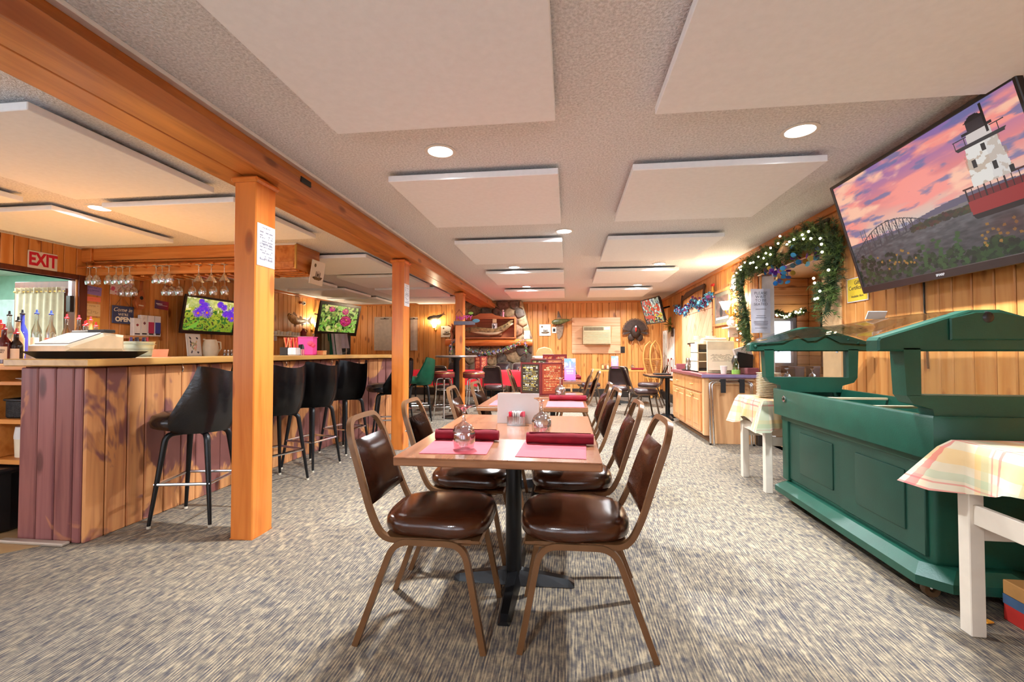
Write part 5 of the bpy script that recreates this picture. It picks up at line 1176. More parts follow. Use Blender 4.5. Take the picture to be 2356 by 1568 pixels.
for s in (1, -1): ob('wing', ball(new(), (s*.1, -.03, -.16), (.09, .03, .1), 12, 8), FEA, tk, smooth=80); ob('foot', tube(new(), [(s*.06, -.05, -.24), (s*.09, -.06, -.33), (s*.12, -.06, -.37)], .008, 6), plain('tan_foot_%d' % s, (186, 130, 86), .6), tk)
ob('head', ball(new(), (0, -.14, .1), (.025, .025, .03), 10, 8), plain('pale_head', (200, 196, 200), .5), tk, smooth=80); ob('wattle', tube(new(), [(0, -.15, .08), (0, -.155, .03), (0, -.14, -.02)], [.02, .024, .012], 8), plain('red_wattle', (196, 44, 36), .5), tk, smooth=70)
ob('backboard', bb(new(), (-.05, 0, -.1), (.05, .045, .05)), plain('backboard_wood', (110, 70, 40), .6), tk)
# snowshoes in the corner
SHOE = plain('bent_ash', (222, 160, 84), .4); LACE = plain('rawhide_lacing', (180, 120, 64), .6)
def snowshoe(label, p, rz, tilt):
    t = thing('snowshoe', label, 'snowshoe', p, rz, 'wooden snowshoes'); t.rotation_euler = (tilt, 0, rz); t.scale = (1, 1, 1.16)
    out = []
    for i in range(25):
        a = i/24; s = -1 if a < .5 else 1; v = abs(a-.5)*2; z = 1.2*(1-v)  # tail -> toe -> tail
        w_ = .165*math.sin(min(1, (1-v)*1.15)*PI*.55+.12)**1.1*(math.sqrt(max(0, 1-((z-.8)/.401)**2)) if z > .8 else (.25+.75*min(1, z/.75)))
        out.append((s*max(w_, .006), 0, z))
    ob('frame', tube(new(), out, .02, 8), SHOE, t, smooth=70)
    for z in (.42, .82): ob('crossbar', tube(new(), [(-.15, 0, z), (.15, 0, z)], .011, 6), SHOE, t)
    bm = new()
    for i in range(9):
        x = -.13+.0325*i; tube(bm, [(x, .003, .43), (-x*.6, -.003, .8)], .005, 4); tube(bm, [(x*.9, .003, .83), (-x*.4, -.003, 1.15)], .002, 4)
    for i in range(8): tube(bm, [(-.14, 0, .46+.045*i), (.14, 0, .44+.045*i)], .005, 4)
    o = ob('lacing', bm, LACE, t); o['kind'] = 'stuff'
snowshoe('upright wooden snowshoe leaning in the back right corner', (2.03, 11.4, .015), .05, -.14); snowshoe('second wooden snowshoe leaning against the right wall in the corner', (2.15, 11.15, .015), .45, -.1)
# high chairs
HCM = plain('cream_highchair', (238, 222, 200), .45); HCC = plain('olive_cushion', (170, 146, 96), .6)
h = thing('high_chair', 'cream plastic high chair with tan cushion beside the fireplace', 'high chair', (-.55, 10.75, 0))
ob('back_cushion', prism(new(), [(-.2, .75), (.2, .75), (.21, 1.1), (.15, 1.22), (0, 1.26), (-.15, 1.22), (-.21, 1.1)], .08, MX(((1, 0, 0, 0), (0, 0, -1, .2), (0, 1, 0, 0), (0, 0, 0, 1))), .02), HCC, h, smooth=40); ob('seat', bb(new(), (-.19, -.15, .6), (.19, .16, .68), .03, 3), HCM, h, smooth=40)
ob('tray', prism(new(), [(-.27, -.2), (-.2, -.3), (.2, -.3), (.27, -.2), (.26, .0), (.15, .03), (-.15, .03), (-.26, .0)], .06, T(0, 0, .98), .015), HCM, h, smooth=40)
for sx in (-1, 1):
    for sy in (-1, 1): ob('leg', tube(new(), [(sx*.15, sy*.1, .62), (sx*.26, sy*.27, 0)], .02, 8), HCM, h, smooth=60)
    ob('tray_arm', tube(new(), [(sx*.2, .15, .75), (sx*.22, -.05, .98)], .018, 8), plain('grey_arm_%d' % sx, (120, 120, 124), .5), h)
h = thing('wooden_high_chair', 'wooden high chair with ladder back behind the middle tables', 'high chair', (-.12, 10.65, 0)); LW = wood('light_oak', (214, 160, 104), (190, 132, 80), 'Z', .4, 0, .05)
for sx in (-1, 1):
    for sy in (-1, 1): ob('leg', tube(new(), [(sx*.17, sy*.15, 1.05 if sy > 0 else .62), (sx*.22, sy*.2, 0)], .018, 8), LW, h)
    ob('armrest', bb(new(), (sx*.18-.015, -.18, .74), (sx*.18+.015, .16, .765), .004), LW, h)
for z in (.85, .98): ob('back_slat', bb(new(), (-.18, .12, z), (.18, .145, z+.05), .006), LW, h)
ob('seat', bb(new(), (-.19, -.17, .58), (.19, .17, .61), .006), LW, h); ob('foot_rail', bb(new(), (-.2, -.19, .3), (.2, -.165, .33), .004), LW, h)
# Happy banner on the far post
hb = thing('greeting_sign', 'purple and silver HAPPY sign hung on the farthest post', 'sign', (-1.86, 8.13, 1.72)); PURP = plain('purple_glitter', (196, 60, 150), .5); SILV = plain('silver_glitter', (112, 108, 122), .5, .3)
txt('HaPPY', .11, PURP, hb, frame_m((-.02, -.006, .045), (1, 0, 0), (0, 0, 1)), bold=.002, ext=.004); ob('silver_strip', box(new(), (-.02, 0, -.05), (.4, .008, .07), None, .003), SILV, hb); ob('fish_shape', ball(new(), (.2, -.002, -.01), (.07, .008, .035), 14, 8), plain('teal_foil', (84, 124, 144), .4), hb, smooth=70); ob('green_leaf', ball(new(), (.1, .0, .13), (.05, .005, .025), 10, 6), plain('lime_foil', (150, 190, 80), .5), hb); ob('hanging_cord', tube(new(), [(-.19, .01, .1), (-.12, .012, .2), (-.05, .01, .1)], .003, 5), INK, hb)
# ================================================================ right wall
XW = XR-.006
def on_r(px, py, off=.0): return ax(px, py, XW-off)
def rframe(p): return frame_m(p, (0, -1, 0), (0, 0, 1))          # local X to the viewer's right, facing the room
# evergreen garland around the doorway
NEED = [plain('pine_needles_dark', (44, 70, 34), .7, 0, .3, 20), plain('pine_needles_light', (84, 110, 46), .7, 0, .3, 20)]
def evergreen(label, path, r_, n_, seed, nl, bulbs=0, group=None, mats=None, bsz=.011):
    P = [V(p) for p in path]; t = thing('evergreen_garland', label, 'garland', P[0], 0, group); rr_ = random.Random(seed); ln = [0]
    for a, b in zip(P, P[1:]): ln.append(ln[-1]+(b-a).length)
    def at(s):
        for k in range(len(P)-1):
            if s <= ln[k+1] or k == len(P)-2: return P[k].lerp(P[k+1], (s-ln[k])/max(1e-6, ln[k+1]-ln[k]))-P[0]
    mats = mats or NEED; bms = [new() for _ in mats]
    for i in range(n_):
        p = at(rr_.random()*ln[-1]); d = V((-abs(rr_.gauss(0, .6)), rr_.gauss(0, 1), rr_.gauss(0, 1))).normalized(); L_ = r_*rr_.uniform(.7, 1.25); bm = bms[rr_.randrange(len(mats))]
        s = d.cross(V((.3, .5, .8))).normalized(); u = d.cross(s)
        for k in range(nl):
            f = .25+.75*k/nl; th = rr_.random()*6.28; q = p+d*L_*f; e = q+(d*.7+s*math.cos(th)+u*math.sin(th)).normalized()*.045; w_ = (e-q).cross(V((1, .2, .3))).normalized()*.0036
            try: bm.faces.new([bm.verts.new(v) for v in (q-w_, q+w_, e)])
            except ValueError: pass
    for bm, m_ in zip(bms, mats): o = ob('needles', bm, m_, t); o['kind'] = 'stuff'
    ob('wire_core', tube(new(), [p-P[0] for p in P], .02, 6), mats[0], t)
    if bulbs:
        bm = ball(new(), (0, 0, 0), bsz, 8, 6); me = bpy.data.meshes.new('bulb'); bm.to_mesh(me); bm.free(); me.materials.append(FAIRY)
        for i in range(bulbs): p = at(ln[-1]*(i+.5)/bulbs)+V((-r_*rr_.uniform(.7, 1.0), rr_.gauss(0, r_*.3), rr_.gauss(0, r_*.3))); inst('bulb', me, t, p)
    return t
FAIRY = emit('fairy_bulb', (255, 236, 190), 14.0); FAIRY.cycles.emission_sampling = 'NONE'
gp_ = [ax(a, b, 2.27) for a, b in [(1722, 790), (1722, 750), (1712, 700), (1706, 655), (1715, 625), (1745, 605), (1780, 592), (1820, 572), (1865, 550), (1905, 540), (1925, 555), (1925, 600), (1916, 645), (1908, 690), (1903, 716)]]
evergreen('thick evergreen garland with warm lights framing the doorway', gp_, .15, 900, 11, 22, 46)
disc = thing('disc_streamer', 'dangling strings of blue, purple and gold foil discs under the garland', 'streamer', ax(1800, 600, 2.25)); rd = random.Random(3)
for i in range(58):
    px, py = (rd.gauss(1835, 22), rd.gauss(590, 10)) if i < 22 else (rd.gauss(1790, 20), rd.gauss(625+rd.choice((0, 0, 14)), 9)); p = ax(px, py, 2.25+rd.uniform(-.06, .04))-disc.location
    ob('foil_disc', lathe(new(), [(0, -.001), (.026, -.001), (.026, .001), (0, .001)], 10, p, Euler((rd.random()*3, rd.random()*3, 0)).to_matrix()), bpy.data.materials.get('disc_%d' % (i % 6)) or plain('disc_%d' % (i % 6), [(60, 150, 214), (110, 60, 170), (160, 90, 200), (190, 160, 70), (90, 120, 210), (120, 190, 220)][i % 6], .25, .5), disc)
# please-wait sign (two letter sheets), facing the camera
sg = thing('waiting_sign', 'white PLEASE WAIT TO BE SEATED paper sign hung on the door jamb', 'sign', (2.345, 5.86, 1.645)); m0 = frame_m((0, 0, 0), (1, 0, .02), (0, 0, 1))
ob('sheet', grid(new(), 6, 14, lambda u, v: ((u-.5)*.225, -.004*math.sin(v*9+u*4), (v-.5)*.54), .001), plain('sleeved_paper', (222, 226, 238), .25), sg, smooth=60)
SIGNINK = plain('sign_ink', (110, 116, 130), .7)
for s, z, sz in (('PLEASE', .215, .048), ('WAIT', .17, .048), ('TO BE', .125, .048), ('SEATED', .08, .046)): txt(s, sz, SIGNINK, sg, frame_m((0, -.008, z), (1, 0, 0), (0, 0, 1)), ext=.001)
for z, w_ in ((.02, .12), (-.06, .1), (-.085, .12), (-.13, .16), (-.15, .16), (-.17, .15), (-.21, .14)): ob('text_line', box(new(), (0, -.007, z), (w_, .002, .006)), SIGNINK, sg)
# clock
ck = thing('wall_clock', 'round wooden wall clock left of the garland', 'clock', m=rframe(on_r(1691, 650))); ob('rim', lathe(new(), [(.12, 0), (.16, 0), (.165, .02), (.15, .035), (.12, .02), (.12, 0)], 28), wood('clock_wood', (150, 92, 50), (120, 66, 32), 'X', .4, 0, 0), ck, smooth=50); ob('dial', lathe(new(), [(0, 0), (.13, 0), (.13, .012), (0, .012)], 28), PAPER, ck)
for a, l in ((.4, .09), (2.6, .065)): ob('hand', box(new(), (math.sin(a)*l/2, math.cos(a)*l/2, .015), (.008, l, .002), (0, 0, -a)), INK, ck)
for k in range(12): ob('hour_mark', box(new(), (math.sin(k*PI/6)*.108, math.cos(k*PI/6)*.108, .013), (.008, .02, .002), (0, 0, -k*PI/6)), INK, ck)
def framed(label, p0, p1, arr, fw, fmat, cat='picture', group='framed wall pictures', mat_w=0, mat_c=None):
    c = (p0+p1)/2; w_, h_ = abs(p0.y-p1.y), abs(p0.z-p1.z); t = thing('framed_picture', label, cat, m=rframe(c), group=group); bm = new()
    for lo, hi in (((-w_/2, -h_/2, 0), (w_/2, -h_/2+fw, .025)), ((-w_/2, h_/2-fw, 0), (w_/2, h_/2, .025)), ((-w_/2, -h_/2+fw, 0), (-w_/2+fw, h_/2-fw, .025)), ((w_/2-fw, -h_/2+fw, 0), (w_/2, h_/2-fw, .025))): bb(bm, lo, hi, .004)
    ob('frame', bm, fmat, t); iw, ih = w_-2*fw, h_-2*fw
    if mat_w: ob('mat_board', bb(new(), (-iw/2, -ih/2, 0), (iw/2, ih/2, .008)), mat_c, t); iw -= 2*mat_w; ih -= 2*mat_w
    pic('print', iw, ih, arr, PICM, t, T(0, 0, .0092)); return t
FRW = wood('frame_wood', (206, 140, 84), (180, 112, 60), 'Y', .4, 0, .05)
pa = canvas(30, 40, (84, 66, 56)); a_ = fbm(30, 40, 4, 5, 61); pa[:] = np.stack([60+90*a_, 48+70*a_, 42+60*a_], -1); ell(pa, .6, .62, .2, .1, (206, 170, 150)); ell(pa, .45, .35, .12, .25, (40, 34, 30)); poly(pa, [(0, .0), (1, 0), (1, .1), (0, .1)], (226, 210, 190))
framed('large framed brown picture on the right wall beside the lit sconce', on_r(1644, 752), on_r(1682, 657), pa, .04, FRW, mat_w=.06, mat_c=plain('green_grey_mat', (120, 116, 100), .7))
pb = canvas(10, 14, (206, 190, 150)); framed('small framed plaque above the right end of the garland', on_r(1880, 534), on_r(1910, 500), pb, .03, plain('dark_plaque', (74, 52, 34), .5))
framed('small pine framed plaque above the left end of the garland', on_r(1729, 618), on_r(1744, 580), canvas(10, 14, (236, 190, 130)), .02, FRW)
fish('tan salmon mounted nose-up above the doorway garland', [on_r(1772, 588, .05), on_r(1783, 590, .08), on_r(1795, 585, .1), on_r(1808, 572, .12), on_r(1817, 556, .12), on_r(1822, 546, .1)], [.018, .03, .06, .08, .07, .03], plain('tan_salmon', (176, 136, 92), .4, 0, .25, 20), [(.5, -1, .1, .07), (.3, 1, .08, .05)], .05, .55, side=(-1, 0, 0), tail=.13)
# gift certificate notice
gf = thing('gift_notice', 'yellow Gift Certificates notice below the corner of the big screen', 'sign', m=rframe((on_r(1950, 640)+on_r(1998, 692))/2)); ob('card', bb(new(), (-.135, -.1, 0), (.135, .1, .003)), PAPER, gf); ob('yellow_face', bb(new(), (-.127, -.092, .003), (.127, .092, .004)), plain('yellow_card', (240, 206, 60), .6), gf)
txt('Gift\nCertificates', .046, INK, gf, T(0, .035, .0045)); txt('Available Here', .026, INK, gf, T(0, -.055, .0045), shear=.2)
ob('cable', tube(new(), [(-.5, 0, .006), (-.5, -.3, .006), (-.48, -.6, .006)], .006, 6), BLACKP, gf, loc=(1.05+.15, -.02, .0))
# bow saw
sw = thing('antique_saw', 'antique dark wooden saw hung high on the right wall', 'saw', on_r(1596, 680)); c0 = sw.location; SWD = plain('dark_saw_wood', (84, 52, 32), .5); q = lambda a, b, o=.02: on_r(a, b, o)-c0
def rpoly(pxs, off, th): # polygon on the right wall
    P = [on_r(a, b, off) for a, b in pxs]; bm = new(); A = [bm.verts.new(p-c0) for p in P]; B = [bm.verts.new(p-c0-V((th, 0, 0))) for p in P]; n = len(P); bm.faces.new(A); bm.faces.new(B[::-1])
    for i in range(n): bm.faces.new((A[i], A[(i+1) % n], B[(i+1) % n], B[i]))
    return bm
ob('blade', rpoly([(1570, 688), (1580, 673), (1600, 662), (1622, 652), (1622, 662), (1600, 672), (1572, 692)], 0, .02), SWD, sw); ob('handle', tube(new(), [q(1570, 680), q(1568, 700), q(1567, 716)], .02, 8), SWD, sw); ob('handle', tube(new(), [q(1621, 655), q(1619, 672), q(1618, 685)], .02, 8), SWD, sw)
# blue foil streamer
foil_garland('foil_streamer', 'zigzag blue foil streamer draped over the pale door', [on_r(a, b, .05) for a, b in [(1557, 703), (1562, 712), (1574, 718), (1586, 706), (1597, 694), (1606, 702), (1618, 700), (1628, 688), (1640, 675)]], .035, 420, 9, .05, [plain('blue_foil', (70, 160, 210), .25, .4), plain('sky_foil', (120, 190, 220), .25, .4), plain('plum_foil', (120, 60, 110), .25, .4)], None, 'streamer')
be = thing('bell_ornament', 'brass bell with red bow above the framed picture', 'ornament', on_r(1640, 664, .04)); ob('bell', lathe(new(), [(0, .1), (.02, .1), (.03, .03), (.05, 0), (0, .005)], 12, (0, 0, -.06)), BRASS, be, smooth=60); ob('bow', ball(ball(new(), (0, .03, .06), (.02, .04, .025), 10, 6), (0, -.03, .06), (.02, .04, .025), 10, 6), plain('red_bow', (206, 40, 36), .5), be, smooth=70)
# pale diagonal-board door
dr = struct(ob('door_1', bb(new(), (XR-.012, 7.72, .0), (XR, 9.62, 1.96)), GROOVE))
ob('stile', bb(new(), (XR-.03, 9.27, .0), (XR-.008, 9.62, 1.96), .004), PINKZ, dr); ob('top_rail', bb(new(), (XR-.03, 7.72, 1.86), (XR-.008, 9.265, 1.96), .004), PINKZ, dr)
for k in range(-13, 14):
    d_ = .2; s2 = math.sqrt(.5); P = [(7.72, 0), (9.26, 0), (9.26, 1.855), (7.72, 1.855)]
    P = clip(P, s2, s2, 6.9+k*d_-.006+.2+d_); P = clip(P, -s2, -s2, -(6.9+k*d_+.2))
    if len(P) > 2:
        bm = new(); A = [bm.verts.new((XR-.026, y, z)) for y, z in P]; B = [bm.verts.new((XR-.008, y, z)) for y, z in P]; n = len(P); bm.faces.new(A); bm.faces.new(B)
        for i in range(n): bm.faces.new((A[i], A[(i+1) % n], B[(i+1) % n], B[i]))
        ob('diagonal_board', bm, PINKZ, dr)
ob('latch_bar', bb(new(), (XR-.06, 8.2, 1.28), (XR-.028, 9.1, 1.31), .004), BLACKM, dr)
# planter, ski poster, corner shelf
pl = thing('wall_planter', 'hanging greenery sprig beside the corner television', 'plant', on_r(1550, 748)); bm = new(); rp = random.Random(5)
for i in range(130): d = V((-rp.random()*.5, rp.gauss(0, .5), rp.gauss(.2, .7))).normalized(); q0 = V((-.06, 0, 0))+d*.02; e = q0+d*rp.uniform(.08, .2); w_ = d.cross(V((0, .4, 1))).normalized()*.009; bm.faces.new([bm.verts.new(v) for v in (q0, (q0+e)/2+w_, e, (q0+e)/2-w_)])
o = ob('leaves', bm, plain('dry_green_leaf', (130, 136, 70), .7, 0, .3), pl); o['kind'] = 'stuff'; ob('holder', bb(new(), (-.05, -.05, -.25), (0, .05, -.05), .01), plain('dark_bracket', (70, 46, 30), .6), pl)
sk = canvas(60, 50, (232, 222, 208))
for x, y0, y1, cc in [(.1, .5, .95, (60, 70, 50)), (.2, .4, .97, (70, 90, 50)), (.32, .45, .93, (60, 60, 50)), (.08, .02, .45, (110, 60, 50)), (.17, .0, .42, (60, 50, 50)), (.26, .02, .5, (110, 60, 60)), (.36, .0, .47, (80, 60, 60))]: line(sk, (x, y0), (x+.01, y1), .035, cc)
line(sk, (.55, .62), (.75, .95), .015, (60, 60, 60)); line(sk, (.75, .95), (.9, .6), .015, (60, 60, 60)); 
for x in (.46, .72, .93): line(sk, (x, .08), (x, .42), .045, (130, 50, 46))
ell(sk, .52, .25, .12, .17, (130, 50, 46)); ell(sk, .52, .25, .07, .12, (232, 222, 208)); line(sk, (.46, .08), (.46, .42), .045, (130, 50, 46))
for y in (.08, .25, .42): line(sk, (.72, y), (.84, y), .04, (130, 50, 46))
p0, p1 = on_r(1522, 868), on_r(1552, 758); sp_ = thing('ski_poster', 'white poster with painted skis and poles near the back right corner', 'poster', m=rframe(V((XW, (10.37+11.6)/2, 1.07)))); pic('print', 1.18, 1.14, sk, PICM, sp_, T(0, 0, .012)); ob('board', bb(new(), (-.6, -.58, 0), (.6, .58, .01)), PAPER, sp_)
cs = thing('wall_shelf', 'small wall shelf with white flowers below the sconce', 'shelf', on_r(1697, 775)); ob('shelf_board', bb(new(), (-.16, -.14, .12), (0, .14, .14), .004), WHITE, cs); ob('bracket', bb(new(), (-.12, -.02, 0), (0, .02, .12)), WHITE, cs); ob('flowers', ball(ball(ball(new(), (-.08, .04, .2), .05, 8, 6), (-.08, -.05, .19), .045, 8, 6), (-.07, 0, .25), .04, 8, 6), plain('white_blossom', (226, 220, 214), .7, 0, .2, 40), cs); ob('cable', tube(new(), [(-.03, .12, .12), (-.08, .1, -.05), (-.02, .15, -.2)], .006, 6), BLACKP, cs)
# ---- inside the side room
evergreen('small evergreen garland with white lights over the side room window', [(3.2, SY-.08, 1.78), (3.4, SY-.08, 1.7), (SX-.1, SY-.15, 1.78)], .05, 120, 17, 10, 26, bsz=.013)
stt = thing('side_table', 'table set for dining seen through the doorway', 'table', (3.15, 6.9, 0)); ob('tabletop', bb(new(), (-.4, -.35, .7), (.45, .35, .74), .004), LAM, stt); ob('column', lathe(new(), [(.04, .02), (.04, .7)], 12), BLACKM, stt); ob('base', lathe(new(), [(0, 0), (.25, 0), (.25, .02), (0, .03)], 16), BLACKM, stt)
dup(gob, 'upturned goblet on the side room table, left', (2.98, 6.62, .741)); dup(gob, 'upturned goblet on the side room table, right', (3.3, 6.62, .741))
for i, (x, y, s) in enumerate([(2.85, 6.75, .16), (3.14, 6.7, .14), (3.4, 6.8, .12)]): t = thing('menu_box', ['dark menu box left on the side room table', 'dark menu box in the middle of the side room table', 'dark menu box right on the side room table'][i], 'box', (x, y, .741), .2*i, 'menu boxes in the side room'); ob('case', bb(new(), (-s/2, -.06, 0), (s/2, .06, .19), .006), plain('navy_box_%d' % i, (44, 42, 62), .5), t); ob('lid', bb(new(), (-s/2-.004, -.064, .17), (s/2+.004, .064, .2), .004), plain('navy_lid_%d' % i, (70, 44, 54), .5), t)
# ================================================================ kitchen door and left wall
def lframe(p): return frame_m(p, (0, 1, 0), (0, 0, 1))
XLW = XL+.004
def on_l(px, py, off=0.0): return ax(px, py, XLW+off)
DKW = wood('dark_red_door_wood', (104, 50, 30), (84, 36, 20), 'Z', .4, .2, 0)
kd = struct(ob('door_2', bb(new(), (-6.98, 4.93, 0), (-6.18, 4.97, .95), .004), DKW))
for lo, hi in (((-6.98, 4.93, 1.93), (-6.18, 4.97, 2.03)), ((-6.98, 4.93, .95), (-6.9, 4.97, 1.93)), ((-6.26, 4.93, .95), (-6.18, 4.97, 1.93))): ob('rail', bb(new(), lo, hi, .004), DKW, kd)
ob('pane', bb(new(), (-6.9, 4.945, .95), (-6.26, 4.955, 1.93)), glass('door_pane', (220, 236, 232), .1, .1), kd)
cu = thing('door_curtain', 'gathered cream curtain on the dark kitchen door', 'curtain', (-6.58, 4.9, 1.0)); ob('cloth', grid(new(), 60, 8, lambda u, v: ((u-.5)*.7*(1+.05*(1-v)), .014*math.sin(u*46+math.sin(v*3))*(.6+.4*(1-v)), v*.9), .004), plain('cream_curtain', (226, 218, 196), .8), cu, smooth=60); ob('ruffle', grid(new(), 60, 2, lambda u, v: ((u-.5)*.72, .02*math.sin(u*70), .88+v*.07), .004), plain('cream_ruffle', (232, 224, 204), .8), cu, smooth=60); ob('rod', tube(new(), [(-.37, 0, .9), (.37, 0, .9)], .008, 6), BRASS, cu)
dj = struct(ob('trim_9', bb(bb(new(), (XL-.12, 4.92, 0), (XL+.02, 5.02, 2.1), .004), (XL-.12, 2.85, 2.04), (XL+.015, 5.02, 2.1), .004), DKW))
lt = thing('tube_lamp', 'lit bluish tube lamp on the kitchen door frame', 'lamp', ay(161, 665, 4.86)); TUBE = emit('cool_tube', (206, 216, 255), 10); ob('tube', lathe(new(), [(0, -.08), (.014, -.08), (.014, .1), (0, .1)], 10), TUBE, lt); ob('socket', bb(new(), (-.03, -.02, -.28), (.03, .03, -.08), .004), BLACKP, lt)
for x, y in ((-7.6, 3.2), (-7.8, 4.6)):
    kl = bpy.data.lights.new('kitchen_fill', 'AREA'); kl.size = 1.0; kl.energy = 85; kl.color = (.9, 1, .98); kf = thing('added_kitchen_light', 'added kitchen ceiling fixture %s the kitchen door' % ('in front of' if y < 4 else 'behind'), 'ceiling light', (x, y, 2.4), 0, 'added kitchen ceiling fixtures'); ob('housing', bb(new(), (-.5, -.5, -.02), (.5, .5, 0), .004), WHITE, kf); ob('lens', bb(new(), (-.46, -.46, -.024), (.46, .46, -.02)), LD, kf); ko = bpy.data.objects.new('kitchen_fill_lamp', kl); COL.objects.link(ko); ko.parent = kf; ko.location = (0, 0, -.03)  # fixtures out of view, added to carry the lamps that brighten the kitchen
kt = thing('kitchen_shelf', 'steel kitchen shelf stacked with pans and bowls beyond the doorway', 'shelf', (-8.3, 5.4, 0)); STEEL = plain('steel', (180, 186, 190), .3, .8)
ob('rack', bb(bb(bb(new(), (-.6, -.25, .9), (.6, .25, .93)), (-.6, -.25, 1.4), (.6, .25, 1.43)), (-.6, .22, 0), (.6, .25, 1.9)), STEEL, kt)
for i in range(10): ob('pan', lathe(new(), [(0, 0), (.09, 0), (.12, .07), (.115, .07), (.085, .006), (0, .006)], 14, (-.5+.22*(i % 5), -.05, .935 if i < 5 else 1.435), MX.Rotation(.6, 3, 'X')), BLACKM if i % 2 else STEEL, kt, smooth=50)
# EXIT sign
es = thing('exit_sign', 'red and white EXIT sign above the kitchen opening', 'sign', m=lframe((on_l(65, 575)+on_l(129, 624))/2)); ob('plate', bb(new(), (-.15, -.1, 0), (.15, .1, .01), .004), WHITE, es); txt('EXIT', .2, plain('exit_red', (204, 24, 56), .5), es, T(0, 0, .011), bold=.008, wide=.7)
ob('blue_tab', bb(new(), (-.06, -.125, .0), (.04, -.1, .006)), plain('pale_blue_tab', (170, 196, 220), .6), es)
def lpaper(label, a, b, c, d, arr, cat='paper', off=.0, tilt=0.0, name='notice_paper', group='papers on the wall behind the bar'):
    p0, p1 = on_l(a, b, off), on_l(c, d, off); ctr = (p0+p1)/2; w_, h_ = abs(p1.y-p0.y), abs(p0.z-p1.z); t = thing(name, label, cat, m=lframe(ctr) @ MX.Rotation(tilt, 4, 'Z'), group=group)
    ob('sheet', bb(new(), (-w_/2, -h_/2, 0), (w_/2, h_/2, .003)), PAPER, t); pic('print', w_, h_, arr, PICM, t, T(0, 0, .0035)); return t, w_, h_
R_ = lambda n, y0=.88, dy=.07, w_=.75, h_=.025: [(y0-dy*i, h_, w_) for i in range(n)]
lpaper('lavender printed notice by the kitchen door frame', 191, 655, 233, 680, paper_lines(24, 16, (150, 130, 206), (100, 84, 160), R_(7, .85, .11)), tilt=-.06)
lpaper('salmon pink notice below the lavender one', 191, 680, 231, 695, paper_lines(24, 10, (244, 130, 104), (210, 96, 80), R_(3, .8, .25)))
lpaper('tan printed certificate below the pink notice', 189, 696, 230, 728, paper_lines(26, 24, (220, 186, 130), (176, 142, 96), R_(9, .85, .09)))
lpaper('yellow paper below the tan certificate', 189, 729, 229, 760, canvas(6, 6, (236, 180, 60)))
lpaper('small framed licence above the lavender notice', 209, 641, 232, 654, paper_lines(16, 10, (206, 206, 160), (120, 116, 80), R_(3, .75, .25)), 'licence')
dc = canvas(28, 24, (232, 216, 224)); rr_ = random.Random(2)
for i in range(40): ell(dc, rr_.random(), rr_.random(), .05, .03, rr_.choice([(206, 90, 130), (170, 120, 180), (196, 180, 200)]), rr_.random()*3)
ell(dc, .12, .4, .09, .16, (210, 90, 130)); lpaper("child's pink and purple drawing pinned behind the hanging glasses", 254, 643, 303, 683, dc, 'drawing', tilt=-.05)
op = thing('open_sign', 'navy Come in WE\'RE OPEN sign hanging on the bar wall', 'sign', m=lframe((on_l(259, 706, .02)+on_l(304, 741, .02))/2)); ob('board', bb(new(), (-.15, -.12, 0), (.15, .12, .012), .003), plain('navy_board', (56, 66, 104), .5), op)
CRM = plain('cream_lettering', (240, 230, 206), .6); txt('Come in', .075, CRM, op, T(-.01, .065, .0125), shear=.35); txt("WE'RE", .05, CRM, op, T(0, .0, .0125)); txt('OPEN', .085, CRM, op, T(0, -.065, .0125), bold=.004); ob('cord', tube(new(), [(-.1, .12, 0), (0, .25, -.01), (.1, .12, 0)], .004, 5), plain('jute', (150, 100, 60), .7), op)
uk = thing('ukulele', 'small brown ukulele hung on the bar wall', 'ukulele', m=lframe(on_l(321, 690, .06)) @ MX.Rotation(-.06, 4, 'Z')); UKW = wood('ukulele_wood', (176, 100, 54), (150, 76, 36), 'Y', .3, 0, 0, coat=.3)
up = []
for i in range(33):
    a = i/32*2*PI; y = math.cos(a); x = math.sin(a)*(.085 if y < 0 else .068)*(1-.22*math.exp(-((y-.1)/.22)**2)); up.append((x, y*.14))
ob('body', prism(new(), up, .06, T(0, 0, -.03), .006), UKW, uk); ob('neck', bb(new(), (-.018, .12, .0), (.018, .36, .025), .004), UKW, uk); ob('headstock', bb(new(), (-.03, .36, -.005), (.03, .45, .02), .006), plain('dark_headstock', (84, 44, 26), .4), uk); ob('sound_hole', lathe(new(), [(0, .03), (.026, .03), (.026, .0315), (0, .0315)], 18, (0, .03, 0)), INK, uk); ob('bridge', bb(new(), (-.035, -.085, .03), (.035, -.07, .036)), plain('pale_bridge', (226, 214, 190), .5), uk)
for s in (-1, 1):
    for y in (.385, .425): ob('tuning_peg', ball(new(), (s*.04, y, .01), .009, 8, 5), WHITE, uk)
vs_, w_, h_ = lpaper('small purple and red gradient sign on the bar wall', 356, 690, 387, 713, (lambda c: (c.__setitem__(slice(None), np.stack([90+110*uv(c)[0], 70+0*uv(c)[0], 120-30*uv(c)[0]], -1)), poly(c, [(.15, .42), (.9, .42), (.9, .5), (.15, .5)], (230, 220, 230)), poly(c, [(.1, .55), (.55, .55), (.55, .68), (.1, .68)], (230, 220, 230)), c)[-1])(canvas(24, 18, (0, 0, 0))), 'sign', tilt=-.05)
wp, w_, h_ = lpaper('brown wooden plaque behind the hanging glasses', 377, 655, 416, 680, canvas(4, 4, (150, 84, 52)), 'plaque')
rk = thing('brochure_rack', 'wall rack of wine and brochure boxes right of the open sign', 'rack', on_l(329, 770, .06)); ob('ledge', bb(new(), (-.05, -.3, -.06), (.04, .05, -.015), .004), plain('tan_card_ledge', (206, 150, 100), .6), rk)
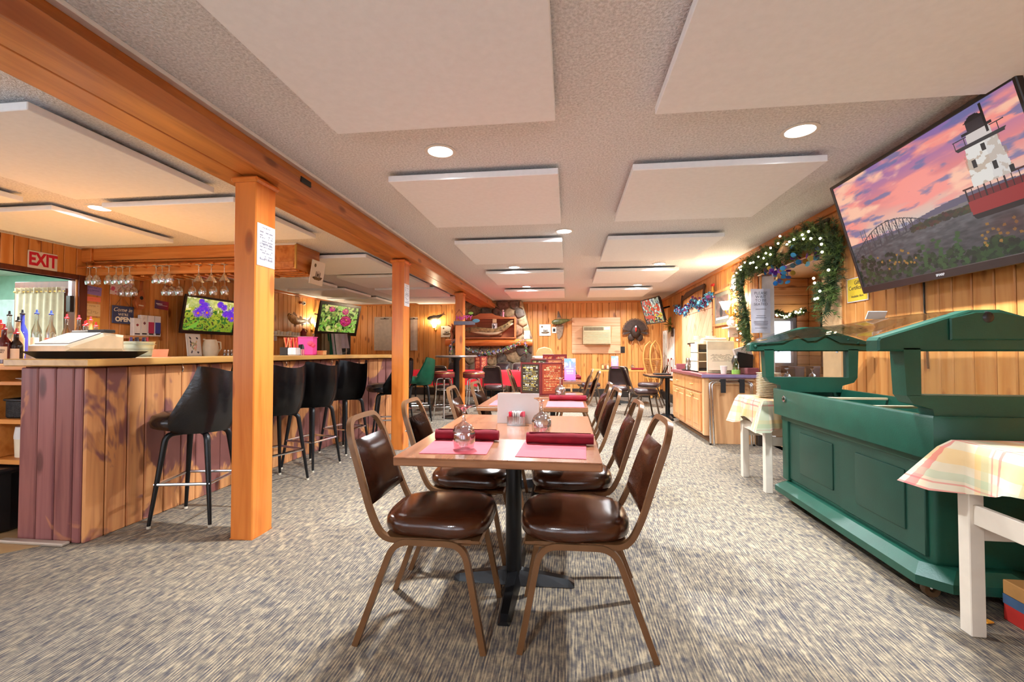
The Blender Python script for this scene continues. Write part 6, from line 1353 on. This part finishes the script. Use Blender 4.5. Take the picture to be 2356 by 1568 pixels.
for i, (cc, c2, ww) in enumerate([((236, 232, 230), (150, 40, 50), .105), ((230, 226, 222), (120, 60, 70), .1), ((232, 228, 228), (190, 50, 90), .1), ((228, 230, 236), (60, 70, 160), .1)]):
    y = -.115+.106*i; a_ = canvas(10, 26, cc)
    if i > 1: poly(a_, [(0, .1), (1, .1), (1, .7), (0, .7)], c2)
    else: ell(a_, .5, .62, .2, .08, c2)
    poly(a_, [(.1, .05), (.9, .05), (.9, .13), (.1, .13)], (50, 40, 50)); b_ = ob('brochure_box', bb(new(), (-.03, y-ww/2, -.015), (.03, y+ww/2, .28 if i else .23), .003), plain('carton_%d' % i, cc, .6), rk); pic('print', ww-.01, (.28 if i else .23)-.0, a_, PICM, b_, frame_m((.0315, y, .1325 if i else .1075), (0, 1, 0), (0, 0, 1)))
# back counter along the left wall
bcn = thing('back_counter', 'pine back counter along the left wall behind the bar', 'counter', (-5.75, 7.4, 0)); ob('cabinet_body', bb(new(), (-.28, -2.2, 0), (.25, 2.2, 1.03)), PINE, bcn); ob('worktop', bb(new(), (-.29, -2.25, 1.03), (.3, 2.25, 1.075), .006), BARTOP, bcn)
ZB = 1.076
pf = canvas(24, 30, (236, 230, 222)); rr_ = random.Random(6)
for (x, y) in [(.2, .85), (.75, .85), (.2, .5), (.25, .15), (.75, .12), (.22, .65)]: ell(pf, x, y, .09, .05, (60, 56, 70), rr_.random()*3)
for k in range(14): ell(pf, .5+rr_.gauss(0, .12), .5+rr_.gauss(0, .16), .07, .05, rr_.choice([(236, 170, 150), (230, 200, 150), (170, 180, 140)]), rr_.random()*3)
p = V((-5.62, 6.22, ZB)); fpx = thing('art_print', 'white framed botanical print leaning under the aster television', 'picture', p, .0); ob('frame', box(new(), (0, 0, .17), (.012, .27, .34), (0, -.12, 0), .004), WHITE, fpx); pic('print', .23, .3, pf, PICM, fpx, frame_m((.012, 0, .17), (0, 1, 0), (-.12, 0, 1)))
kt2 = thing('pitcher', 'cream ceramic pitcher beside the botanical print', 'pitcher', (-5.6, 6.52, ZB), 1.2); ob('jug', lathe(new(), [(0, 0), (.095, 0), (.11, .05), (.112, .14), (.095, .22), (.08, .26), (.07, .258), (.085, .2), (0, .02)], 20), CREAM, kt2, smooth=60); ob('handle', tube(new(), [(.08, 0, .23), (.15, 0, .22), (.16, 0, .12), (.11, 0, .06)], .013, 8), CREAM, kt2, smooth=60); ob('spout', tube(new(), [(-.07, 0, .24), (-.105, 0, .265)], [.02, .012], 8), CREAM, kt2)
for i in range(5): shaker(['steel capped shaker nearest the cream pitcher', 'second steel capped shaker from the pitcher', 'third steel capped shaker from the pitcher', 'fourth steel capped shaker from the pitcher', 'fifth steel capped shaker from the pitcher'][i], (-5.52, 6.72+.075*i), SALT if i % 2 else PEP, ZB)
# ================================================================ soffit and glass rack over the bar
sf = thing('bar_soffit', 'varnished pine soffit with glass rack hanging over the bar', 'soffit', (-4.6, 5.25, 0)); c0 = sf.location
def sb(name, lo, hi, mat=None, bev=.006): return ob(name, bb(new(), V(lo)-c0, V(hi)-c0, bev), mat or BEAMX, sf)
sb('fascia', (XL, 4.98, 2.29), (-3.63, 5.02, 2.44)); sb('end_block', (XL, 4.95, 2.27), (XL+.14, 5.0, 2.44)); sb('lower_rail', (XL, 5.05, 2.12), (-3.63, 5.12, 2.27), None, .03); sb('bottom_board', (XL, 5.02, 2.27), (-3.63, 5.5, 2.29)); sb('rear_rail', (XL, 5.44, 2.12), (-3.63, 5.5, 2.44))
for i in range(15): sb('rack_slat', (-5.85+.15*i, 5.13, 2.1), (-5.80+.15*i, 5.45, 2.12), None, .004); sb('rack_arm', (-5.85+.15*i, 4.87, 2.19), (-5.82+.15*i, 5.06, 2.205), None, .003)
sb('rack_rail', (XL, 4.9, 2.191), (-3.63, 4.96, 2.203), None, .003)
bxs = thing('soffit_box', 'varnished pine box cabinet at the end of the bar soffit', 'cabinet', (-3.36, 5.25, 2.28)); VP = wood('varnished_box', (196, 122, 58), (170, 96, 40), 'Y', .25, .2, .05, coat=.4)
ob('case', bb(new(), (-.26, -.25, -.15), (.16, .27, .157), .004), VP, bxs); ob('top_trim', bb(new(), (-.26, -.258, .135), (.165, -.25, .158)), WHITE, bxs); ob('lower_panel', bb(new(), (-.24, -.258, -.13), (.14, -.25, -.06), .003), VP, bxs); ob('corner_bead', bb(new(), (.15, -.26, -.15), (.168, -.24, .14)), BRASS, bxs)
for i in range(4): ob('bottom_slat', bb(new(), (-.26, -.22+.12*i, -.175), (.15, -.16+.12*i, -.15), .004), VP, bxs)
bm = lathe(new(), [(.036, 0), (.042, .035), (.04, .07), (.022, .1), (.005, .11), (.004, .18), (.012, .187), (.035, .19), (.035, .192), (0, .193)], 16); wgm = bpy.data.meshes.new('wine_glass'); bmesh.ops.scale(bm, vec=(1.12, 1.12, 1.12), verts=bm.verts[:]); bm.to_mesh(wgm); bm.free(); wgm.materials.append(CLEAR); wgm.polygons.foreach_set('use_smooth', [True]*len(wgm.polygons))
bm = lathe(new(), [(.06, 0), (.03, .045), (.005, .09), (.004, .17), (.012, .177), (.035, .18), (.035, .182), (0, .183)], 16); mgm = bpy.data.meshes.new('martini_glass'); bmesh.ops.scale(bm, vec=(1.12, 1.12, 1.12), verts=bm.verts[:]); bm.to_mesh(mgm); bm.free(); mgm.materials.append(CLEAR); mgm.polygons.foreach_set('use_smooth', [True]*len(mgm.polygons))
WG = [(206, 4.93, 0), (221, 4.93, 0), (250, 4.93, 0), (267, 4.93, 0), (282, 4.93, 0), (298, 4.93, 0), (282, 5.35, 0), (296, 5.35, 0), (308, 5.35, 0), (359, 4.93, 0), (373, 4.93, 0), (389, 4.93, 0), (380, 5.35, 0), (395, 5.35, 0), (412, 5.35, 0), (457, 4.93, 1), (486, 4.93, 1), (516, 4.93, 1), (443, 5.38, 0), (466, 5.38, 0), (491, 5.38, 0), (517, 5.38, 0)]
for i, (px, y, k) in enumerate(WG):
    q0 = ay(px, 640, y); grp = 'martini' if k else ('front row' if y < 5.2 else 'back row'); sec = 'left' if px < 240 else ('centre left' if px < 330 else ('centre right' if px < 430 else 'right'))
    nth = sum(1 for a in WG[:i+1] if (a[2] == k and (a[1] < 5.2) == (y < 5.2) and ('left' if a[0] < 240 else ('centre left' if a[0] < 330 else ('centre right' if a[0] < 430 else 'right'))) == sec)); od = ['first', 'second', 'third', 'fourth'][nth-1]
    tag(inst('martini_glass' if k else 'wine_glass', mgm if k else wgm, None, (q0.x, y, (2.19 if y < 5.2 else 2.1)-(.183 if k else .193)*1.12)), '%s %s hanging upside down, %s cluster, %s of the bar rack' % (od, 'martini glass' if k else 'wine glass', sec, 'front' if y < 5.2 else 'back'), 'glass', 'glasses on the bar rack, %s %s' % (grp, sec))
# ================================================================ under-bar shelf and bottles
OSH = wood('orange_shelf', (226, 150, 74), (204, 122, 52), 'X', .4, 0, .05); us = thing('underbar_shelf', 'orange wooden shelving behind the end of the bar', 'shelf', (-3.72, 3.15, 0)); c0 = us.location
for lo, hi in (((-4.6, 2.5, 1.03), (-3.4, 4.3, 1.065)), ((-4.6, 2.52, .93), (-3.4, 4.3, .955)), ((-4.6, 2.52, .68), (-3.4, 4.3, .71)), ((-4.6, 2.52, .42), (-3.4, 4.3, .45)), ((-4.6, 4.27, 0), (-3.4, 4.3, 1.03)), ((-4.62, 2.52, 0), (-4.59, 4.3, 1.03)), ((-3.42, 2.9, 0), (-3.395, 4.3, 1.03)), ((-3.74, 2.52, .45), (-3.72, 2.9, 1.03))): ob('board', bb(new(), V(lo)-c0, V(hi)-c0, .003), OSH, us)
ZS = 1.0655
bk = thing('wicker_basket', 'dark wicker basket on the shelf at the bar end', 'basket', (-3.58, 2.64, .7105)); ob('weave', bb(new(), (-.1, -.08, 0), (.1, .1, .12), .01), plain('dark_wicker', (44, 40, 40), .7, 0, .4, 60, .3, .5, 90), bk); ob('rim', tube(new(), [(-.1, -.08, .12), (.1, -.08, .12), (.1, .1, .12), (-.1, .1, .12)], .008, 6, True), BLACKP, bk)
mg = thing('canister', 'cream canister with lid on the lower bar shelf', 'canister', (-3.6, 2.65, .4505)); ob('pot', lathe(new(), [(0, 0), (.07, 0), (.075, .12), (0, .12)], 18), CREAM, mg, smooth=50); ob('lid', lathe(new(), [(.077, .12), (.077, .14), (.07, .2), (0, .2)], 18), WHITE, mg, smooth=50)
tag(ob('dish', lathe(new(), [(0, 0), (.06, 0), (.1, .015), (.098, .017), (.058, .004), (0, .004)], 18, (-3.56, 2.65, .956)), WHITE), 'white dish on the top bar shelf', 'dish')
bn = thing('trash_bin', 'black plastic trash bin beside the bar end', 'bin', (-3.66, 2.6, 0)); ob('bin_body', prism(new(), [(-.14, -.16), (.11, -.16), (.13, -.1), (.13, .2), (-.14, .2)], .4, None, .02), BLACKP, bn); ob('bag_rim', prism(new(), [(-.15, -.17), (.12, -.17), (.14, -.1), (.14, .21), (-.15, .21)], .035, T(0, 0, .37), .012), plain('black_bag', (32, 30, 32), .3), bn)
tw = thing('bar_towel', 'grey blue bar towel hanging on the inner bar end', 'towel', (-3.352, 2.55, .5)); ob('cloth', grid(new(), 4, 10, lambda u, v: (-.012+.008*math.sin(u*6+v*3), (u-.3)*.2, v*.48), .006), plain('grey_blue_towel', (120, 136, 140), .85), tw, smooth=60); ob('hook', bb(new(), (-.01, -.02, .46), (.03, .02, .49)), CHROME, tw)
RC = plain('register_cream', (226, 212, 182), .45); RG = plain('register_grey', (150, 146, 142), .5)
rg_ = thing('cash_register', 'cream cash register with sloped keyboard behind the tray', 'cash register', (-3.64, 2.98, ZS), -.12); c_ = MX(((0, 0, 1, 0), (-1, 0, 0, 0), (0, 1, 0, 0), (0, 0, 0, 1)))
ob('drawer', bb(new(), (-.21, -.2, 0), (.21, .2, .085), .006), plain('register_drawer', (214, 206, 200), .45), rg_); ob('drawer_front', bb(new(), (-.13, -.208, .015), (.2, -.2, .065), .003), plain('drawer_front_cream', (232, 216, 186), .45), rg_); ob('slot', bb(new(), (-.03, -.212, .03), (.12, -.207, .036)), BLACKP, rg_)
gx = MX(((1, 0, 0, -.2), (0, 1, 0, 0), (0, 0, 1, 0), (0, 0, 0, 1)))
ob('body', prism(new(), [(-.2, .085), (.18, .085), (.18, .21), (.05, .225), (-.2, .125)], .4, MX(((0, 0, 1, -.2), (1, 0, 0, 0), (0, 1, 0, 0), (0, 0, 0, 1))), .02), RC, rg_, smooth=40); ob('keyboard', prism(new(), [(-.17, .135), (.03, .218), (.03, .226), (-.17, .143)], .34, MX(((0, 0, 1, -.17), (1, 0, 0, 0), (0, 1, 0, 0), (0, 0, 0, 1)))), RG, rg_); ob('display', bb(new(), (.0, .05, .225), (.17, .13, .25), .004), BLACKP, rg_); ob('receipt_cover', bb(new(), (-.17, .05, .222), (-.02, .15, .245), .006), RG, rg_)
st_ = thing('serving_tray', 'wide black rectangular serving tray on the bar top', 'tray', (-3.09, 2.58, 1.1058), -.02); bm = new()
r0 = [bm.verts.new(v) for v in ((-.2, -.14, 0), (.2, -.14, 0), (.2, .14, 0), (-.2, .14, 0))]; r1 = [bm.verts.new(v) for v in ((-.25, -.19, .045), (.25, -.19, .045), (.25, .19, .045), (-.25, .19, .045))]
for i in range(4): bm.faces.new((r0[i], r0[(i+1) % 4], r1[(i+1) % 4], r1[i]))
bm.faces.new(r0[::-1]); bmesh.ops.solidify(bm, geom=bm.faces[:], thickness=.004); ob('dish', bm, plain('brown_black_tray', (46, 36, 28), .35), st_); ob('inner_mat', bb(new(), (-.19, -.13, .004), (.19, .13, .007)), BLACKP, st_)
bu = thing('ice_bucket', 'pale teal galvanized bucket of small bottles on the bar', 'bucket', (-3.5, 3.32, ZS)); ob('pail', lathe(new(), [(0, 0), (.085, 0), (.108, .16), (.112, .165), (.104, .165), (.08, .008), (0, .008)], 24), plain('pale_teal_metal', (190, 206, 196), .35, .4), bu, smooth=50)
for z in (.05, .1, .14): ob('hoop', tube(new(), arc((0, 0, z), .0865+.0235*z/.16+.006, 0, 345, 23, 'XY'), .002, 5, True), plain('hoop_metal', (170, 188, 180), .35, .4), bu)
for i in range(7): ob('mini_bottle', lathe(new(), [(0, .06), (.018, .06), (.018, .15), (.008, .18), (.009, .2), (0, .2)], 10, (.055*math.cos(i*.9), .055*math.sin(i*.9), 0)), [plain('mini_dark', (50, 36, 50), .3), plain('mini_red', (190, 40, 50), .4), plain('mini_purple', (80, 66, 120), .4)][i % 3], bu, smooth=50)
# bottles: (px at cap, py of cap top, colour, label colour, pourer colour, depth y, description)
BO = [(10, 745, (90, 20, 20), (232, 214, 190), (220, 60, 70), 2.7, 'dark liqueur bottle with cream label at the far left'), (38, 755, (40, 20, 14), (226, 206, 180), (220, 70, 90), 2.75, 'dark whisky bottle with a white label at the bar end'),
      (22, 715, (236, 230, 220), (226, 196, 190), (30, 26, 24), 3.1, 'clear bottle with black pourer left of the blue bottle'), (52, 712, (60, 70, 170), (236, 236, 244), (40, 40, 50), 3.2, 'blue vodka bottle with white letters'), (42, 728, (190, 170, 130), (226, 210, 190), (40, 36, 30), 2.95, 'amber bottle in front of the blue vodka bottle'),
      (85, 712, (222, 226, 220), (236, 230, 200), (50, 70, 150), 3.45, 'clear bottle with blue pourer against the curtain, left'), (118, 714, (226, 222, 214), (230, 140, 120), (50, 70, 160), 3.45, 'clear bottle with blue pourer against the curtain, right'),
      (154, 722, (226, 226, 210), (232, 206, 60), (220, 50, 60), 3.45, 'bottle with yellow label and red pourer'), (182, 724, (220, 210, 196), (236, 220, 220), (210, 60, 80), 3.45, 'clear bottle with red pourer above the register corner'), (196, 738, (214, 200, 170), (226, 190, 110), (220, 50, 60), 3.3, 'tan bottle with red pourer behind the register corner'),
      (209, 728, (206, 150, 90), (226, 160, 80), (220, 60, 70), 3.6, 'orange bottle with red pourer, tallest at the right'), (199, 736, (214, 214, 220), (70, 110, 190), (220, 60, 60), 3.37, 'bottle with blue label and red pourer'), (221, 740, (232, 214, 196), (60, 100, 180), (226, 50, 50), 3.35, 'white bottle with blue label at the register end'), (239, 758, (236, 226, 220), (220, 40, 60), (110, 80, 170), 3.27, 'small bottle with red label beside the teal bucket'), (2, 735, (200, 120, 60), (226, 90, 70), (220, 60, 70), 2.95, 'amber bottle cut by the left edge of the view')]
for i, (px, py, bc, lc, pc_, y, ds) in enumerate(BO):
    q0 = ay(px, py, y); h_ = q0.z-ZS
    t = thing('liquor_bottle', ds, 'bottle', (q0.x, y, ZS), 0, 'liquor bottles behind the bar'); r_ = .036
    gm = glass('bottle_%d' % i, bc, .05, .2) if sum(bc) > 560 else plain('bottle_%d' % i, bc, .1, 0, .05, 5, .8); hb_ = h_-.04
    ob('glass_body', lathe(new(), [(0, 0), (r_, 0), (r_, hb_*.58), (r_*.9, hb_*.66), (.014, hb_*.8), (.013, hb_), (0, hb_)], 16), gm, t, smooth=50); ob('label', lathe(new(), [(r_+.0012, hb_*.12), (r_+.0012, hb_*.5)], 16, (0, 0, 0), None, PI*1.1, PI*1.95), plain('bottle_label_%d' % i, lc, .6), t, smooth=60)
    ob('pourer', lathe(new(), [(.016, hb_), (.018, hb_+.008), (.008, hb_+.014), (.006, h_), (0, h_)], 10), plain('pourer_%d' % i, pc_, .4), t, smooth=50)
    if i == 0: txt('SOUTHERN\nCOMFORT', .016, INK, t, frame_m((.008, -r_-.004, hb_*.36), (1, .3, 0), (0, 0, 1)), ext=.0006)
    if 'vodka' in ds: txt('SKYY', .03, WHITE, t, frame_m((0, -r_-.003, hb_*.45), (1, .3, 0), (0, 0, 1)), ext=.001, bold=.002)
pk = thing('card_holder', 'small pink card tent on the bar beside the bucket', 'card', (-3.16, 3.18, 1.1058), .5); ob('card', box(new(), (0, 0, .03), (.1, .002, .07), (-.5, 0, 0)), plain('pink_card', (244, 160, 124), .6), pk); ob('flap', bb(new(), (-.05, -.015, 0), (.07, .03, .002)), plain('pink_card_base', (240, 150, 114), .6), pk)
# ================================================================ on the far bar top
ZP = 1.1058
st2 = thing('straw_holder', 'black caddy full of red and orange straws on the bar top', 'caddy', (-3.12, 4.78, ZP)); ob('caddy', bb(new(), (-.09, -.05, 0), (0, .05, .09), .004), BLACKP, st2); ob('napkin_holder', prism(new(), [(.005, -.045), (.1, -.045), (.1, .045), (.005, .045)], .085, None, .008), plain('white_holder', (216, 216, 220), .4), st2)
for i in range(22): a = rnd.uniform(-.06, .09); ob('straw', tube(new(), [(a, rnd.uniform(-.02, .03), .06), (a+rnd.uniform(-.025, .025), rnd.uniform(-.02, .03), .2)], .005, 5), bpy.data.materials.get('straw_%d' % (i % 3)) or plain('straw_%d' % (i % 3), [(240, 110, 70), (232, 60, 80), (246, 150, 100)][i % 3], .4), st2)
for i, y in enumerate((4.86, 4.92)): t = thing('pepper_mill', ['glass pepper mill beside the straw caddy', 'second glass pepper mill nearer the pink bag'][i], 'mill', (-3.02-.06*i, 4.86+.05*i, ZP), 0, 'pepper mills on the bar'); ob('jar', lathe(new(), [(0, 0), (.025, 0), (.022, .07), (0, .07)], 12), CLEAR, t); ob('grinder', lathe(new(), [(.024, .07), (.02, .1), (.012, .125), (0, .125)], 12), BLACKP, t, smooth=50)
pb_ = thing('gift_bag', 'bright pink gift bag with a red bow on the bar top', 'bag', ay(708, 816, 5.2)); pb_.location.z = ZP; HP = plain('hot_pink', (240, 70, 160), .5); ob('bag', prism(new(), [(-.095, -.05), (.095, -.05), (.09, .05), (-.09, .05)], .215, None, .008), HP, pb_); ob('bow', ball(ball(new(), (.07, -.06, .14), (.04, .02, .03), 10, 6), (.1, -.05, .12), (.03, .02, .03), 10, 6), plain('coral_bow', (240, 80, 120), .5), pb_); ob('rim', bb(new(), (-.1, -.055, .21), (.1, .055, .222), .003), plain('pink_rim', (232, 90, 170), .5), pb_)
bxn = thing('tissue_box', 'small orange patterned box on the bar beside the gift bag', 'box', ay(737, 816, 5.3)); bxn.location.z = ZP; ob('carton', bb(new(), (-.07, -.04, 0), (.06, .04, .045), .004), plain('peach_box', (240, 184, 120), .6), bxn); ob('lid', bb(new(), (-.072, -.042, .035), (.062, .042, .055), .004), plain('peach_lid', (236, 170, 110), .6), bxn)
# speaker, towels, cups shelf on the left wall
spk = thing('loudspeaker', 'black loudspeaker under the dahlia television', 'speaker', (-5.3, 10.15, .6), .6); ob('cabinet', bb(new(), (-.17, -.15, 0), (.17, .15, .92), .01), plain('speaker_black', (40, 36, 36), .5), spk); ob('woofer', lathe(new(), [(.13, 0), (.13, .012), (.11, .01), (.05, -.03), (.045, -.01), (0, .0)], 24, (0, -.152, .62), MX.Rotation(PI/2, 3, 'X')), plain('grey_cone', (110, 108, 108), .4), spk, smooth=50); ob('horn', ball(new(), (0, -.15, .83), (.12, .02, .05), 14, 8), BLACKP, spk, smooth=70); ob('stand', bb(new(), (-.12, -.12, -.6), (.12, .12, 0)), BLACKP, spk)
hr_ = thing('towel_rack', 'rack of hanging brown, green and striped towels on the back counter', 'rack', (-5.0, 8.75, 0), .35); ob('rail', tube(new(), [(-.32, 0, 1.5), (.36, 0, 1.5)], .01, 8), CHROME, hr_)
for s in (-.3, .34): ob('upright', tube(new(), [(s, 0, 0), (s, 0, 1.5)], .01, 8), CHROME, hr_)
for i, (cc, x, w_, l) in enumerate([((110, 80, 48), -.18, .2, .4), ((176, 160, 130), -.06, .16, .46), ((40, 110, 80), .04, .14, .46), ((236, 230, 236), .13, .18, .44), ((216, 206, 220), .27, .18, .3)]): ob('towel', grid(new(), 8, 8, lambda u, v: (x+(u-.5)*w_+.05*(1-v)*(1 if i > 1 else 0), -.025-.015*math.sin(u*8)-.02*i*0, 1.515-l+l*v), .012), plain('towel_%d' % i, cc, .9), hr_, smooth=60)
hr_.location = ax(757, 772, -4.9)*1.0; hr_.location.z = 0
csf = thing('cup_shelf', 'white wall shelf of cups left of the walleye', 'shelf', on_l(655, 772)+V((.1, 0, 0))); ob('shelf_board', bb(new(), (-.1, -.75, -.02), (.12, .75, .0), .004), WHITE, csf)
for y in (-.5, .4): ob('bracket', bb(new(), (-.1, y, -.12), (.05, y+.02, -.02)), WHITE, csf)
base = csf.location.copy()
for i in range(11):
    big = i % 4 == 3; tag(ob('cup', lathe(new(), [(0, 0), (.035, 0), (.045, .1 if big else .08), (.041, .1 if big else .08), (.032, .006), (0, .006)], 14, base+V((.0, -.68+.1*i, .0005))), CREAM if i % 2 else WHITE, smooth=50), '%s cup from the left on the white wall shelf' % ['first', 'second', 'third', 'fourth', 'fifth', 'sixth', 'seventh', 'eighth', 'ninth', 'tenth', 'eleventh'][i], 'cup', 'cups on the wall shelf')
rcn = thing('red_jug', 'dark red jug at the end of the cup shelf', 'jug', base+V((.02, .5, .0005))); ob('jar', lathe(new(), [(0, 0), (.06, 0), (.065, .1), (.03, .15), (.03, .18), (0, .18)], 14), plain('maroon_jug', (140, 40, 40), .4), rcn, smooth=50); ob('handle', tube(new(), [(.03, .03, .16), (.03, .1, .13), (.03, .06, .06)], .01, 6), plain('maroon_jug_handle', (130, 36, 36), .4), rcn)
fish('tan walleye with raised fins mounted on the left wall', [on_l(708, 738, .12), on_l(697, 738, .12), on_l(686, 738, .13), on_l(676, 735, .14), on_l(668, 728, .15), on_l(664, 724, .15)], [.02, .05, .08, .1, .085, .05], plain('tan_walleye', (196, 150, 92), .4, 0, .25, 20), [(.62, 1, .16, .08), (.3, 1, .1, .06), (.55, -1, .1, .07), (.25, -1, .08, .06)], .05, .55, side=(1, 0, 0), tail=.16)
dm = thing('security_camera', 'small dome security camera high on the left wall', 'camera', on_l(693, 696, .02)); ob('mount', bb(new(), (-.03, -.05, -.03), (.02, .05, .03), .006), plain('brown_mount', (150, 80, 40), .5), dm); ob('dome', ball(new(), (.05, .02, -.01), .045, 14, 8), WHITE, dm, smooth=80); ob('lens', ball(new(), (.085, .0, -.02), .018, 10, 6), BLACKP, dm)
# notices on the posts
for p_, z, lb in ((post1, 1.82, 'white printed notice stapled to the nearest post'), (post2, 1.82, 'white printed notice on the middle post')):
    c_ = paper_lines(24, 36, (204, 200, 203), (120, 118, 128), [(.92, .03, .4)]+[(.82-.045*i, .02, .74) for i in range(16)], 3); x0 = p_.location.x+.0735; t = thing('post_notice', lb, 'notice', m=frame_m((x0+.002, p_.location.y, z), (0, 1, 0), (0, 0, 1)), group='notices on the posts'); pic('print', .165, .26, c_, PICM, t, T(0, 0, .0012)); ob('sheet', bb(new(), (-.085, -.132, -.001), (.085, .132, .001)), PAPER, t)
